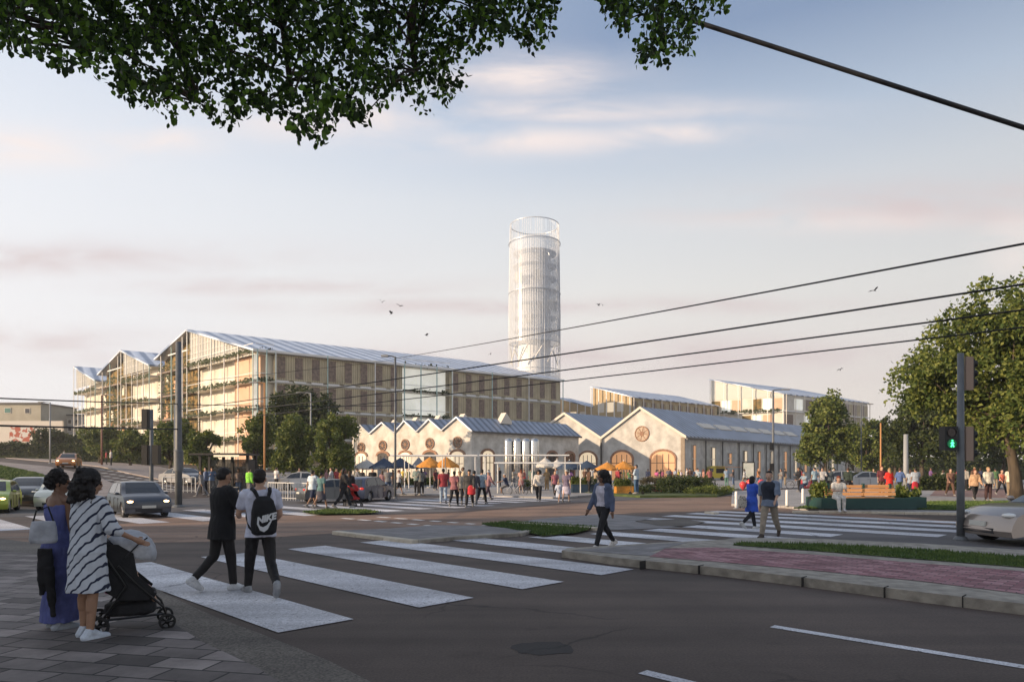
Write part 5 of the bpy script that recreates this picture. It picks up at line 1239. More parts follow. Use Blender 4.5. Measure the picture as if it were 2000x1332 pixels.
def curved(name, prof, w0, m, th=.012, bulge=.0, n_=9):
    mb = MB(); vs = []; k = len(prof)
    for off_ in (0, th):
        for i, (x, z) in enumerate(prof):
            for j in range(n_):
                u = -1+2*j/(n_-1); vs.append((x-bulge*(1-u*u)+off_*.7, w0*u, z-off_*.5))
    fs = []
    for o_, fl in ((0, 1), (k*n_, -1)):
        for i in range(k-1):
            for j in range(n_-1): f = (o_+i*n_+j, o_+i*n_+j+1, o_+(i+1)*n_+j+1, o_+(i+1)*n_+j); fs.append(f[::fl])
    edge = [i*n_ for i in range(k)]+[(k-1)*n_+j for j in range(1, n_)]+[i*n_+n_-1 for i in range(k-2, -1, -1)]+[j for j in range(n_-2, 0, -1)]
    for a_, b_ in zip(edge, edge[1:]+edge[:1]): fs.append((a_, b_, b_+k*n_, a_+k*n_))
    mb.add(vs, fs); return mb.build(name, m, root, True)
M_CAN = cm((.46, .48, .52)); M_SB = cm((.014, .014, .016))
mb = MB()
for s in (1, -1): pass
mb.add([(x, y*.21, z) for y in (-1, 1) for x, z in ((-.40, .97), (-.30, .50), (-.10, .34), (.20, .33), (.25, .40), (.06, .46), (-.12, .60), (-.20, .98))],
       [tuple(range(8))[::-1], tuple(range(8, 16))]+[(i, (i+1) % 8, (i+1) % 8+8, i+8) for i in range(8)])
o = bpy.data.objects.new('seat', remesh(mb, .012, 3, .004, 8)); COL.objects.link(o); o.parent = root; o.data.materials.clear(); o.data.materials.append(M_SB)
arc = [(-.34, .86), (-.34, .98), (-.26, 1.06), (-.12, 1.11), (.04, 1.10), (.17, 1.02), (.23, .90), (.24, .80)]
# canopy: rounded hood
vs = []; fs = []; n_ = 13
for off_ in (1.0, .965):
    for i in range(10):
        ph = R(-14+150*i/9)
        for j in range(n_):
            t = math.pi*(j+.02)/(n_-.96); s_ = math.sin(t)**.5
            vs.append((-.02+.27*math.cos(ph)*s_*off_, -.225*off_*math.cos(t), .80+.28*math.sin(ph)*s_*off_))
arc = range(10)
k = len(arc)
for i in range(k-1):
    for j in range(n_-1): f = (i*n_+j, i*n_+j+1, (i+1)*n_+j+1, (i+1)*n_+j); fs.append(f); fs.append(tuple(q+k*n_ for q in f[::-1]))
edge = [i*n_ for i in range(k)]+[(k-1)*n_+j for j in range(1, n_)]+[i*n_+n_-1 for i in range(k-2, -1, -1)]+[j for j in range(n_-2, 0, -1)]
for a_, b_ in zip(edge, edge[1:]+edge[:1]): fs.append((a_, b_, b_+k*n_, a_+k*n_))
mb = MB(); mb.add(vs, fs); mb.build('canopy', M_CAN, root, True)
for s in (1, -1):
    mb = MB(); mb.prism([(-.41, .98), (-.36, .60), (-.12, .36), (.16, .34), (.22, .44), (.06, .60), (.02, .84), (-.12, .94)], s*.215, s*.235, Matrix()); mb.build('side_panel', M_SB, root)
for s in (1, -1): MB().tube([(-.06, .236*s, .80), (.06, .23*s, .93), (.15, .20*s, 1.0)], .008, 6).build('canopy_rib', M_FR, root)
mb = MB(); loft(mb, [(.17, .20, .16, 0), (.20, .22, .18, 0), (.29, .21, .17, 0), (.31, .15, .12, 0)], 16, lambda p: Vector((p.x*1.15, p.y*1.1, p.z)))
o = bpy.data.objects.new('basket', remesh(mb, .012, 3, .008, 9)); COL.objects.link(o); o.parent = root; o.data.materials.clear(); o.data.materials.append(M_SB)
mb = MB(); loft(mb, [(.42, .10, .10, 0), (.5, .11, .11, 0), (.62, .08, .08, 0), (.64, .05, .05, 0)], 14, lambda p: p+Vector((-.02, 0, .03))); mb.ball((-.10, 0, .78), .09, 12); cap(mb, (.04, .06, .47), .045, (.27, .07, .45), .03); cap(mb, (.04, -.06, .47), .045, (.27, -.07, .45), .03)
cap(mb, (.27, .07, .45), .028, (.32, .07, .33), .024); cap(mb, (.27, -.07, .45), .028, (.32, -.07, .33), .024); cap(mb, (0, .09, .62), .03, (.16, .13, .60), .022); cap(mb, (0, -.09, .62), .03, (.16, -.13, .60), .022); cap(mb, (-.08, 0, .66), .04, (-.1, 0, .74), .04)
root.scale = (.96, .96, .96)
ch = thing('person', 'small child in pink sitting in the black pushchair', 'child', sc_+Vector((-.09, -.05, -.04)), R(30)); put('body', remesh(mb, .010, 3), mat('skin_light', SK['light'], .5), ch, 0)
mb = MB(); loft(mb, [(.40, .115, .115, 0), (.5, .125, .125, 0), (.62, .10, .10, 0), (.66, .05, .05, 0)], 14, lambda p: p+Vector((-.02, 0, .03))); cap(mb, (.04, .06, .47), .055, (.25, .07, .45), .042); cap(mb, (.04, -.06, .47), .055, (.25, -.07, .45), .042); put('romper', remesh(mb, .010, 3, .004), cm((.45, .18, .30)), ch, 0)
# ================================================================ vehicles
M_TYRE = mat('tyre_rubber', (.018, .018, .018), .85); M_RIM = mat('alloy_rim', (.45, .45, .46), .3, metal=.8)
M_CGLASS = mat('car_glass', (.015, .018, .022), .08, spec=.9); M_HL = mat('headlight_lens', (.75, .75, .72), .1, spec=.9)
M_HLON = mat('headlight_lit', (.9, .8, .6), .3, emit=(1.0, .62, .25), estr=9); M_TL = mat('tail_light', (.35, .02, .02), .25, emit=(1, .06, .03), estr=.35)
M_PLATE = mat('number_plate', (.6, .6, .55), .5); M_UND = mat('dark_trim', (.02, .02, .022), .7)
def paint(c): 
    m = mat('car_paint_%d_%d_%d' % tuple(int(v_*255) for v_ in c), c, .28, metal=.35, spec=.7)
    m.node_tree.nodes['Principled BSDF'].inputs['Coat Weight'].default_value = .6; return m
PROF = {
 'hatch': dict(L=4.1, W=1.76, H=1.5, top=[(-.50, .30), (-.503, .55), (-.485, .88), (-.455, 1.15), (-.42, 1.33), (-.35, 1.45), (-.18, 1.50), (0, 1.49), (.085, 1.43), (.17, 1.22), (.25, 1.0), (.38, .92), (.45, .82), (.485, .68), (.50, .48), (.495, .26)], ws=(8, 10), rw=(4, 2), side=[(-.40, .95), (-.385, 1.22), (-.32, 1.38), (-.10, 1.42), (.06, 1.37), (.215, .98)]),
 'sedan': dict(L=4.6, W=1.82, H=1.44, top=[(-.50, .30), (-.503, .60), (-.49, .90), (-.38, .98), (-.31, 1.15), (-.24, 1.33), (-.13, 1.43), (0, 1.44), (.09, 1.36), (.17, 1.17), (.24, .97), (.38, .89), (.45, .79), (.485, .65), (.50, .46), (.495, .24)], ws=(8, 10), rw=(5, 3), side=[(-.33, .95), (-.25, 1.25), (-.12, 1.36), (.05, 1.33), (.205, .95)]),
 'coupe': dict(L=4.5, W=1.86, H=1.30, top=[(-.50, .30), (-.50, .60), (-.48, .85), (-.36, .98), (-.22, 1.17), (-.12, 1.28), (0, 1.30), (.07, 1.25), (.15, 1.07), (.22, .90), (.33, .88), (.42, .80), (.475, .64), (.497, .46), (.505, .32), (.495, .2)], ws=(7, 9), rw=(4, 3), side=[(-.30, .95), (-.20, 1.12), (-.08, 1.21), (.03, 1.19), (.18, .90)]),
}
def car(label, loc, face, kind, col, lit=False, group=None, wr=.32, name='parked_car'):
    P = PROF[kind]; L_, W_, H_ = P['L'], P['W'], P['H']; hw = W_/2; root = thing(name, label, 'car', loc, R(face), group)
    pm = paint(col)
    def yb(z, s=1): return s*hw*(1-max(0, (z-.80)/(H_-.80))**1.2*.24-max(0, (.45-z))*.12)
    def xb(x, s): return x*L_*(1-.055*abs(s)**3)
    bot = []
    for cx_ in (.315, -.305):
        bot += [((cx_*L_+wr*1.13*math.cos(t))/L_, wr*.95+wr*1.13*math.sin(t)) for t in [R(-10)+R(200)*i/10 for i in range(11)]]
        if cx_ > 0: bot += [(.1, .19), (-.1, .19)]
    bot = [(.49, .19)]+bot+[(-.49, .21)]
    ol = P['top']+bot; n_ = len(ol); nt_ = len(P['top'])
    S = [-1, -.96, -.85, -.5, 0, .5, .85, .96, 1]; mb = MB()
    for s in S:
        e = abs(s)**6
        for i, (x, z) in enumerate(ol):
            zz = z-(.035*e if i < nt_ and z > .7 else 0); mb.v.append((xb(x, s), yb(zz, s), zz))
    for k in range(len(S)-1):
        for i in range(n_): j = (i+1) % n_; mb.f.append((k*n_+i, k*n_+j, (k+1)*n_+j, (k+1)*n_+i)); mb.mi.append(0)
    mb.f += [tuple(range(n_))[::-1], tuple(range((len(S)-1)*n_, len(S)*n_))]; mb.mi += [0, 0]
    bm = bmesh.new(); me0 = bpy.data.meshes.new('b'); me0.from_pydata(mb.v, [], mb.f); bm.from_mesh(me0); bmesh.ops.recalc_face_normals(bm, faces=bm.faces[:]); bm.to_mesh(me0); bm.free()
    me0.materials.append(pm); me0.polygons.foreach_set('use_smooth', [True]*len(me0.polygons)); me0.set_sharp_from_angle(angle=R(28))
    body = bpy.data.objects.new('body', me0); COL.objects.link(body); body.parent = root
    def pane(nm, i0, i1, m):
        a, b = P['top'][i0], P['top'][i1]; mb = MB(); q = []
        pts_ = P['top'][min(i0, i1):max(i0, i1)+1]
        if i0 > i1: pts_ = pts_[::-1]
        off_ = Vector((.012 if i0 < i1 else -.012, 0, .012))
        for x, z in pts_:
            for s in (-.82, -.4, 0, .4, .82): q.append(Vector((xb(x, s), yb(z, s)*.98, z-.004))+off_)
        for i in range(len(pts_)-1):
            for j in range(4): f = (i*5+j, i*5+j+1, i*5+j+6, i*5+j+5); mb.f.append(f if i0 < i1 else f[::-1]); mb.mi.append(0)
        mb.v = [tuple(v_) for v_ in q]; return mb.build(nm, m, root)
    pane('windscreen', P['ws'][0], P['ws'][1], M_CGLASS); pane('rear_window', P['rw'][0], P['rw'][1], M_CGLASS)
    sp = P['side']; xm = -.08
    for sg in (1, -1):
        for part in (0, 1):
            pts_ = []
            for i in range(len(sp)):
                a, b = sp[i], sp[(i+1) % len(sp)]
                ina = (a[0] < xm-.012) if part == 0 else (a[0] > xm+.012); inb = (b[0] < xm-.012) if part == 0 else (b[0] > xm+.012)
                if ina: pts_.append(a)
                if ina != inb:
                    t = ((xm+(-.012 if part == 0 else .012))-a[0])/(b[0]-a[0]); pts_.append((a[0]+(b[0]-a[0])*t, a[1]+(b[1]-a[1])*t))
            mb = MB(); n2 = len(pts_); mb.add([(x*L_*.945, yb(z, sg)+sg*.012, z) for x, z in pts_]+[(x*L_*.945, yb(z, sg)-sg*.02, z) for x, z in pts_], [tuple(range(n2)), tuple(range(2*n2-1, n2-1, -1))]+[(i, (i+1) % n2, (i+1) % n2+n2, i+n2) for i in range(n2)])
            mb.build('side_window', M_CGLASS, root)
        for cx_ in (.315, -.305):
            wl = MB().lathe([(wr*.66, -.10), (wr*.95, -.105), (wr, -.08), (wr, .08), (wr*.95, .105), (wr*.66, .10)], seg=28).build('wheel', M_TYRE, root, True)
            wl.location = (cx_*L_, sg*(hw-.13), wr); wl.rotation_euler = (R(90), 0, 0)
            mb = MB(); mb.lathe([(wr*.66, -.095), (wr*.66, .095), (wr*.60, .095), (wr*.60, .0), (.001, .0)] if sg < 0 else [(wr*.66, .095), (wr*.66, -.095), (wr*.60, -.095), (wr*.60, 0), (.001, 0)], seg=28)
            zf = -.05*sg*-1
            for k in range(10):
                t = k*math.pi/5; zf = (.06 if sg < 0 else -.06); mb.tube([(0, 0, zf), (math.cos(t)*wr*.62, math.sin(t)*wr*.62, zf)], [.035, .016], 5)
            mb.build('rim', M_RIM, wl)
            MB().lathe([(.001, .0), (wr*.5, .0)], seg=20).build('brake_disc', M_UND, wl).location = (0, 0, .02 if sg < 0 else -.02)
        mb = MB(); mb.ball((xb(.462, .8), sg*hw*.74, .66), .1, 12, sc=(1.35, 1.7, .62)); mb.build('headlight', M_HLON if lit else M_HL, root, True)
        mb = MB(); mb.ball((xb(-.488, .8), sg*hw*.78, .80), .1, 12, sc=(.55, 1.6, .75)); mb.build('tail_light', M_TL, root, True)
        for xs in (-.27, -.08, .125):
            y0, y1 = sorted((yb(.55, sg)-sg*.01, yb(.55, sg)+sg*.004)); MB().box(xs*L_, xs*L_+.012, y0, y1, .30, .80).build('door_seam', M_UND, root)
        mb = MB(); mb.ball((.17*L_, sg*(hw+.06), .98), .08, 10, sc=(.8, 1.2, .75)); mb.build('mirror', pm, root, True)
        mb = MB(); mb.box(-.06*L_, .0*L_-.05, yb(.78, sg)-.01, yb(.78, sg)+.02, .77, .80) if sg > 0 else mb.box(-.06*L_, -.05, yb(.78, sg)-.02, yb(.78, sg)+.01, .77, .80); mb.build('door_handle', pm, root)
    MB().box(.5*L_-.02, .5*L_+.012, -.26, .26, .40, .51).build('number_plate', M_PLATE, root)
    MB().box(-.5*L_-.03, -.5*L_+.01, -.26, .26, .55, .66).build('number_plate', M_PLATE, root)
    MB().box(.478*L_, .5*L_+.004, -.5, .5, .26, .37).build('grille', M_UND, root)
    return root
def GP(px, py, l=0.0): g = G(px, py, l); return Vector((g.x, g.y, g.z+l))
CARS = [
 ('yellow green hatchback cut by the left picture edge', GP(-14, 999), -62, 'hatch', (.34, .42, .04), True, 'moving_car', .84),
 ('cream white hatchback behind the two people with the pushchair', GP(122, 992), -66, 'hatch', (.62, .62, .52), False, 'moving_car', .84),
 ('dark grey car with an amber lit headlight behind the pushchair', GP(270, 1006), -50, 'hatch', (.045, .05, .065), True, 'moving_car', .84),
 ('dark car shape added for the shadow between the yellow green and the cream hatchback', GP(62, 982), -70, 'sedan', (.04, .045, .05), False, 'moving_car', .84),  # car shape added where only dark shadow lies between the hatchbacks
 ('orange car with a lit headlight coming down the climbing street', GP(135, 913), -66, 'hatch', (.45, .16, .03), True, 'moving_car', .9),
 ('small red car at the top of the climbing street', GP(26, 893), -50, 'sedan', (.45, .07, .05), False, 'moving_car', 1),
 ('grey car parked behind the thick grey pole on the left', GP(360, 946), -30, 'sedan', (.10, .10, .11), False, 'parked_car', .9),
 ('pale silver saloon parked beside the white railing', GP(600, 957, .1), 8, 'sedan', (.50, .50, .50), False, 'parked_car', 1),
 ('dark grey car half hidden behind people in dark coats', GP(655, 980), 35, 'sedan', (.07, .08, .09), False, 'moving_car', .84),
 ('dark blue hatchback seen from behind with red tail lights', GP(717, 978), 74, 'hatch', (.045, .06, .11), False, 'moving_car', .88),
 ('silver car parked left under the trees at the right', GP(1632, 950, .1), 170, 'hatch', (.30, .32, .35), False, 'parked_car', 1),
 ('blue grey car parked right of the silver one under the trees', GP(1684, 952, .1), 172, 'sedan', (.16, .19, .24), False, 'parked_car', 1),
 ('beige brown coupe entering from the right picture edge', GP(2102, 1060), 180, 'coupe', (.33, .28, .245), False, 'moving_car', 1),
]
for lab, loc, fc, kd, col, lit, nm, sc in CARS:
    c_ = car(lab, loc, fc, kd, col, lit, None, .34 if kd == 'coupe' else .32, nm); c_.scale = (sc, sc, sc)
# ================================================================ street furniture
M_POLE = mat('grey_pole_paint', (.10, .11, .12), .5, col2=(.14, .15, .16), scale=3); M_POLER = mat('rust_brown_pole', (.20, .09, .06), .6); M_POLEO = mat('orange_pole', (.45, .22, .08), .6)
M_POLEG = mat('pale_grey_pole', (.30, .31, .32), .5); M_BLACK = mat('black_housing', (.012, .012, .013), .5)
def pole(name, label, cat, px, pyb, pyt, r_, m, lift=0.0, head=None, hs=1, group=None, taper=.8):
    b = GP(px, pyb, lift); top = zof(pyt, b.y)-b.z
    root = thing(name, label, cat, b, 0, group)
    MB().tube([(0, 0, 0), (0, 0, top*.33), (0, 0, top)], [r_, r_*.95, r_*taper], 12).build('post', m, root, True)
    MB().lathe([(r_*1.9, 0), (r_*1.9, .03), (r_*1.25, .10), (r_*.9, .10)], seg=14).build('base_plate', m, root)
    if head == 'lamp':
        MB().tube([(0, 0, top-.02), (hs*.35, 0, top+.04), (hs*.8, 0, top+.05)], .04, 8).build('arm', m, root)
        MB().box(min(hs*.7, hs*1.35), max(hs*.7, hs*1.35), -.14, .14, top-.0, top+.10).build('lamp_head', M_POLEG, root)
    return root, top, b
LG = 'lamp posts round the square'
pole('lamp_post', 'grey street lamp with its head to the left before the mural wall', 'street lamp', 98, 905, 786, .09, M_POLEG, 0, 'lamp', -1, LG)
pole('lamp_post', 'brown street lamp in front of the ochre house at the far left', 'street lamp', 41, 889, 792, .09, M_POLER, 0, 'lamp', -1, LG)
pole('lamp_post', 'rust brown lamp post on the climbing street pavement', 'street lamp', 199, 909, 772, .11, M_POLER, 0, 'lamp', 1, LG)
pole('lamp_post', 'tall lamp post rising beside the bus shelter', 'street lamp', 517, 940, 748, .10, M_POLEO, .1, 'lamp', -1, LG)
pole('lamp_post', 'slender grey lamp post among the street trees behind the seated crowd', 'street lamp', 607, 944, 768, .08, M_POLEG, .1, 'lamp', -1, LG)
pole('lamp_post', 'thin pale pole just left of the thick grey pole', 'street lamp', 341, 934, 790, .05, M_POLEG, 0, None, 1, LG)
pole('catenary_pole', 'tall thin steel pole in front of the old market hall holding a wire', 'pole', 772, 973, 697, .075, M_POLE, 0, 'lamp', -.6)
pole('lamp_post', 'street lamp with two dark signal boxes before the long warehouse side', 'street lamp', 1510, 955, 762, .10, M_POLE, .1, 'lamp', 1, LG)
pole('lamp_post', 'thin grey lamp post in front of the broad tree at the warehouse end', 'street lamp', 1617, 944, 778, .07, M_POLE, .1, None, 1, LG)
pole('lamp_post', 'lamp post between the slim tree and the orange pole', 'street lamp', 1682, 944, 790, .07, M_POLE, .1, 'lamp', 1, LG)
pole('flag_pole', 'sunlit orange pole behind the wooden bench', 'pole', 1720, 948, 826, .085, M_POLEO, .1)
pole('bollard_column', 'stout grey column with a dark box behind the wooden bench', 'column', 1769, 956, 848, .2, M_POLEG, .1)
PT, ptop, pb = pole('traction_pole', 'thick tall grey pole carrying overhead wires on the left', 'pole', 349, 990, 668, .15, M_POLE, 0)
MB().lathe([(.2, 0), (.2, .9), (.17, .95), (.14, .95)], (0, 0, 1.6), 16).build('collar', M_POLE, PT)
# left traffic light
tr_, tt, tb = pole('traffic_light', 'black two headed traffic light beside the thick grey pole, left side', 'traffic light', 296, 982, 800, .10, M_POLE)
for z0 in (zof(838, tb.y)-tb.z, zof(908, tb.y)-tb.z):
    h_ = MB().box(-.42, -.14, -.16, .16, z0, z0+1.0).build('signal_head', M_BLACK, tr_)
    for k in range(3): MB().lathe([(.001, 0), (.09, 0), (.09, .08), (.10, .08), (.10, 0)], seg=14, M=Matrix.Translation((-.28, .17, z0+.2+k*.3)) @ Matrix.Rotation(R(-90), 4, 'X')).build('visor', M_BLACK, h_)
z0 = zof(906, tb.y)-tb.z; MB().box(.13, .42, -.2, .14, z0, z0+.95).build('signal_head', M_BLACK, tr_)
# right traffic light with green walking figure
tr_, tt, tb = pole('traffic_light', 'tall grey traffic light pole on the right showing a green walking figure', 'traffic light', 1876, 1055, 690, .085, M_POLE)
M_SB2 = mat('sign_back', (.30, .21, .16), .5); M_GRN = mat('green_lamp', (.05, .5, .2), .4, emit=(.08, 1, .35), estr=2.2); M_LENS = mat('dark_lens', (.03, .02, .02), .2)
for a_, b_ in ((762, 697), (900, 833)):
    za, zb_ = zof(a_, tb.y)-tb.z, zof(b_, tb.y)-tb.z; h_ = MB().box(.10, .27, -.05, .02, za, zb_).build('sign_board', M_SB2, tr_)
    MB().box(.275, .30, -.05, .10, za+.05, zb_-.05).build('signal_box', M_BLACK, h_)
    for k in range(3): MB().lathe([(.07, 0), (.085, .07), (.075, .07), (.07, .01)], seg=12, M=Matrix.Translation((.303, .03, za+.18+k*.22)) @ Matrix.Rotation(R(90), 4, 'Y')).build('visor', M_BLACK, h_)
za, zb_ = zof(879, tb.y)-tb.z, zof(833, tb.y)-tb.z; xl = (1840-1876)/F*tb.y; xr = (1866-1876)/F*tb.y
h_ = MB().box(xl, xr, -.10, .12, za, zb_).build('pedestrian_signal', M_BLACK, tr_)
MB().box(xr, -.06, -.02, .02, zb_-.12, zb_-.07).build('bracket', M_POLE, tr_); MB().box(xr, -.06, -.02, .02, za+.05, za+.10).build('bracket', M_POLE, tr_)
xc_ = (xl+xr)/2
MB().lathe([(.001, 0), (.105, .0), (.105, .02)], seg=20, M=Matrix.Translation((xc_, -.105, (za+zb_)/2+.135)) @ Matrix.Rotation(R(90), 4, 'X')).build('red_lens', M_LENS, h_)
zc = (za+zb_)/2-.13; MB().lathe([(.001, 0), (.105, 0), (.105, .02)], seg=20, M=Matrix.Translation((xc_, -.105, zc)) @ Matrix.Rotation(R(90), 4, 'X')).build('green_lens', mat('dim_green_lens', (.01, .09, .05), .3, emit=(.02, .5, .2), estr=.10), h_)
mb = MB(); Mv = lambda x, z: (xc_+x, -.132, zc+z)
for a_, b_, rr in (((0, .045), (0, -.005), .022), ((0, -.005), (-.03, -.075), .014), ((0, -.005), (.032, -.075), .014), ((0, .04), (-.036, .0), .010), ((0, .04), (.036, .005), .010)): mb.tube([Mv(*a_), Mv(*b_)], rr, 6)
mb.ball(Mv(0, .075), .018, 8); mb.build('walking_figure', M_GRN, h_)
# signal boxes on the middle lamp post
b = GP(1505, 955, .1)
for py in (872, 912):
    z_ = zof(py, b.y); o = MB().box(-.16, .16, -.25, -.12, -.3, .3).build('signal_box', M_BLACK); o.location = (b.x+.02, b.y, z_); tag(o, 'dark signal box %s on the lamp post before the warehouse' % ('upper' if py < 900 else 'lower'), 'signal box')
# overhead wires
M_WIRE = mat('black_cable', (.012, .012, .014), .6)
def wire(label, a, b, r_, sag=.0, name='overhead_wire'):
    A, B = WP(*a), WP(*b); c0 = (A+B)/2; pts_ = []
    for i in range(25):
        t = i/24; p = A.lerp(B, t)-c0; p.z -= sag*4*t*(1-t); pts_.append(p)
    o = MB().tube(pts_, r_, 6).build(name, M_WIRE, None, True); o.location = c0; tag(o, label, 'cable')
py_ = pb.y
wire('thick black cable slanting down from the leaves to the right edge', (1330, 34, 9.5), (2120, 289, 9.0), .031)
wire('highest thin wire from the thin catenary pole up to the right edge', (772, 700, 44), (2300, 420, 7.5), .016, .06)
wire('second wire passing in front of the tower foot towards the big tree', (349, 800, py_), (2400, 494, 8), .016, .05)
wire('third wire crossing the office block and fading into the big tree', (349, 816, py_), (2400, 552, 8), .014, .05)
wire('lowest of the wires running to the right behind the big tree', (349, 828, py_), (2400, 592, 8), .012, .04)
wire('upper wire running left from the thick grey pole', (349, 789, py_), (-300, 765, 14), .022, .03)
wire('lower thicker wire running left from the thick grey pole', (349, 838, py_), (-300, 822, 14), .032, .03)
wire('faint wire between the thin catenary pole and the thick pole across the facade', (772, 703, 44), (349, 748, py_), .012, .03)
wire('short wire running right from the thick grey pole over the shelter', (349, 790, py_), (772, 792, 44), .02, .05)
# bus shelter
sb = GP(436, 966); root = thing('bus_shelter', 'dark framed bus shelter with people waiting under its flat roof', 'bus shelter', sb, R(-4))
k_ = sb.y/F; w_ = 50*k_; hz_ = zof(889, sb.y)-sb.z
MB().box(-w_-.15, w_+.15, -.9, 1.4, hz_, hz_+.12).build('roof', M_BLACK, root)
for x in (-w_, -w_*.05, w_-.14):
    for y in (-.0, 1.2): MB().box(x, x+.16, y, y+.12, 0, hz_).build('post', M_BLACK, root)
MB().box(-w_+.1, w_-.12, 1.24, 1.27, .25, hz_-.25).build('back_glass', glassmat('shelter_glass', (.03, .035, .04), .3), root)
MB().box(w_-.13, w_-.03, .12, 1.18, .3, hz_-.3).build('poster_case', M_BLACK, root); MB().box(-w_*.8, w_*.4, .7, 1.05, .45, .5).build('bench', M_POLEG, root)
MB().box(-w_*.1, w_*.9, -.92, -.905, hz_-.12, hz_+.0).build('timetable_strip', M_WARMP, root)
# white railings
def railing(label, a, b, n_, lift=0.0, h_=.95):
    A, B = GP(*a, lift), GP(*b, lift); d = B-A; root = thing('railing', label, 'railing', A, math.atan2(d.y, d.x), 'white railings by the bus stop'); Ln = d.length
    m = mat('white_rail_paint', (.62, .62, .60), .5)
    MB().tube([(0, 0, h_), (Ln, 0, h_)], .03, 8).build('top_rail', m, root); MB().tube([(0, 0, .12), (Ln, 0, .12)], .02, 8).build('bottom_rail', m, root)
    for i in range(n_+1):
        x = Ln*i/n_; MB().tube([(x, 0, 0), (x, 0, h_)], .035 if i % 4 == 0 else .016, 6).build('baluster', m, root)
railing('white railing behind the person with the backpack', (524, 975), (604, 979), 16)
railing('short white railing left of the bus shelter', (318, 962), (382, 966), 8)
# bollards
for px, py, lab in ((1438, 993, 'white bollard on its own left of the blue coat'), (1537, 988, 'white bollard right of the person in khaki trousers'), (1568, 983, 'white bollard in the middle of the right-hand three'), (1595, 981, 'white bollard nearest the green planter bench')):
    b = GP(px, py, .11 if px < 1440 else .11); root = thing('bollard', lab, 'bollard', b, 0, 'white bollards')
    MB().lathe([(.062, 0), (.062, .62), (.05, .68), (.001, .70)], seg=16).build('post', M_WBEAM, root, True); MB().lathe([(.11, 0), (.11, .03), (.078, .035)], seg=16).build('base_ring', M_POLEG, root)
# planter bench
pbn = GP(1700, 994, .14); root = thing('planter_bench', 'long wooden bench on a dark green planter base beyond the crossing', 'bench', pbn, R(-4)); k_ = pbn.y/F
M_DG = mat('dark_green_box', (.012, .055, .05), .5); M_WD = mat('warm_timber', (.52, .26, .10), .6, col2=(.66, .36, .16), scale=5, stretch=(.3, 4, 4))
x0, x1 = (1607-1700)*k_, (1812-1700)*k_
MB().box(x0, x1-.5, 0, 1.7, 0, .42).build('base', M_DG, root); MB().box(x1-.5, x1, .25, 2.2, 0, .46).build('base', M_DG, root)
for j in range(4): MB().box(x0+1.0, x1-1.3, .05+j*.13, .16+j*.13, .425, .47).build('seat_slat', M_WD, root)
for j in range(3):
    for sg in (0, 1): MB().box((x0+.35) if sg == 0 else 0, 0-.02 if sg == 0 else x1-1.0, .60+j*.06, .64+j*.06, .50+j*.15, .62+j*.15+(.01 if sg else 0)).build('back_slat', M_WD, root)
for x in (x0+.5, 0, x1-1.2): MB().box(x, x+.07, .66, .80, .42, .98).build('back_post', M_DG, root)
for (x, lb) in ((x0+.35, 'a'), (x1-.35, 'b')):
    mb = MB(); rr = random.Random(3)
    for p in crown_points(rr, [(Vector((x, 1.0, .62)), .45, .4)], 900, .3, 2): leaf(mb, p, .14, rr, -.5)
    mb.build('plant', M_LEAF, root)
# cafe: parasols, planters, light frames, tanks
def parasol(label, px, pye, pyt, Y, wm, m):
    x = (px-1000)/F*Y; b = terr(x, Y)+.1; root = thing('parasol', label, 'parasol', (x, Y, b), random.Random(px).uniform(0, .7), 'parasols on the square'); zt, ze = zof(pyt, Y)-b, zof(pye, Y)-b
    mb = MB(); n_ = 8; vs = [(0, 0, zt)]; 
    for i in range(n_*2):
        t = math.pi*i/n_; r_ = wm/2*(1 if i % 2 == 0 else .93); vs.append((math.cos(t)*r_, math.sin(t)*r_, ze+(.0 if i % 2 == 0 else .06)))
    for i in range(n_*2):
        t = math.pi*i/n_; r_ = wm/2*(1 if i % 2 == 0 else .93); vs.append((math.cos(t)*r_, math.sin(t)*r_, ze-.16+(.0 if i % 2 == 0 else .06)))
    N2 = n_*2; fs = [(0, 1+i, 1+(i+1) % N2) for i in range(N2)]+[(1+i, 1+N2+i, 1+N2+(i+1) % N2, 1+(i+1) % N2) for i in range(N2)]
    mb.add(vs, fs); mb.build('canopy', m, root); MB().tube([(0, 0, 0), (0, 0, zt+.1)], .035, 8).build('post', M_WBEAM, root); MB().lathe([(.3, 0), (.3, .08), (.05, .1)], seg=12).build('base', M_POLEG, root)
CN, CO, CW, CG = cm((.03, .055, .10)), cm((.62, .26, .04)), cm((.62, .58, .52)), cm((.28, .28, .29))
for a_ in (('navy parasol left of the other navy one, before the small gables', 750, 912, 894, 60, 2.6, CN), ('navy parasol beside the small grey one', 782, 912, 893, 62, 2.6, CN), ('small grey parasol between navy and orange ones', 818, 912, 892, 64, 1.6, CG),
           ('orange parasol next to the grey one', 840, 910, 892, 60, 2.4, CO), ('orange parasol nearest the corner of the market hall', 872, 910, 892, 60, 2.4, CO), ('cream parasol at the left behind the blue hatchback', 715, 914, 896, 62, 2.6, CW),
           ('white parasol beside the steel tanks', 1065, 910, 893, 66, 2.2, CW), ('grey white parasol left of the navy pair', 1088, 912, 897, 66, 2.0, CW), ('navy parasol right of the steel tanks', 1112, 914, 899, 60, 2.4, CN), ('navy parasol before the first warehouse doorway', 1146, 914, 899, 64, 2.6, CN),
           ('orange parasol before the middle of the warehouse', 1186, 916, 902, 62, 2.4, CO), ('orange parasol overlapping the wide arched doorway', 1218, 914, 900, 62, 2.4, CO)): parasol(*a_)
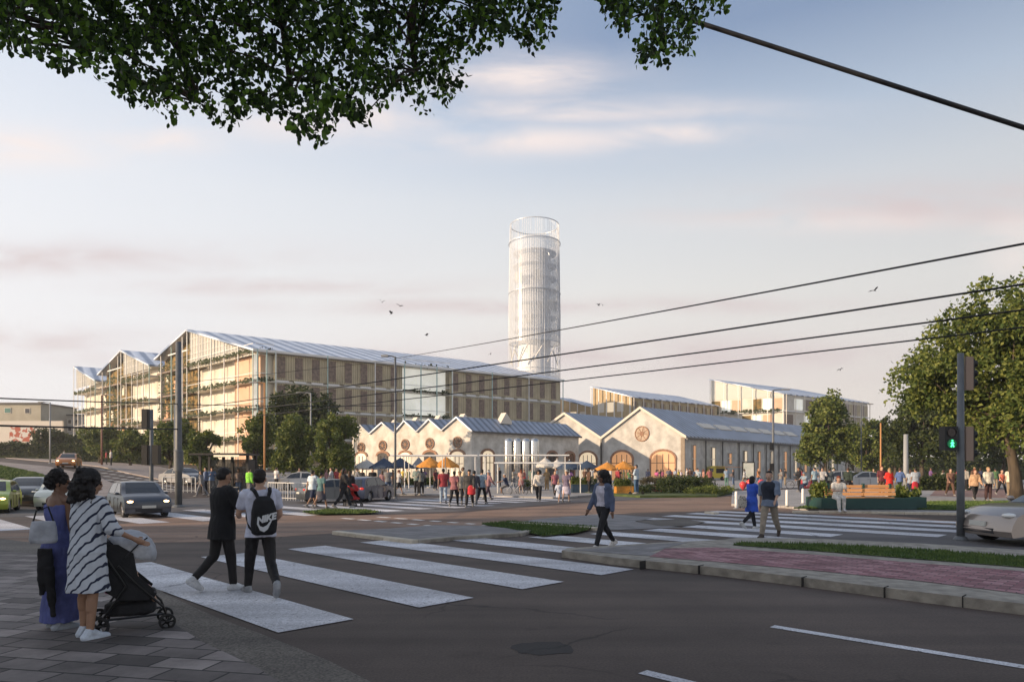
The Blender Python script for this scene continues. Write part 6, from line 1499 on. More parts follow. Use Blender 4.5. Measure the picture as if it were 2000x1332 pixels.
def lightframe(label, px0, px1, pyt, Y, posts, dep=2.2):
    x0, x1 = (px0-1000)/F*Y, (px1-1000)/F*Y; xc = (x0+x1)/2; root = thing('canopy_frame', label, 'canopy', (xc, Y, .1), 0, 'white flat canopy frames'); z = zof(pyt, Y)-.1
    MB().box(x0-xc, x1-xc, 0, dep, z-.05, z+.04).build('roof_slab', mat('white_lacquer', (.85, .85, .84), .35), root)
    for p in posts:
        x = (p-1000)/F*Y-xc
        for y in (.1, dep-.15): MB().tube([(x, y, 0), (x, y, z-.05)], .035, 8).build('post', M_WBEAM, root)
lightframe('white flat canopy before the small gables', 762, 932, 889, 48, (790, 864, 928))
lightframe('white flat canopy running behind the steel tanks line', 936, 1112, 888.5, 52, (946, 1104))
lightframe('nearest white flat canopy before the market hall side wall', 965, 1138, 903.5, 46, (972, 1040, 1134))
M_STEEL = mat('brushed_steel', (.62, .60, .57), .22, metal=.95)
for px, lab in ((993, 'leftmost steel tank catching the sun'), (1010, 'second steel tank from the left'), (1027, 'third steel tank from the left'), (1044, 'rightmost steel tank beside the arched doors')):
    Y = 72; x = (px-1000)/F*Y; root = thing('steel_tank', lab, 'tank', (x, Y, .1), 0, 'upright steel tanks by the market hall')
    zt = zof(856, Y)-.1; MB().lathe([(.40, .4), (.46, .6), (.46, zt-.35), (.38, zt-.1), (.1, zt), (.001, zt)], seg=24).build('vessel', M_STEEL, root, True)
    for k in range(3): t = k*2.09; MB().tube([(math.cos(t)*.35, math.sin(t)*.35, 0), (math.cos(t)*.35, math.sin(t)*.35, .6)], .04, 6).build('leg', M_STEEL, root)
    MB().tube([(0, -.48, .5), (0, -.52, 2), (0, -.5, 3.2)], .03, 6).build('pipe', M_STEEL, root)
def planter(label, px, py, wpx, hpx, col, plant=True, seed=1):
    b = GP(px, py, .1); k = b.y/F; w_, h_ = wpx*k, hpx*k; root = thing('planter_box', label, 'planter', b, R(4))
    mb = MB(); mb.box(-w_/2, w_/2, 0, .8, 0, h_); mb.box(-w_/2-.03, w_/2+.03, -.03, .83, h_+.003, h_+.05); mb.build('box', cm(col, .5), root)
    if plant:
        rr = random.Random(seed); mb = MB(); mb.box(-w_/2+.06, w_/2-.06, .06, .74, h_-.05, h_+.10)
        for p in crown_points(rr, [(Vector((q*w_/5, .4, h_+.22)), w_*.2, .34) for q in (-2, -1, 0, 1, 2)], 1500, .3, 2): leaf(mb, p, .13, rr, -.9)
        mb.build('plant', M_LEAF, root)
planter('navy planter box with grasses right of the steel tanks', 1141, 962, 46, 15, (.02, .045, .08)); planter('orange planter box beside the person on a scooter', 1221, 964, 34, 13, (.5, .22, .03), True, 2)
planter('low red box in front of the wide arched doorway', 1286, 960, 22, 9, (.55, .05, .04), False); planter('dark planter with shrubs left of the white flat canopy posts', 1036, 957, 40, 6, (.06, .05, .04), True, 4)
# yellow food truck with awning
b = GP(1404, 938, .1); root = thing('food_truck', 'small yellow food truck with a brown awning before the warehouse', 'truck', b, R(6)); k = b.y/F; w_ = 46*k
M_YEL = paint((.62, .50, .03))
mb = MB(); mb.prism([(-w_/2, .35), (w_/2*.55, .35), (w_/2*.55, 2.15), (-w_/2*.5, 2.2), (-w_/2*.75, 2.0), (-w_/2*.95, 1.3)], 0, 1.7, Matrix()); mb.build('body', M_YEL, root)
MB().box(-w_*.42, -w_*.24, -.03, -.003, 1.3, 1.85).build('cab_window', M_CGLASS, root); MB().box(-w_*.12, w_*.24, -.04, -.003, 1.1, 1.8).build('serving_hatch', M_BLACK, root)
mb = MB(); mb.prism([(-w_*.14, 2.0), (w_*.9, 1.95), (w_*.9, 2.03), (-w_*.14, 2.1)], -1.3, -.05, Matrix()); mb.build('awning', cm((.35, .20, .12)), root)
for x in (-w_*.3, w_*.15): MB().lathe([(.001, -.08), (.3, -.08), (.32, .0), (.3, .08), (.001, .08)], seg=16, M=Matrix.Translation((x, .05, .32)) @ Matrix.Rotation(R(90), 4, 'X')).build('wheel', M_TYRE, root)
# info board
b = GP(1462, 944, .1); root = thing('info_board', 'upright poster board with a pale map before the long warehouse side', 'sign board', b); k = b.y/F
MB().box(-12*k, 12*k, 0, .12, 9*k, zof(902, b.y)-b.z).build('frame', M_BLACK, root); MB().box(-10*k, 10*k, -.02, -.003, 11*k, zof(904, b.y)-b.z).build('poster', mat('map_poster', (.55, .6, .52), .5, col2=(.75, .75, .68), scale=1.5), root); MB().box(-3*k, 3*k, .02, .1, 0, 9*k-.003).build('post', M_BLACK, root)
# balloons
for px, py, lab in ((1451, 948, 'red balloon leftmost of the three beside the blue coat'), (1464, 944, 'red balloon in the middle of the three'), (1487, 944, 'red balloon seen between the couple on the crossing')):
    p = WP(px, py, 27); o = MB().lathe([(.001, -.19), (.04, -.15), (.11, -.06), (.135, .03), (.12, .10), (.07, .15), (.001, .17)], seg=16).build('balloon', mat('red_balloon', (.6, .06, .06), .3), None, True); o.location = p; tag(o, lab, 'balloon', 'red balloons')
# birds
for i, (px, py, s, lab) in enumerate(((746, 591, 1, 'uppermost bird of the loose flock left of the tower'), (781, 598, .9, 'bird just right of the uppermost one left of the tower'), (765, 613, 1, 'lowest bird of the close trio left of the tower'), (833, 655, 1, 'bird with raised wings above the blue roof'), (958, 692, .6, 'tiny bird low beside the tower'), (1169, 597, .8, 'left bird of the pair right of the tower'), (1177, 597, .7, 'right bird of the pair right of the tower'), (1708, 568, 1.2, 'bird diving above the big tree'), (1641, 722, .7, 'small bird over the distant glazed block'))):
    p = WP(px, py, 42); rr = random.Random(i); mb = MB(); f = .30*s; u = rr.uniform(.1, .5)
    mb.add([(-.02, -.03, 0), (.16*s, 0, .0), (-.16*s, .0, -.02), (-.02, .03, 0), (0, 0, .04)], [(0, 1, 4), (1, 3, 4), (3, 2, 4), (2, 0, 4), (0, 2, 3), (0, 3, 1)])
    for sg in (1, -1): mb.add([(.05*s, 0, .02), (-.05*s, 0, .02), (-.07*s, sg*f*.5, f*u+.02), (.05*s, sg*f*.5, f*u+.03), (-.12*s, sg*f, f*u*.7)], [(0, 1, 2, 3), (3, 2, 4), (3, 2, 1, 0), (4, 2, 3)])
    o = mb.build('bird', M_BLACK); o.location = p; o.rotation_euler = (rr.uniform(-.4, .4), rr.uniform(-.5, .5), rr.uniform(0, 6)); tag(o, lab, 'bird', 'birds in the sky')
# bicycles
def bicycle(label, px, py, face, col, lift=.1, sc=1.0):
    b = GP(px, py, lift); root = thing('bicycle', label, 'bicycle', b, R(face)); m = cm(col, .4)
    for x in (-.52, .52):
        w_ = MB().lathe([(.31, -.018), (.34, -.018), (.345, 0), (.34, .018), (.31, .018), (.31, -.018)], seg=24, M=Matrix.Translation((x, 0, .345)) @ Matrix.Rotation(R(90), 4, 'X')).build('wheel', M_TYRE, root)
        mb = MB()
        for k in range(8): t = k*math.pi/4; mb.tube([(x, 0, .345), (x+math.cos(t)*.31, 0, .345+math.sin(t)*.31)], .004, 4)
        mb.build('spokes', M_RIM, w_)
    mb = MB()
    for a_, b_ in (((-.52, 0, .345), (-.15, 0, .86)), ((-.52, 0, .345), (-.05, 0, .30)), ((-.05, 0, .30), (-.17, 0, .92)), ((-.05, 0, .30), (.36, 0, .78)), ((-.15, 0, .80), (.35, 0, .84)), ((.52, 0, .345), (.33, 0, .98))): mb.tube([a_, b_], .017, 6)
    mb.build('frame', m, root); mb = MB(); mb.ball((-.18, 0, .95), .1, 8, sc=(1.3, .7, .35)); mb.build('saddle', M_BLACK, root); MB().tube([(.28, -.26, 1.02), (.33, 0, .99), (.28, .26, 1.02)], .014, 6).build('handlebar', M_RIM, root)
bicycle('pale bicycle parked under the nearest white canopy', 1006, 968, 10, (.5, .5, .5), 0); bicycle('dark bicycle parked right of the pale one', 1030, 966, 20, (.1, .12, .14), 0)
bicycle('bicycle leaning near the motor scooters', 1556, 955, -10, (.08, .08, .1))
def moped(label, px, py, face, col):
    b = GP(px, py, .1); root = thing('motor_scooter', label, 'scooter', b, R(face)); m = paint(col)
    for x in (-.6, .62): MB().lathe([(.1, -.05), (.22, -.06), (.25, 0), (.22, .06), (.1, .05)], seg=18, M=Matrix.Translation((x, 0, .25)) @ Matrix.Rotation(R(90), 4, 'X')).build('wheel', M_TYRE, root)
    mb = MB(); mb.prism([(-.85, .45), (-.8, .72), (-.3, .76), (-.12, .6), (-.05, .32), (.32, .30), (.42, .9), (.5, .95), (.56, .6), (.48, .25), (.3, .18), (-.3, .2), (-.6, .38)], -.15, .15, Matrix()); mb.build('body', m, root)
    mb = MB(); mb.ball((-.5, 0, .80), .2, 10, sc=(1.8, .8, .35)); mb.build('seat', M_BLACK, root); MB().tube([(.38, -.3, 1.05), (.46, 0, 1.0), (.38, .3, 1.05)], .02, 6).build('handlebar', M_BLACK, root); mb = MB(); mb.ball((.56, 0, .88), .07, 8); mb.build('headlight', M_HL, root)
moped('red motor scooter among the standing riders', 1578, 958, 200, (.45, .03, .03)); moped('white motor scooter right of the red one', 1604, 957, 190, (.5, .5, .5)); moped('black motor scooter behind the seated reader', 1628, 958, 185, (.03, .03, .03))
# kick scooter under the rider
b = GP(1243, 966, .1); root = thing('kick_scooter', 'dark kick scooter under the rider in pale blue', 'scooter', b, R(175)); MB().box(-.35, .35, -.07, .07, .10, .14).build('deck', M_BLACK, root); MB().tube([(.36, 0, .12), (.30, 0, 1.05)], .02, 6).build('stem', M_BLACK, root); MB().tube([(.30, -.22, 1.05), (.30, .22, 1.05)], .016, 6).build('handlebar', M_BLACK, root)
for x in (-.4, .4): MB().lathe([(.001, -.02), (.09, -.02), (.1, 0), (.09, .02), (.001, .02)], seg=14, M=Matrix.Translation((x, 0, .1)) @ Matrix.Rotation(R(90), 4, 'X')).build('wheel', M_TYRE, root)
# red pushchair by the far crossing: a copy of the first with red cloth
src = [o for o in COL.objects if o.name.startswith('stroller') and o.parent is None][0]
c2 = copy_tree(src); g = GP(690, 989); c2.location = g; c2.rotation_euler = (0, 0, R(-30)); c2['label'] = 'small red pushchair pushed by the person in a long black coat'
for o in c2.children:
    if o.name.split('.')[0] in ('seat', 'canopy'):
        o.material_slots[0].link = 'OBJECT'; o.material_slots[0].material = cm((.50, .03, .03))
# tables under the parasols
for px, py, lab in ((770, 950, 'round cafe table under the navy parasols'), (857, 949, 'round cafe table under the orange parasols'), (1178, 953, 'round cafe table before the warehouse')):
    b = GP(px, py, .1); root = thing('cafe_table', lab, 'table', b); MB().lathe([(.001, .72), (.38, .72), (.38, .75), (.001, .75)], seg=20).build('table_top', M_WD, root); MB().tube([(0, 0, 0), (0, 0, .72)], .03, 8).build('leg', M_BLACK, root)
# ================================================================ everybody else
BLK, NAVY, WHT, GRY, BLU, RED, DEN, KHA, BRN, CRM = (.012, .012, .014), (.02, .03, .07), (.44, .44, .45), (.18, .18, .19), (.12, .25, .42), (.32, .04, .05), (.09, .14, .24), (.24, .19, .13), (.11, .06, .04), (.38, .34, .28)
LBL, MAR, GRN, PNK, ORG, LAV, TEA, OLV = (.22, .29, .36), (.13, .03, .04), (.25, .55, .06), (.32, .17, .18), (.38, .16, .06), (.38, .36, .45), (.10, .20, .20), (.12, .13, .06)
BL_, BR_, DB_, RD_, GY_ = (.30, .20, .09), (.06, .03, .015), (.012, .010, .009), (.16, .04, .02), (.3, .3, .3)
# couple on the second crossing
p = GP(1468, 1034); person('person in a long bright blue coat and black leggings on the far stripes', p, 20, 'hug', True, 1.52, ('coat', (.03, .09, .48)), ('slim', BLK), ('long', DB_), 'light', (.5, .5, .48), .012)
p = GP(1503, 1049); kk = person('person in a checked shirt, navy vest and khaki trousers on the far stripes', p, 232, 'walkB', False, 1.70, ('shirt', (.16, .20, .28)), ('trousers', (.26, .22, .17)), ('short', DB_), 'light', (.06, .045, .035), .012)
put('vest', cloth_mesh('vest', 'walkB', False, .012)[0], cm((.015, .02, .035)), kk[0], kk[2])
p = WP(1450, 978, 18.9); mb = MB(); loft(mb, [(-.20, .07, .05, 0), (-.16, .12, .07, 0), (0, .13, .07, 0), (.14, .07, .04, 0)], 14); o = bpy.data.objects.new('shoulder_bag', remesh(mb, .014, 3)); COL.objects.link(o); o.data.materials.clear(); o.data.materials.append(mat('floral_cloth', (.46, .42, .35), .9, col2=(.10, .09, .08), scale=22, contrast=(.54, .60))); o.location = p; tag(o, 'pale bag with a dark pattern carried beside the long blue coat', 'bag')
# reader on the bench
person('person in a white shirt and pale trousers sitting on the planter base reading', GP(1640, 996, .14)+Vector((0, .18, 0)), 262, 'sit', False, 1.72, ('tee', (.72, .68, .60)), ('trousers', (.60, .57, .52)), ('short', RD_), 'light', (.5, .5, .5), .014, z=-.42)
CROWD = [  # px, py of the feet, lift, heading, pose, woman, height, top, bottom, hair, skin, label
 (610, 991, 0, 60, 'walkA', 0, 1.72, ('tee', (.60, .68, .74)), ('shorts', NAVY), ('short', DB_), 'tan', 'person in a pale blue T-shirt and navy shorts by the white railing'),
 (627, 993, 0, 70, 'walkB', 1, 1.62, ('tee', TEA), ('skirt', (.06, .06, .08)), ('pony', DB_), 'tan', 'person in a dark teal top right behind the navy shorts'),
 (671, 992, 0, 20, 'walkA', 0, 1.80, ('jacket', BLK), ('trousers', BLK), ('long', DB_), 'brown', 'person in a long black coat pushing the red pushchair'),
 (683, 987, 0, 100, 'stand', 1, 1.62, ('jacket', BLK), ('slim', (.05, .05, .06)), ('long', BR_), 'tan', 'person in black standing behind the red pushchair'),
 (637, 962, .1, 20, 'stand2', 1, 1.65, ('tee', PNK), ('trousers', (.3, .2, .15)), ('long', BR_), 'light', 'person in pink standing among the crowd under the street trees'),
 (647, 961, .1, 200, 'chat', 0, 1.74, ('shirt', WHT), ('trousers', KHA), ('short', BR_), 'light', 'person in a white shirt chatting under the last street tree'),
 (657, 962, .1, 340, 'stand', 0, 1.70, ('tee', RED), ('shorts', GRY), ('short', DB_), 'tan', 'person in a red T-shirt behind the dark grey car'),
 (668, 959, .1, 120, 'stand', 1, 1.60, ('dress', ORG), None, ('long', RD_), 'light', 'person in an orange dress near the market hall gable'),
 (697, 958, .1, 30, 'walkA', 0, 1.76, ('long', GRY), ('trousers', BLK), ('short', BR_), 'light', 'person in a grey sweater just above the blue hatchback roof'),
 (708, 956, .1, 250, 'stand', 1, 1.62, ('long', BLK), ('trousers', BRN), ('bun', DB_), 'tan', 'person in a black sweater above the right side of the blue hatchback'),
 (728, 965, .1, 280, 'walkB', 0, 1.74, ('tee', BLK), ('shorts', BLK), ('short', DB_), 'tan', 'person in black T-shirt and shorts right of the blue hatchback'),
 (747, 962, .1, 90, 'walkA', 1, 1.56, ('tee', PNK), ('slim', LAV), ('long', BR_), 'light', 'child sized person in pink left of the thin catenary pole'),
 (758, 966, .1, 95, 'walkB', 0, 1.76, ('tee', GRY), ('trousers', DEN), ('short', GY_), 'light', 'person in a grey T-shirt right before the thin catenary pole'),
 (779, 965, .1, 30, 'walkA', 1, 1.64, ('tee', WHT), ('shorts', BLK), ('pony', RD_), 'light', 'person in white top and black shorts beside the thin catenary pole'),
 (814, 965, .1, 90, 'stand2', 0, 1.76, ('shirt', (.20, .26, .24)), ('trousers', BLK), ('short', DB_), 'tan', 'person in a grey green shirt under the small grey parasol'),
 (823, 966, .1, 120, 'chat', 1, 1.66, ('long', (.16, .16, .15)), ('trousers', BLK), ('long', DB_), 'light', 'person in dark clothes close beside the grey green shirt'),
 (866, 983, 0, 100, 'walkA', 0, 1.80, ('tee', RED), ('trousers', (.30, .38, .48)), ('short', DB_), 'tan', 'person in a bright red T-shirt and pale jeans on the far crossing'),
 (887, 989, 0, 80, 'walkB', 1, 1.68, ('tee', (.30, .12, .13)), ('slim', BLK), ('short', DB_), 'brown', 'person in a dusty red top with black trousers right of the bright red T-shirt'),
 (898, 985, 0, 95, 'walkA', 1, 1.66, ('tee', CRM), ('slim', BLK), ('hat', KHA), 'light', 'person in a cream top and straw hat on the far crossing'),
 (917, 990, 0, 265, 'walkB', 0, 1.74, ('jacket', (.05, .05, .05)), ('trousers', BLK), ('cap', BLK), 'tan', 'person in a black jacket and cap with a red bag in front'),
 (926, 986, 0, 90, 'walkA', 0, 1.70, ('long', (.07, .07, .09)), ('trousers', GRY), ('short', DB_), 'light', 'person in charcoal just behind the red bag'),
 (941, 984, 0, 70, 'walkB', 0, 1.76, ('tee', LBL), ('trousers', BLK), ('short', DB_), 'light', 'person in a light blue T-shirt and black trousers on the far crossing'),
 (953, 976, 0, 40, 'walkA', 1, 1.66, ('long', PNK), ('slim', (.04, .02, .04)), ('hat', WHT), 'light', 'person in a pink top and white hat near the nearest white canopy'),
 (904, 968, .1, 200, 'chat', 0, 1.74, ('shirt', (.55, .45, .3)), ('trousers', BRN), ('short', BR_), 'tan', 'person in a tan shirt before the market hall corner'),
 (850, 957, .1, 330, 'stand2', 1, 1.64, ('tee', MAR), ('trousers', BLK), ('long', DB_), 'tan', 'person in maroon beneath the orange parasols'),
 (798, 955, .1, 200, 'stand', 0, 1.72, ('tee', OLV), ('shorts', KHA), ('short', BR_), 'light', 'person in an olive T-shirt under the navy parasols'),
 (990, 966, 0, 180, 'ride', 0, 1.72, ('tee', NAVY), ('shorts', GRY), ('cap', WHT), 'tan', 'rider in navy sitting low beside the pale bicycle'),
 (1018, 962, .1, 90, 'phone', 1, 1.64, ('tee', (.5, .3, .25)), ('skirt', (.35, .15, .15)), ('long', RD_), 'light', 'person in a rosy top and skirt behind the parked bicycles'),
 (1052, 979, 0, 262, 'walkA', 1, 1.72, ('jacket', (.60, .56, .50)), ('trousers', BLK), ('curly', DB_), 'tan', 'person in a cream cardigan and black trousers crossing the far lane'),
 (1038, 956, .1, 80, 'stand', 0, 1.75, ('shirt', (.12, .18, .16)), ('trousers', GRY), ('short', DB_), 'light', 'person in a dark green shirt left of the cream cardigan'),
 (1068, 958, .1, 100, 'chat', 1, 1.64, ('long', (.30, .20, .10)), ('trousers', (.3, .2, .1)), ('long', BL_), 'light', 'person in ochre brown right of the cream cardigan'),
 (1084, 970, 0, 280, 'walkB', 1, 1.68, ('tee', (.25, .09, .12)), ('trousers', BLK), ('long', BR_), 'light', 'person in a wine red top beside the small child in pale blue'),
 (1091, 982, 0, 250, 'walkA', 1, 1.12, ('dress', (.50, .55, .66)), None, ('bun', BL_), 'light', 'small child in pale blue on the far lane'),
 (1106, 980, 0, 75, 'walkB', 1, 1.72, ('tee', (.16, .13, .19)), ('skirt', (.48, .45, .55)), ('hat', (.5, .45, .38)), 'light', 'person in a dark top, lavender skirt and sun hat'),
 (1150, 962, .1, 200, 'stand', 0, 1.72, ('tee', BRN), ('trousers', BLK), ('short', DB_), 'brown', 'person in brown half hidden behind the denim jacket walker'),
 (1163, 958, .1, 30, 'chat', 1, 1.64, ('tee', (.4, .3, .2)), ('trousers', NAVY), ('long', BR_), 'tan', 'person in light brown behind the navy planter box'),
 (1243, 964, .24, 150, 'stand2', 0, 1.74, ('shirt', (.42, .52, .60)), ('trousers', (.05, .11, .20)), ('short', DB_), 'tan', 'rider in a pale blue shirt standing on the kick scooter'),
 (1192, 948, .1, 200, 'stand', 0, 1.74, ('shirt', WHT), ('trousers', BLK), ('short', BR_), 'light', 'waiter in white under the first orange parasol'),
 (1210, 946, .1, 300, 'chat', 1, 1.64, ('tee', BLK), ('trousers', BLK), ('long', DB_), 'light', 'person in black inside the wide doorway light'),
 (1282, 950, .1, 30, 'walkA', 1, 1.66, ('tee', (.50, .10, .25)), ('trousers', MAR), ('long', BR_), 'light', 'person in magenta left of the wide arched doorway'),
 (1294, 949, .1, 200, 'stand', 1, 1.62, ('dress', (.2, .05, .1)), None, ('long', DB_), 'tan', 'person in a dark plum dress in the wide arched doorway'),
 (1306, 948, .1, 100, 'chat', 0, 1.76, ('tee', (.15, .15, .18)), ('trousers', NAVY), ('short', BR_), 'light', 'person in dark grey right of the plum dress'),
 (1318, 948, .1, 20, 'stand2', 0, 1.72, ('tee', (.30, .34, .42)), ('trousers', GRY), ('cap', NAVY), 'light', 'person in grey blue with a cap before the gable corner'),
 (1330, 947, .1, 330, 'walkA', 1, 1.64, ('tee', (.55, .5, .6)), ('skirt', (.1, .1, .2)), ('pony', BR_), 'light', 'person in a lilac top behind the large bush'),
 (1342, 946, .1, 180, 'stand', 0, 1.78, ('shirt', WHT), ('trousers', DEN), ('short', BR_), 'light', 'person in a white shirt behind the large bush'),
 (1354, 946, .1, 60, 'chat', 1, 1.64, ('tee', (.05, .08, .15)), ('slim', BLK), ('long', DB_), 'tan', 'person in dark navy between white shirt and yellow truck'),
 (1364, 947, .1, 250, 'walkB', 0, 1.74, ('tee', (.38, .45, .5)), ('trousers', BLK), ('short', DB_), 'light', 'person in a washed blue T-shirt left of the yellow truck'),
 (1374, 948, .1, 10, 'stand', 1, 1.66, ('tee', (.4, .2, .15)), ('trousers', BRN), ('long', RD_), 'light', 'person in rust red at the nose of the yellow truck'),
 (1386, 950, .1, 100, 'stand2', 0, 1.72, ('long', (.3, .1, .1)), ('trousers', BLK), ('short', DB_), 'tan', 'person in a maroon sweater before the yellow truck cab'),
 (1419, 950, .1, 95, 'stand', 0, 1.76, ('tee', (.24, .32, .42)), ('trousers', (.10, .20, .16)), ('short', DB_), 'light', 'customer in steel blue at the food truck hatch'),
 (1432, 948, .1, 150, 'chat', 1, 1.64, ('tee', (.07, .06, .06)), ('trousers', DEN), ('long', BR_), 'light', 'customer in black under the brown awning'),
 (1560, 960, .1, 180, 'stand2', 0, 1.76, ('jacket', BLK), ('trousers', BLK), ('short', DB_), 'tan', 'person in a black jacket left of the motor scooters'),
 (1573, 962, .1, 210, 'ride', 0, 1.72, ('tee', LBL), ('trousers', NAVY), ('cap', (.2, .3, .4)), 'light', 'rider in light blue on the red motor scooter'),
 (1591, 960, .1, 110, 'stand', 0, 1.76, ('tee', (.30, .42, .50)), ('trousers', NAVY), ('short', DB_), 'light', 'broad person in washed blue between red and white scooters'),
 (1606, 960, .1, 250, 'chat', 0, 1.72, ('shirt', WHT), ('trousers', BLK), ('short', BR_), 'light', 'person in white beside the white motor scooter'),
 (1620, 960, .1, 60, 'walkA', 0, 1.74, ('long', (.07, .09, .10)), ('trousers', BLK), ('short', DB_), 'tan', 'person in dark slate near the silver parked car'),
 (1656, 962, .1, 60, 'walkB', 0, 1.78, ('jacket', (.025, .04, .03)), ('trousers', BLK), ('short', BR_), 'light', 'person in dark green right of the bench reader'),
 (1706, 952, .1, 250, 'stand', 1, 1.64, ('tee', (.6, .5, .2)), ('trousers', KHA), ('bun', BL_), 'light', 'blond person in yellow left of the maroon checked one'),
 (1722, 968, .1, 270, 'stand', 0, 1.80, ('shirt', MAR), ('trousers', BRN), ('short', RD_), 'light', 'person in a maroon shirt standing behind the wooden bench'),
 (1737, 970, .1, 95, 'stand2', 1, 1.68, ('dress', (.75, .03, .02)), None, ('long', BL_), 'light', 'blond person in a bright red dress behind the wooden bench'),
 (1757, 966, .1, 20, 'walkA', 0, 1.76, ('shirt', (.07, .12, .28)), ('trousers', BLK), ('short', BR_), 'light', 'person in a royal blue shirt right of the red dress'),
 (1778, 968, .1, 60, 'walkB', 1, 1.66, ('tee', (.30, .35, .42)), ('trousers', NAVY), ('long', BR_), 'light', 'person in grey blue beside the person with the red backpack'),
 (1788, 972, .1, 85, 'stand', 0, 1.70, ('tee', (.35, .40, .48)), ('trousers', BLK), ('short', DB_), 'tan', 'person wearing a red backpack right of the bench end'),
 (1856, 968, .1, 260, 'walkA', 1, 1.70, ('long', (.20, .11, .08)), ('trousers', BRN), ('long', BR_), 'light', 'person in brown left of the right traffic pole'),
 (1904, 978, .1, 255, 'walkB', 1, 1.64, ('long', (.50, .32, .20)), ('slim', BLK), ('bun', RD_), 'light', 'person in an apricot sweater just right of the traffic pole'),
 (1930, 978, .1, 275, 'stand', 0, 1.72, ('jacket', (.66, .63, .55)), ('trousers', (.06, .03, .03)), ('short', BL_), 'light', 'person in a cream white jacket left of the big trunk'),
 (1956, 966, .1, 270, 'walkA', 1, 1.64, ('tank', (.60, .16, .10)), ('slim', BLK), ('pony', BR_), 'light', 'runner in a coral top left of the big trunk'),
 (1972, 970, .1, 200, 'stand', 0, 1.74, ('tee', (.66, .60, .48)), ('trousers', KHA), ('short', GY_), 'light', 'person in a pale shirt half hidden by the big trunk'),
 (1885, 958, .1, 30, 'stand', 0, 1.74, ('long', (.3, .28, .25)), ('trousers', BLK), ('short', DB_), 'light', 'person in a grey brown sweater seen behind the right traffic pole'),
 (402, 966, 0, 200, 'stand', 0, 1.76, ('jacket', (.12, .16, .26)), ('trousers', BLK), ('short', DB_), 'light', 'person in a slate blue jacket waiting at the left shelter post'),
 (414, 963, 0, 300, 'phone', 0, 1.72, ('long', (.15, .24, .42)), ('trousers', GRY), ('short', BR_), 'light', 'person in a blue sweater waiting under the shelter'),
 (394, 970, 0, 180, 'walkA', 1, 1.66, ('long', GRY), ('slim', (.2, .2, .22)), ('long', DB_), 'tan', 'person in grey leaving the bus shelter to the left'),
 (456, 962, 0, 250, 'stand2', 1, 1.64, ('tee', (.30, .12, .10)), ('trousers', BRN), ('long', BR_), 'tan', 'person in brick red waiting between the two crossing walkers'),
 (466, 966, 0, 290, 'stand', 0, 1.74, ('shirt', (.25, .2, .18)), ('trousers', DEN), ('short', DB_), 'brown', 'person in a taupe shirt at the right end of the shelter'),
 (487, 972, 0, 60, 'stand', 0, 1.78, ('jacket', (.22, .60, .05)), ('trousers', GRY), ('short', DB_), 'light', 'person in a bright lime green jacket beside the shelter'),
 (208, 907, .09, 40, 'stand', 1, 1.66, ('tee', RED), ('slim', BLK), ('long', DB_), 'tan', 'person in red of the far pair by the rust brown lamp post'),
 (217, 909, .09, 220, 'stand', 0, 1.76, ('tee', WHT), ('trousers', BLK), ('short', DB_), 'light', 'person in white of the far pair by the rust brown lamp post'),
 (68, 892, .09, 0, 'walkA', 0, 1.76, ('jacket', BLK), ('trousers', BLK), ('short', DB_), 'tan', 'dark clad walker ahead on the climbing street pavement'),
 (80, 893.5, .09, 180, 'walkB', 0, 1.74, ('long', OLV), ('trousers', BLK), ('cap', KHA), 'tan', 'walker in olive behind the dark clad one on the climbing street'),
 (125, 898, .09, 0, 'walkA', 1, 1.66, ('tee', (.5, .5, .45)), ('trousers', GRY), ('long', DB_), 'light', 'walker in beige above the orange car'),
 (540, 957, .1, 60, 'stand', 0, 1.74, ('tee', (.5, .5, .5)), ('trousers', BLK), ('short', DB_), 'light', 'person in light grey behind the white railing'),
 (585, 954, .1, 270, 'chat', 1, 1.66, ('tee', CRM), ('trousers', BRN), ('long', BR_), 'light', 'person in cream beyond the pale silver saloon'),
 (1525, 955, .1, 200, 'stand2', 1, 1.66, ('tee', (.2, .2, .2)), ('trousers', DEN), ('long', BR_), 'light', 'person in dark grey left of the black jacket by the scooters'),
]
for c in CROWD:
    px, py, lf, fc, pose, fem, h_, tp, bt_, hr, sk, lab = c
    person(lab, GP(px, py, lf), fc, pose, bool(fem), h_, tp, bt_, hr, sk, (.25, .24, .23), .024, 'people on the square', z=(-.30 if pose == 'ride' else None))
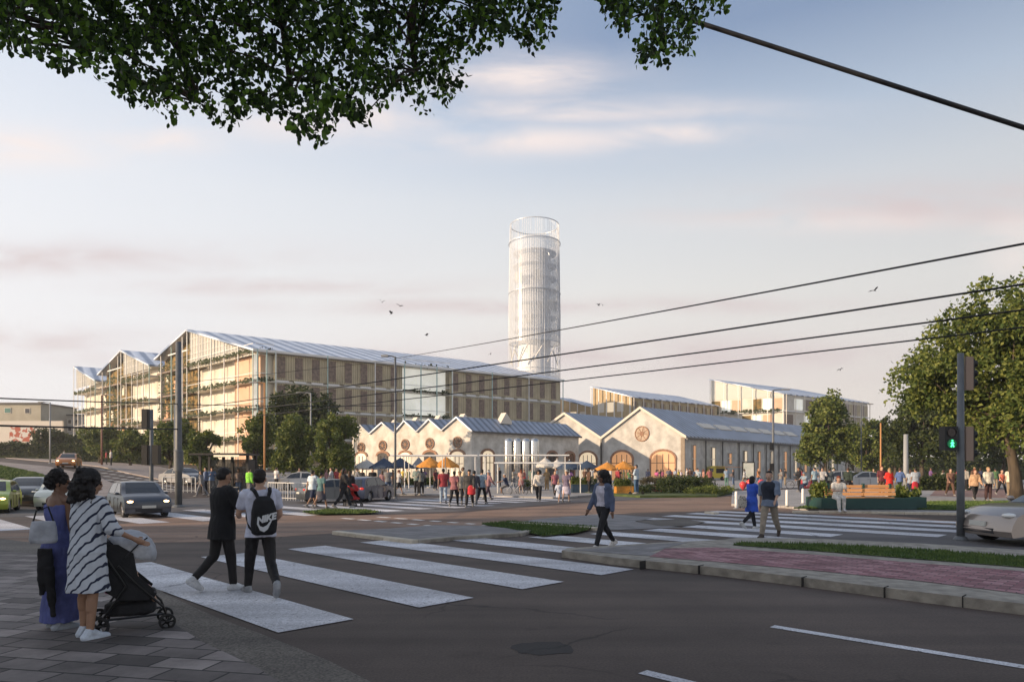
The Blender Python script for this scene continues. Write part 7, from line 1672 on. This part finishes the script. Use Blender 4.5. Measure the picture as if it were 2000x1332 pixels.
# more of the crowd standing close together in front of the halls
rr = random.Random(21)
TOPS = [('white', WHT), ('grey', GRY), ('black', BLK), ('navy', NAVY), ('sky blue', LBL), ('red', RED), ('cream', CRM), ('green', (.08, .16, .07)), ('orange', ORG), ('brown', BRN), ('purple', (.16, .08, .22)), ('yellow', (.55, .42, .08))]
BOTS = [('black', BLK), ('denim', DEN), ('khaki', KHA), ('grey', GRY)]
ZN = [(690, 900, 950, 'before the small gables'), (935, 1130, 951, 'before the market hall side wall'), (1130, 1240, 949, 'before the arched doorways'), (1255, 1370, 944, 'behind the planted kerb bed'), (1440, 1640, 946, 'along the warehouse side'), (1800, 1990, 952, 'in the park behind the big trunk')]
used = set()
for x0, x1, y_, where in ZN:
    for i in range(7):
        px = x0+(x1-x0)*(i+rr.uniform(.15, .85))/7; tn, tc_ = rr.choice(TOPS); bn, bc = rr.choice(BOTS)
        while (tn, bn, where) in used: tn, tc_ = rr.choice(TOPS); bn, bc = rr.choice(BOTS)
        used.add((tn, bn, where)); f_ = rr.random() < .5
        person('person in %s top and %s trousers %s' % (tn, bn, where), GP(px, y_+rr.uniform(-2, 3), .1), rr.uniform(0, 360), rr.choice(['stand', 'stand2', 'chat', 'walkA', 'walkB', 'phone']), f_, rr.uniform(1.58, 1.82), (rr.choice(['tee', 'shirt', 'long']), tc_), ('trousers', bc), (rr.choice(['long', 'bun', 'pony']) if f_ else rr.choice(['short', 'cap']), rr.choice([DB_, BR_, BL_])), rr.choice(list(SK)), (.25, .24, .23), .024, 'people on the square')
# bags held or worn in the crowd
def smallbag(label, px, py, Y, s, col, nm='bag'):
    mb = MB(); loft(mb, [(-.18*s, .10*s, .06*s, 0), (-.15*s, .14*s, .08*s, 0), (.08*s, .13*s, .07*s, 0), (.15*s, .07*s, .04*s, 0)], 12); p = WP(px, py, Y); o = bpy.data.objects.new(nm, remesh(mb, .02, 2)); COL.objects.link(o); o.data.materials.clear(); o.data.materials.append(cm(col)); o.location = p; tag(o, label, 'bag')
g = GP(917, 990); smallbag('bright red bag carried by the person in a black jacket and cap', 921, 956, g.y-.25, 1.3, (.55, .03, .04))
g = GP(1788, 972, .1); smallbag('red backpack worn right of the wooden bench end', 1787, 947, g.y-.2, 1.3, (.5, .03, .05), 'backpack')
# ================================================================ evening haze
hm = bpy.data.materials.new('haze_air'); hm.use_nodes = True; t = hm.node_tree; t.nodes.clear()
o_ = t.nodes.new('ShaderNodeOutputMaterial'); pv_ = t.nodes.new('ShaderNodeVolumePrincipled'); pv_.inputs['Density'].default_value = 0.0005; pv_.inputs['Color'].default_value = (.93, .93, .95, 1); pv_.inputs['Anisotropy'].default_value = .2
t.links.new(pv_.outputs[0], o_.inputs['Volume'])
hz_o = MB().box(-420, 420, -62, 420, -1, 66).build('haze', hm, None, kind='stuff')
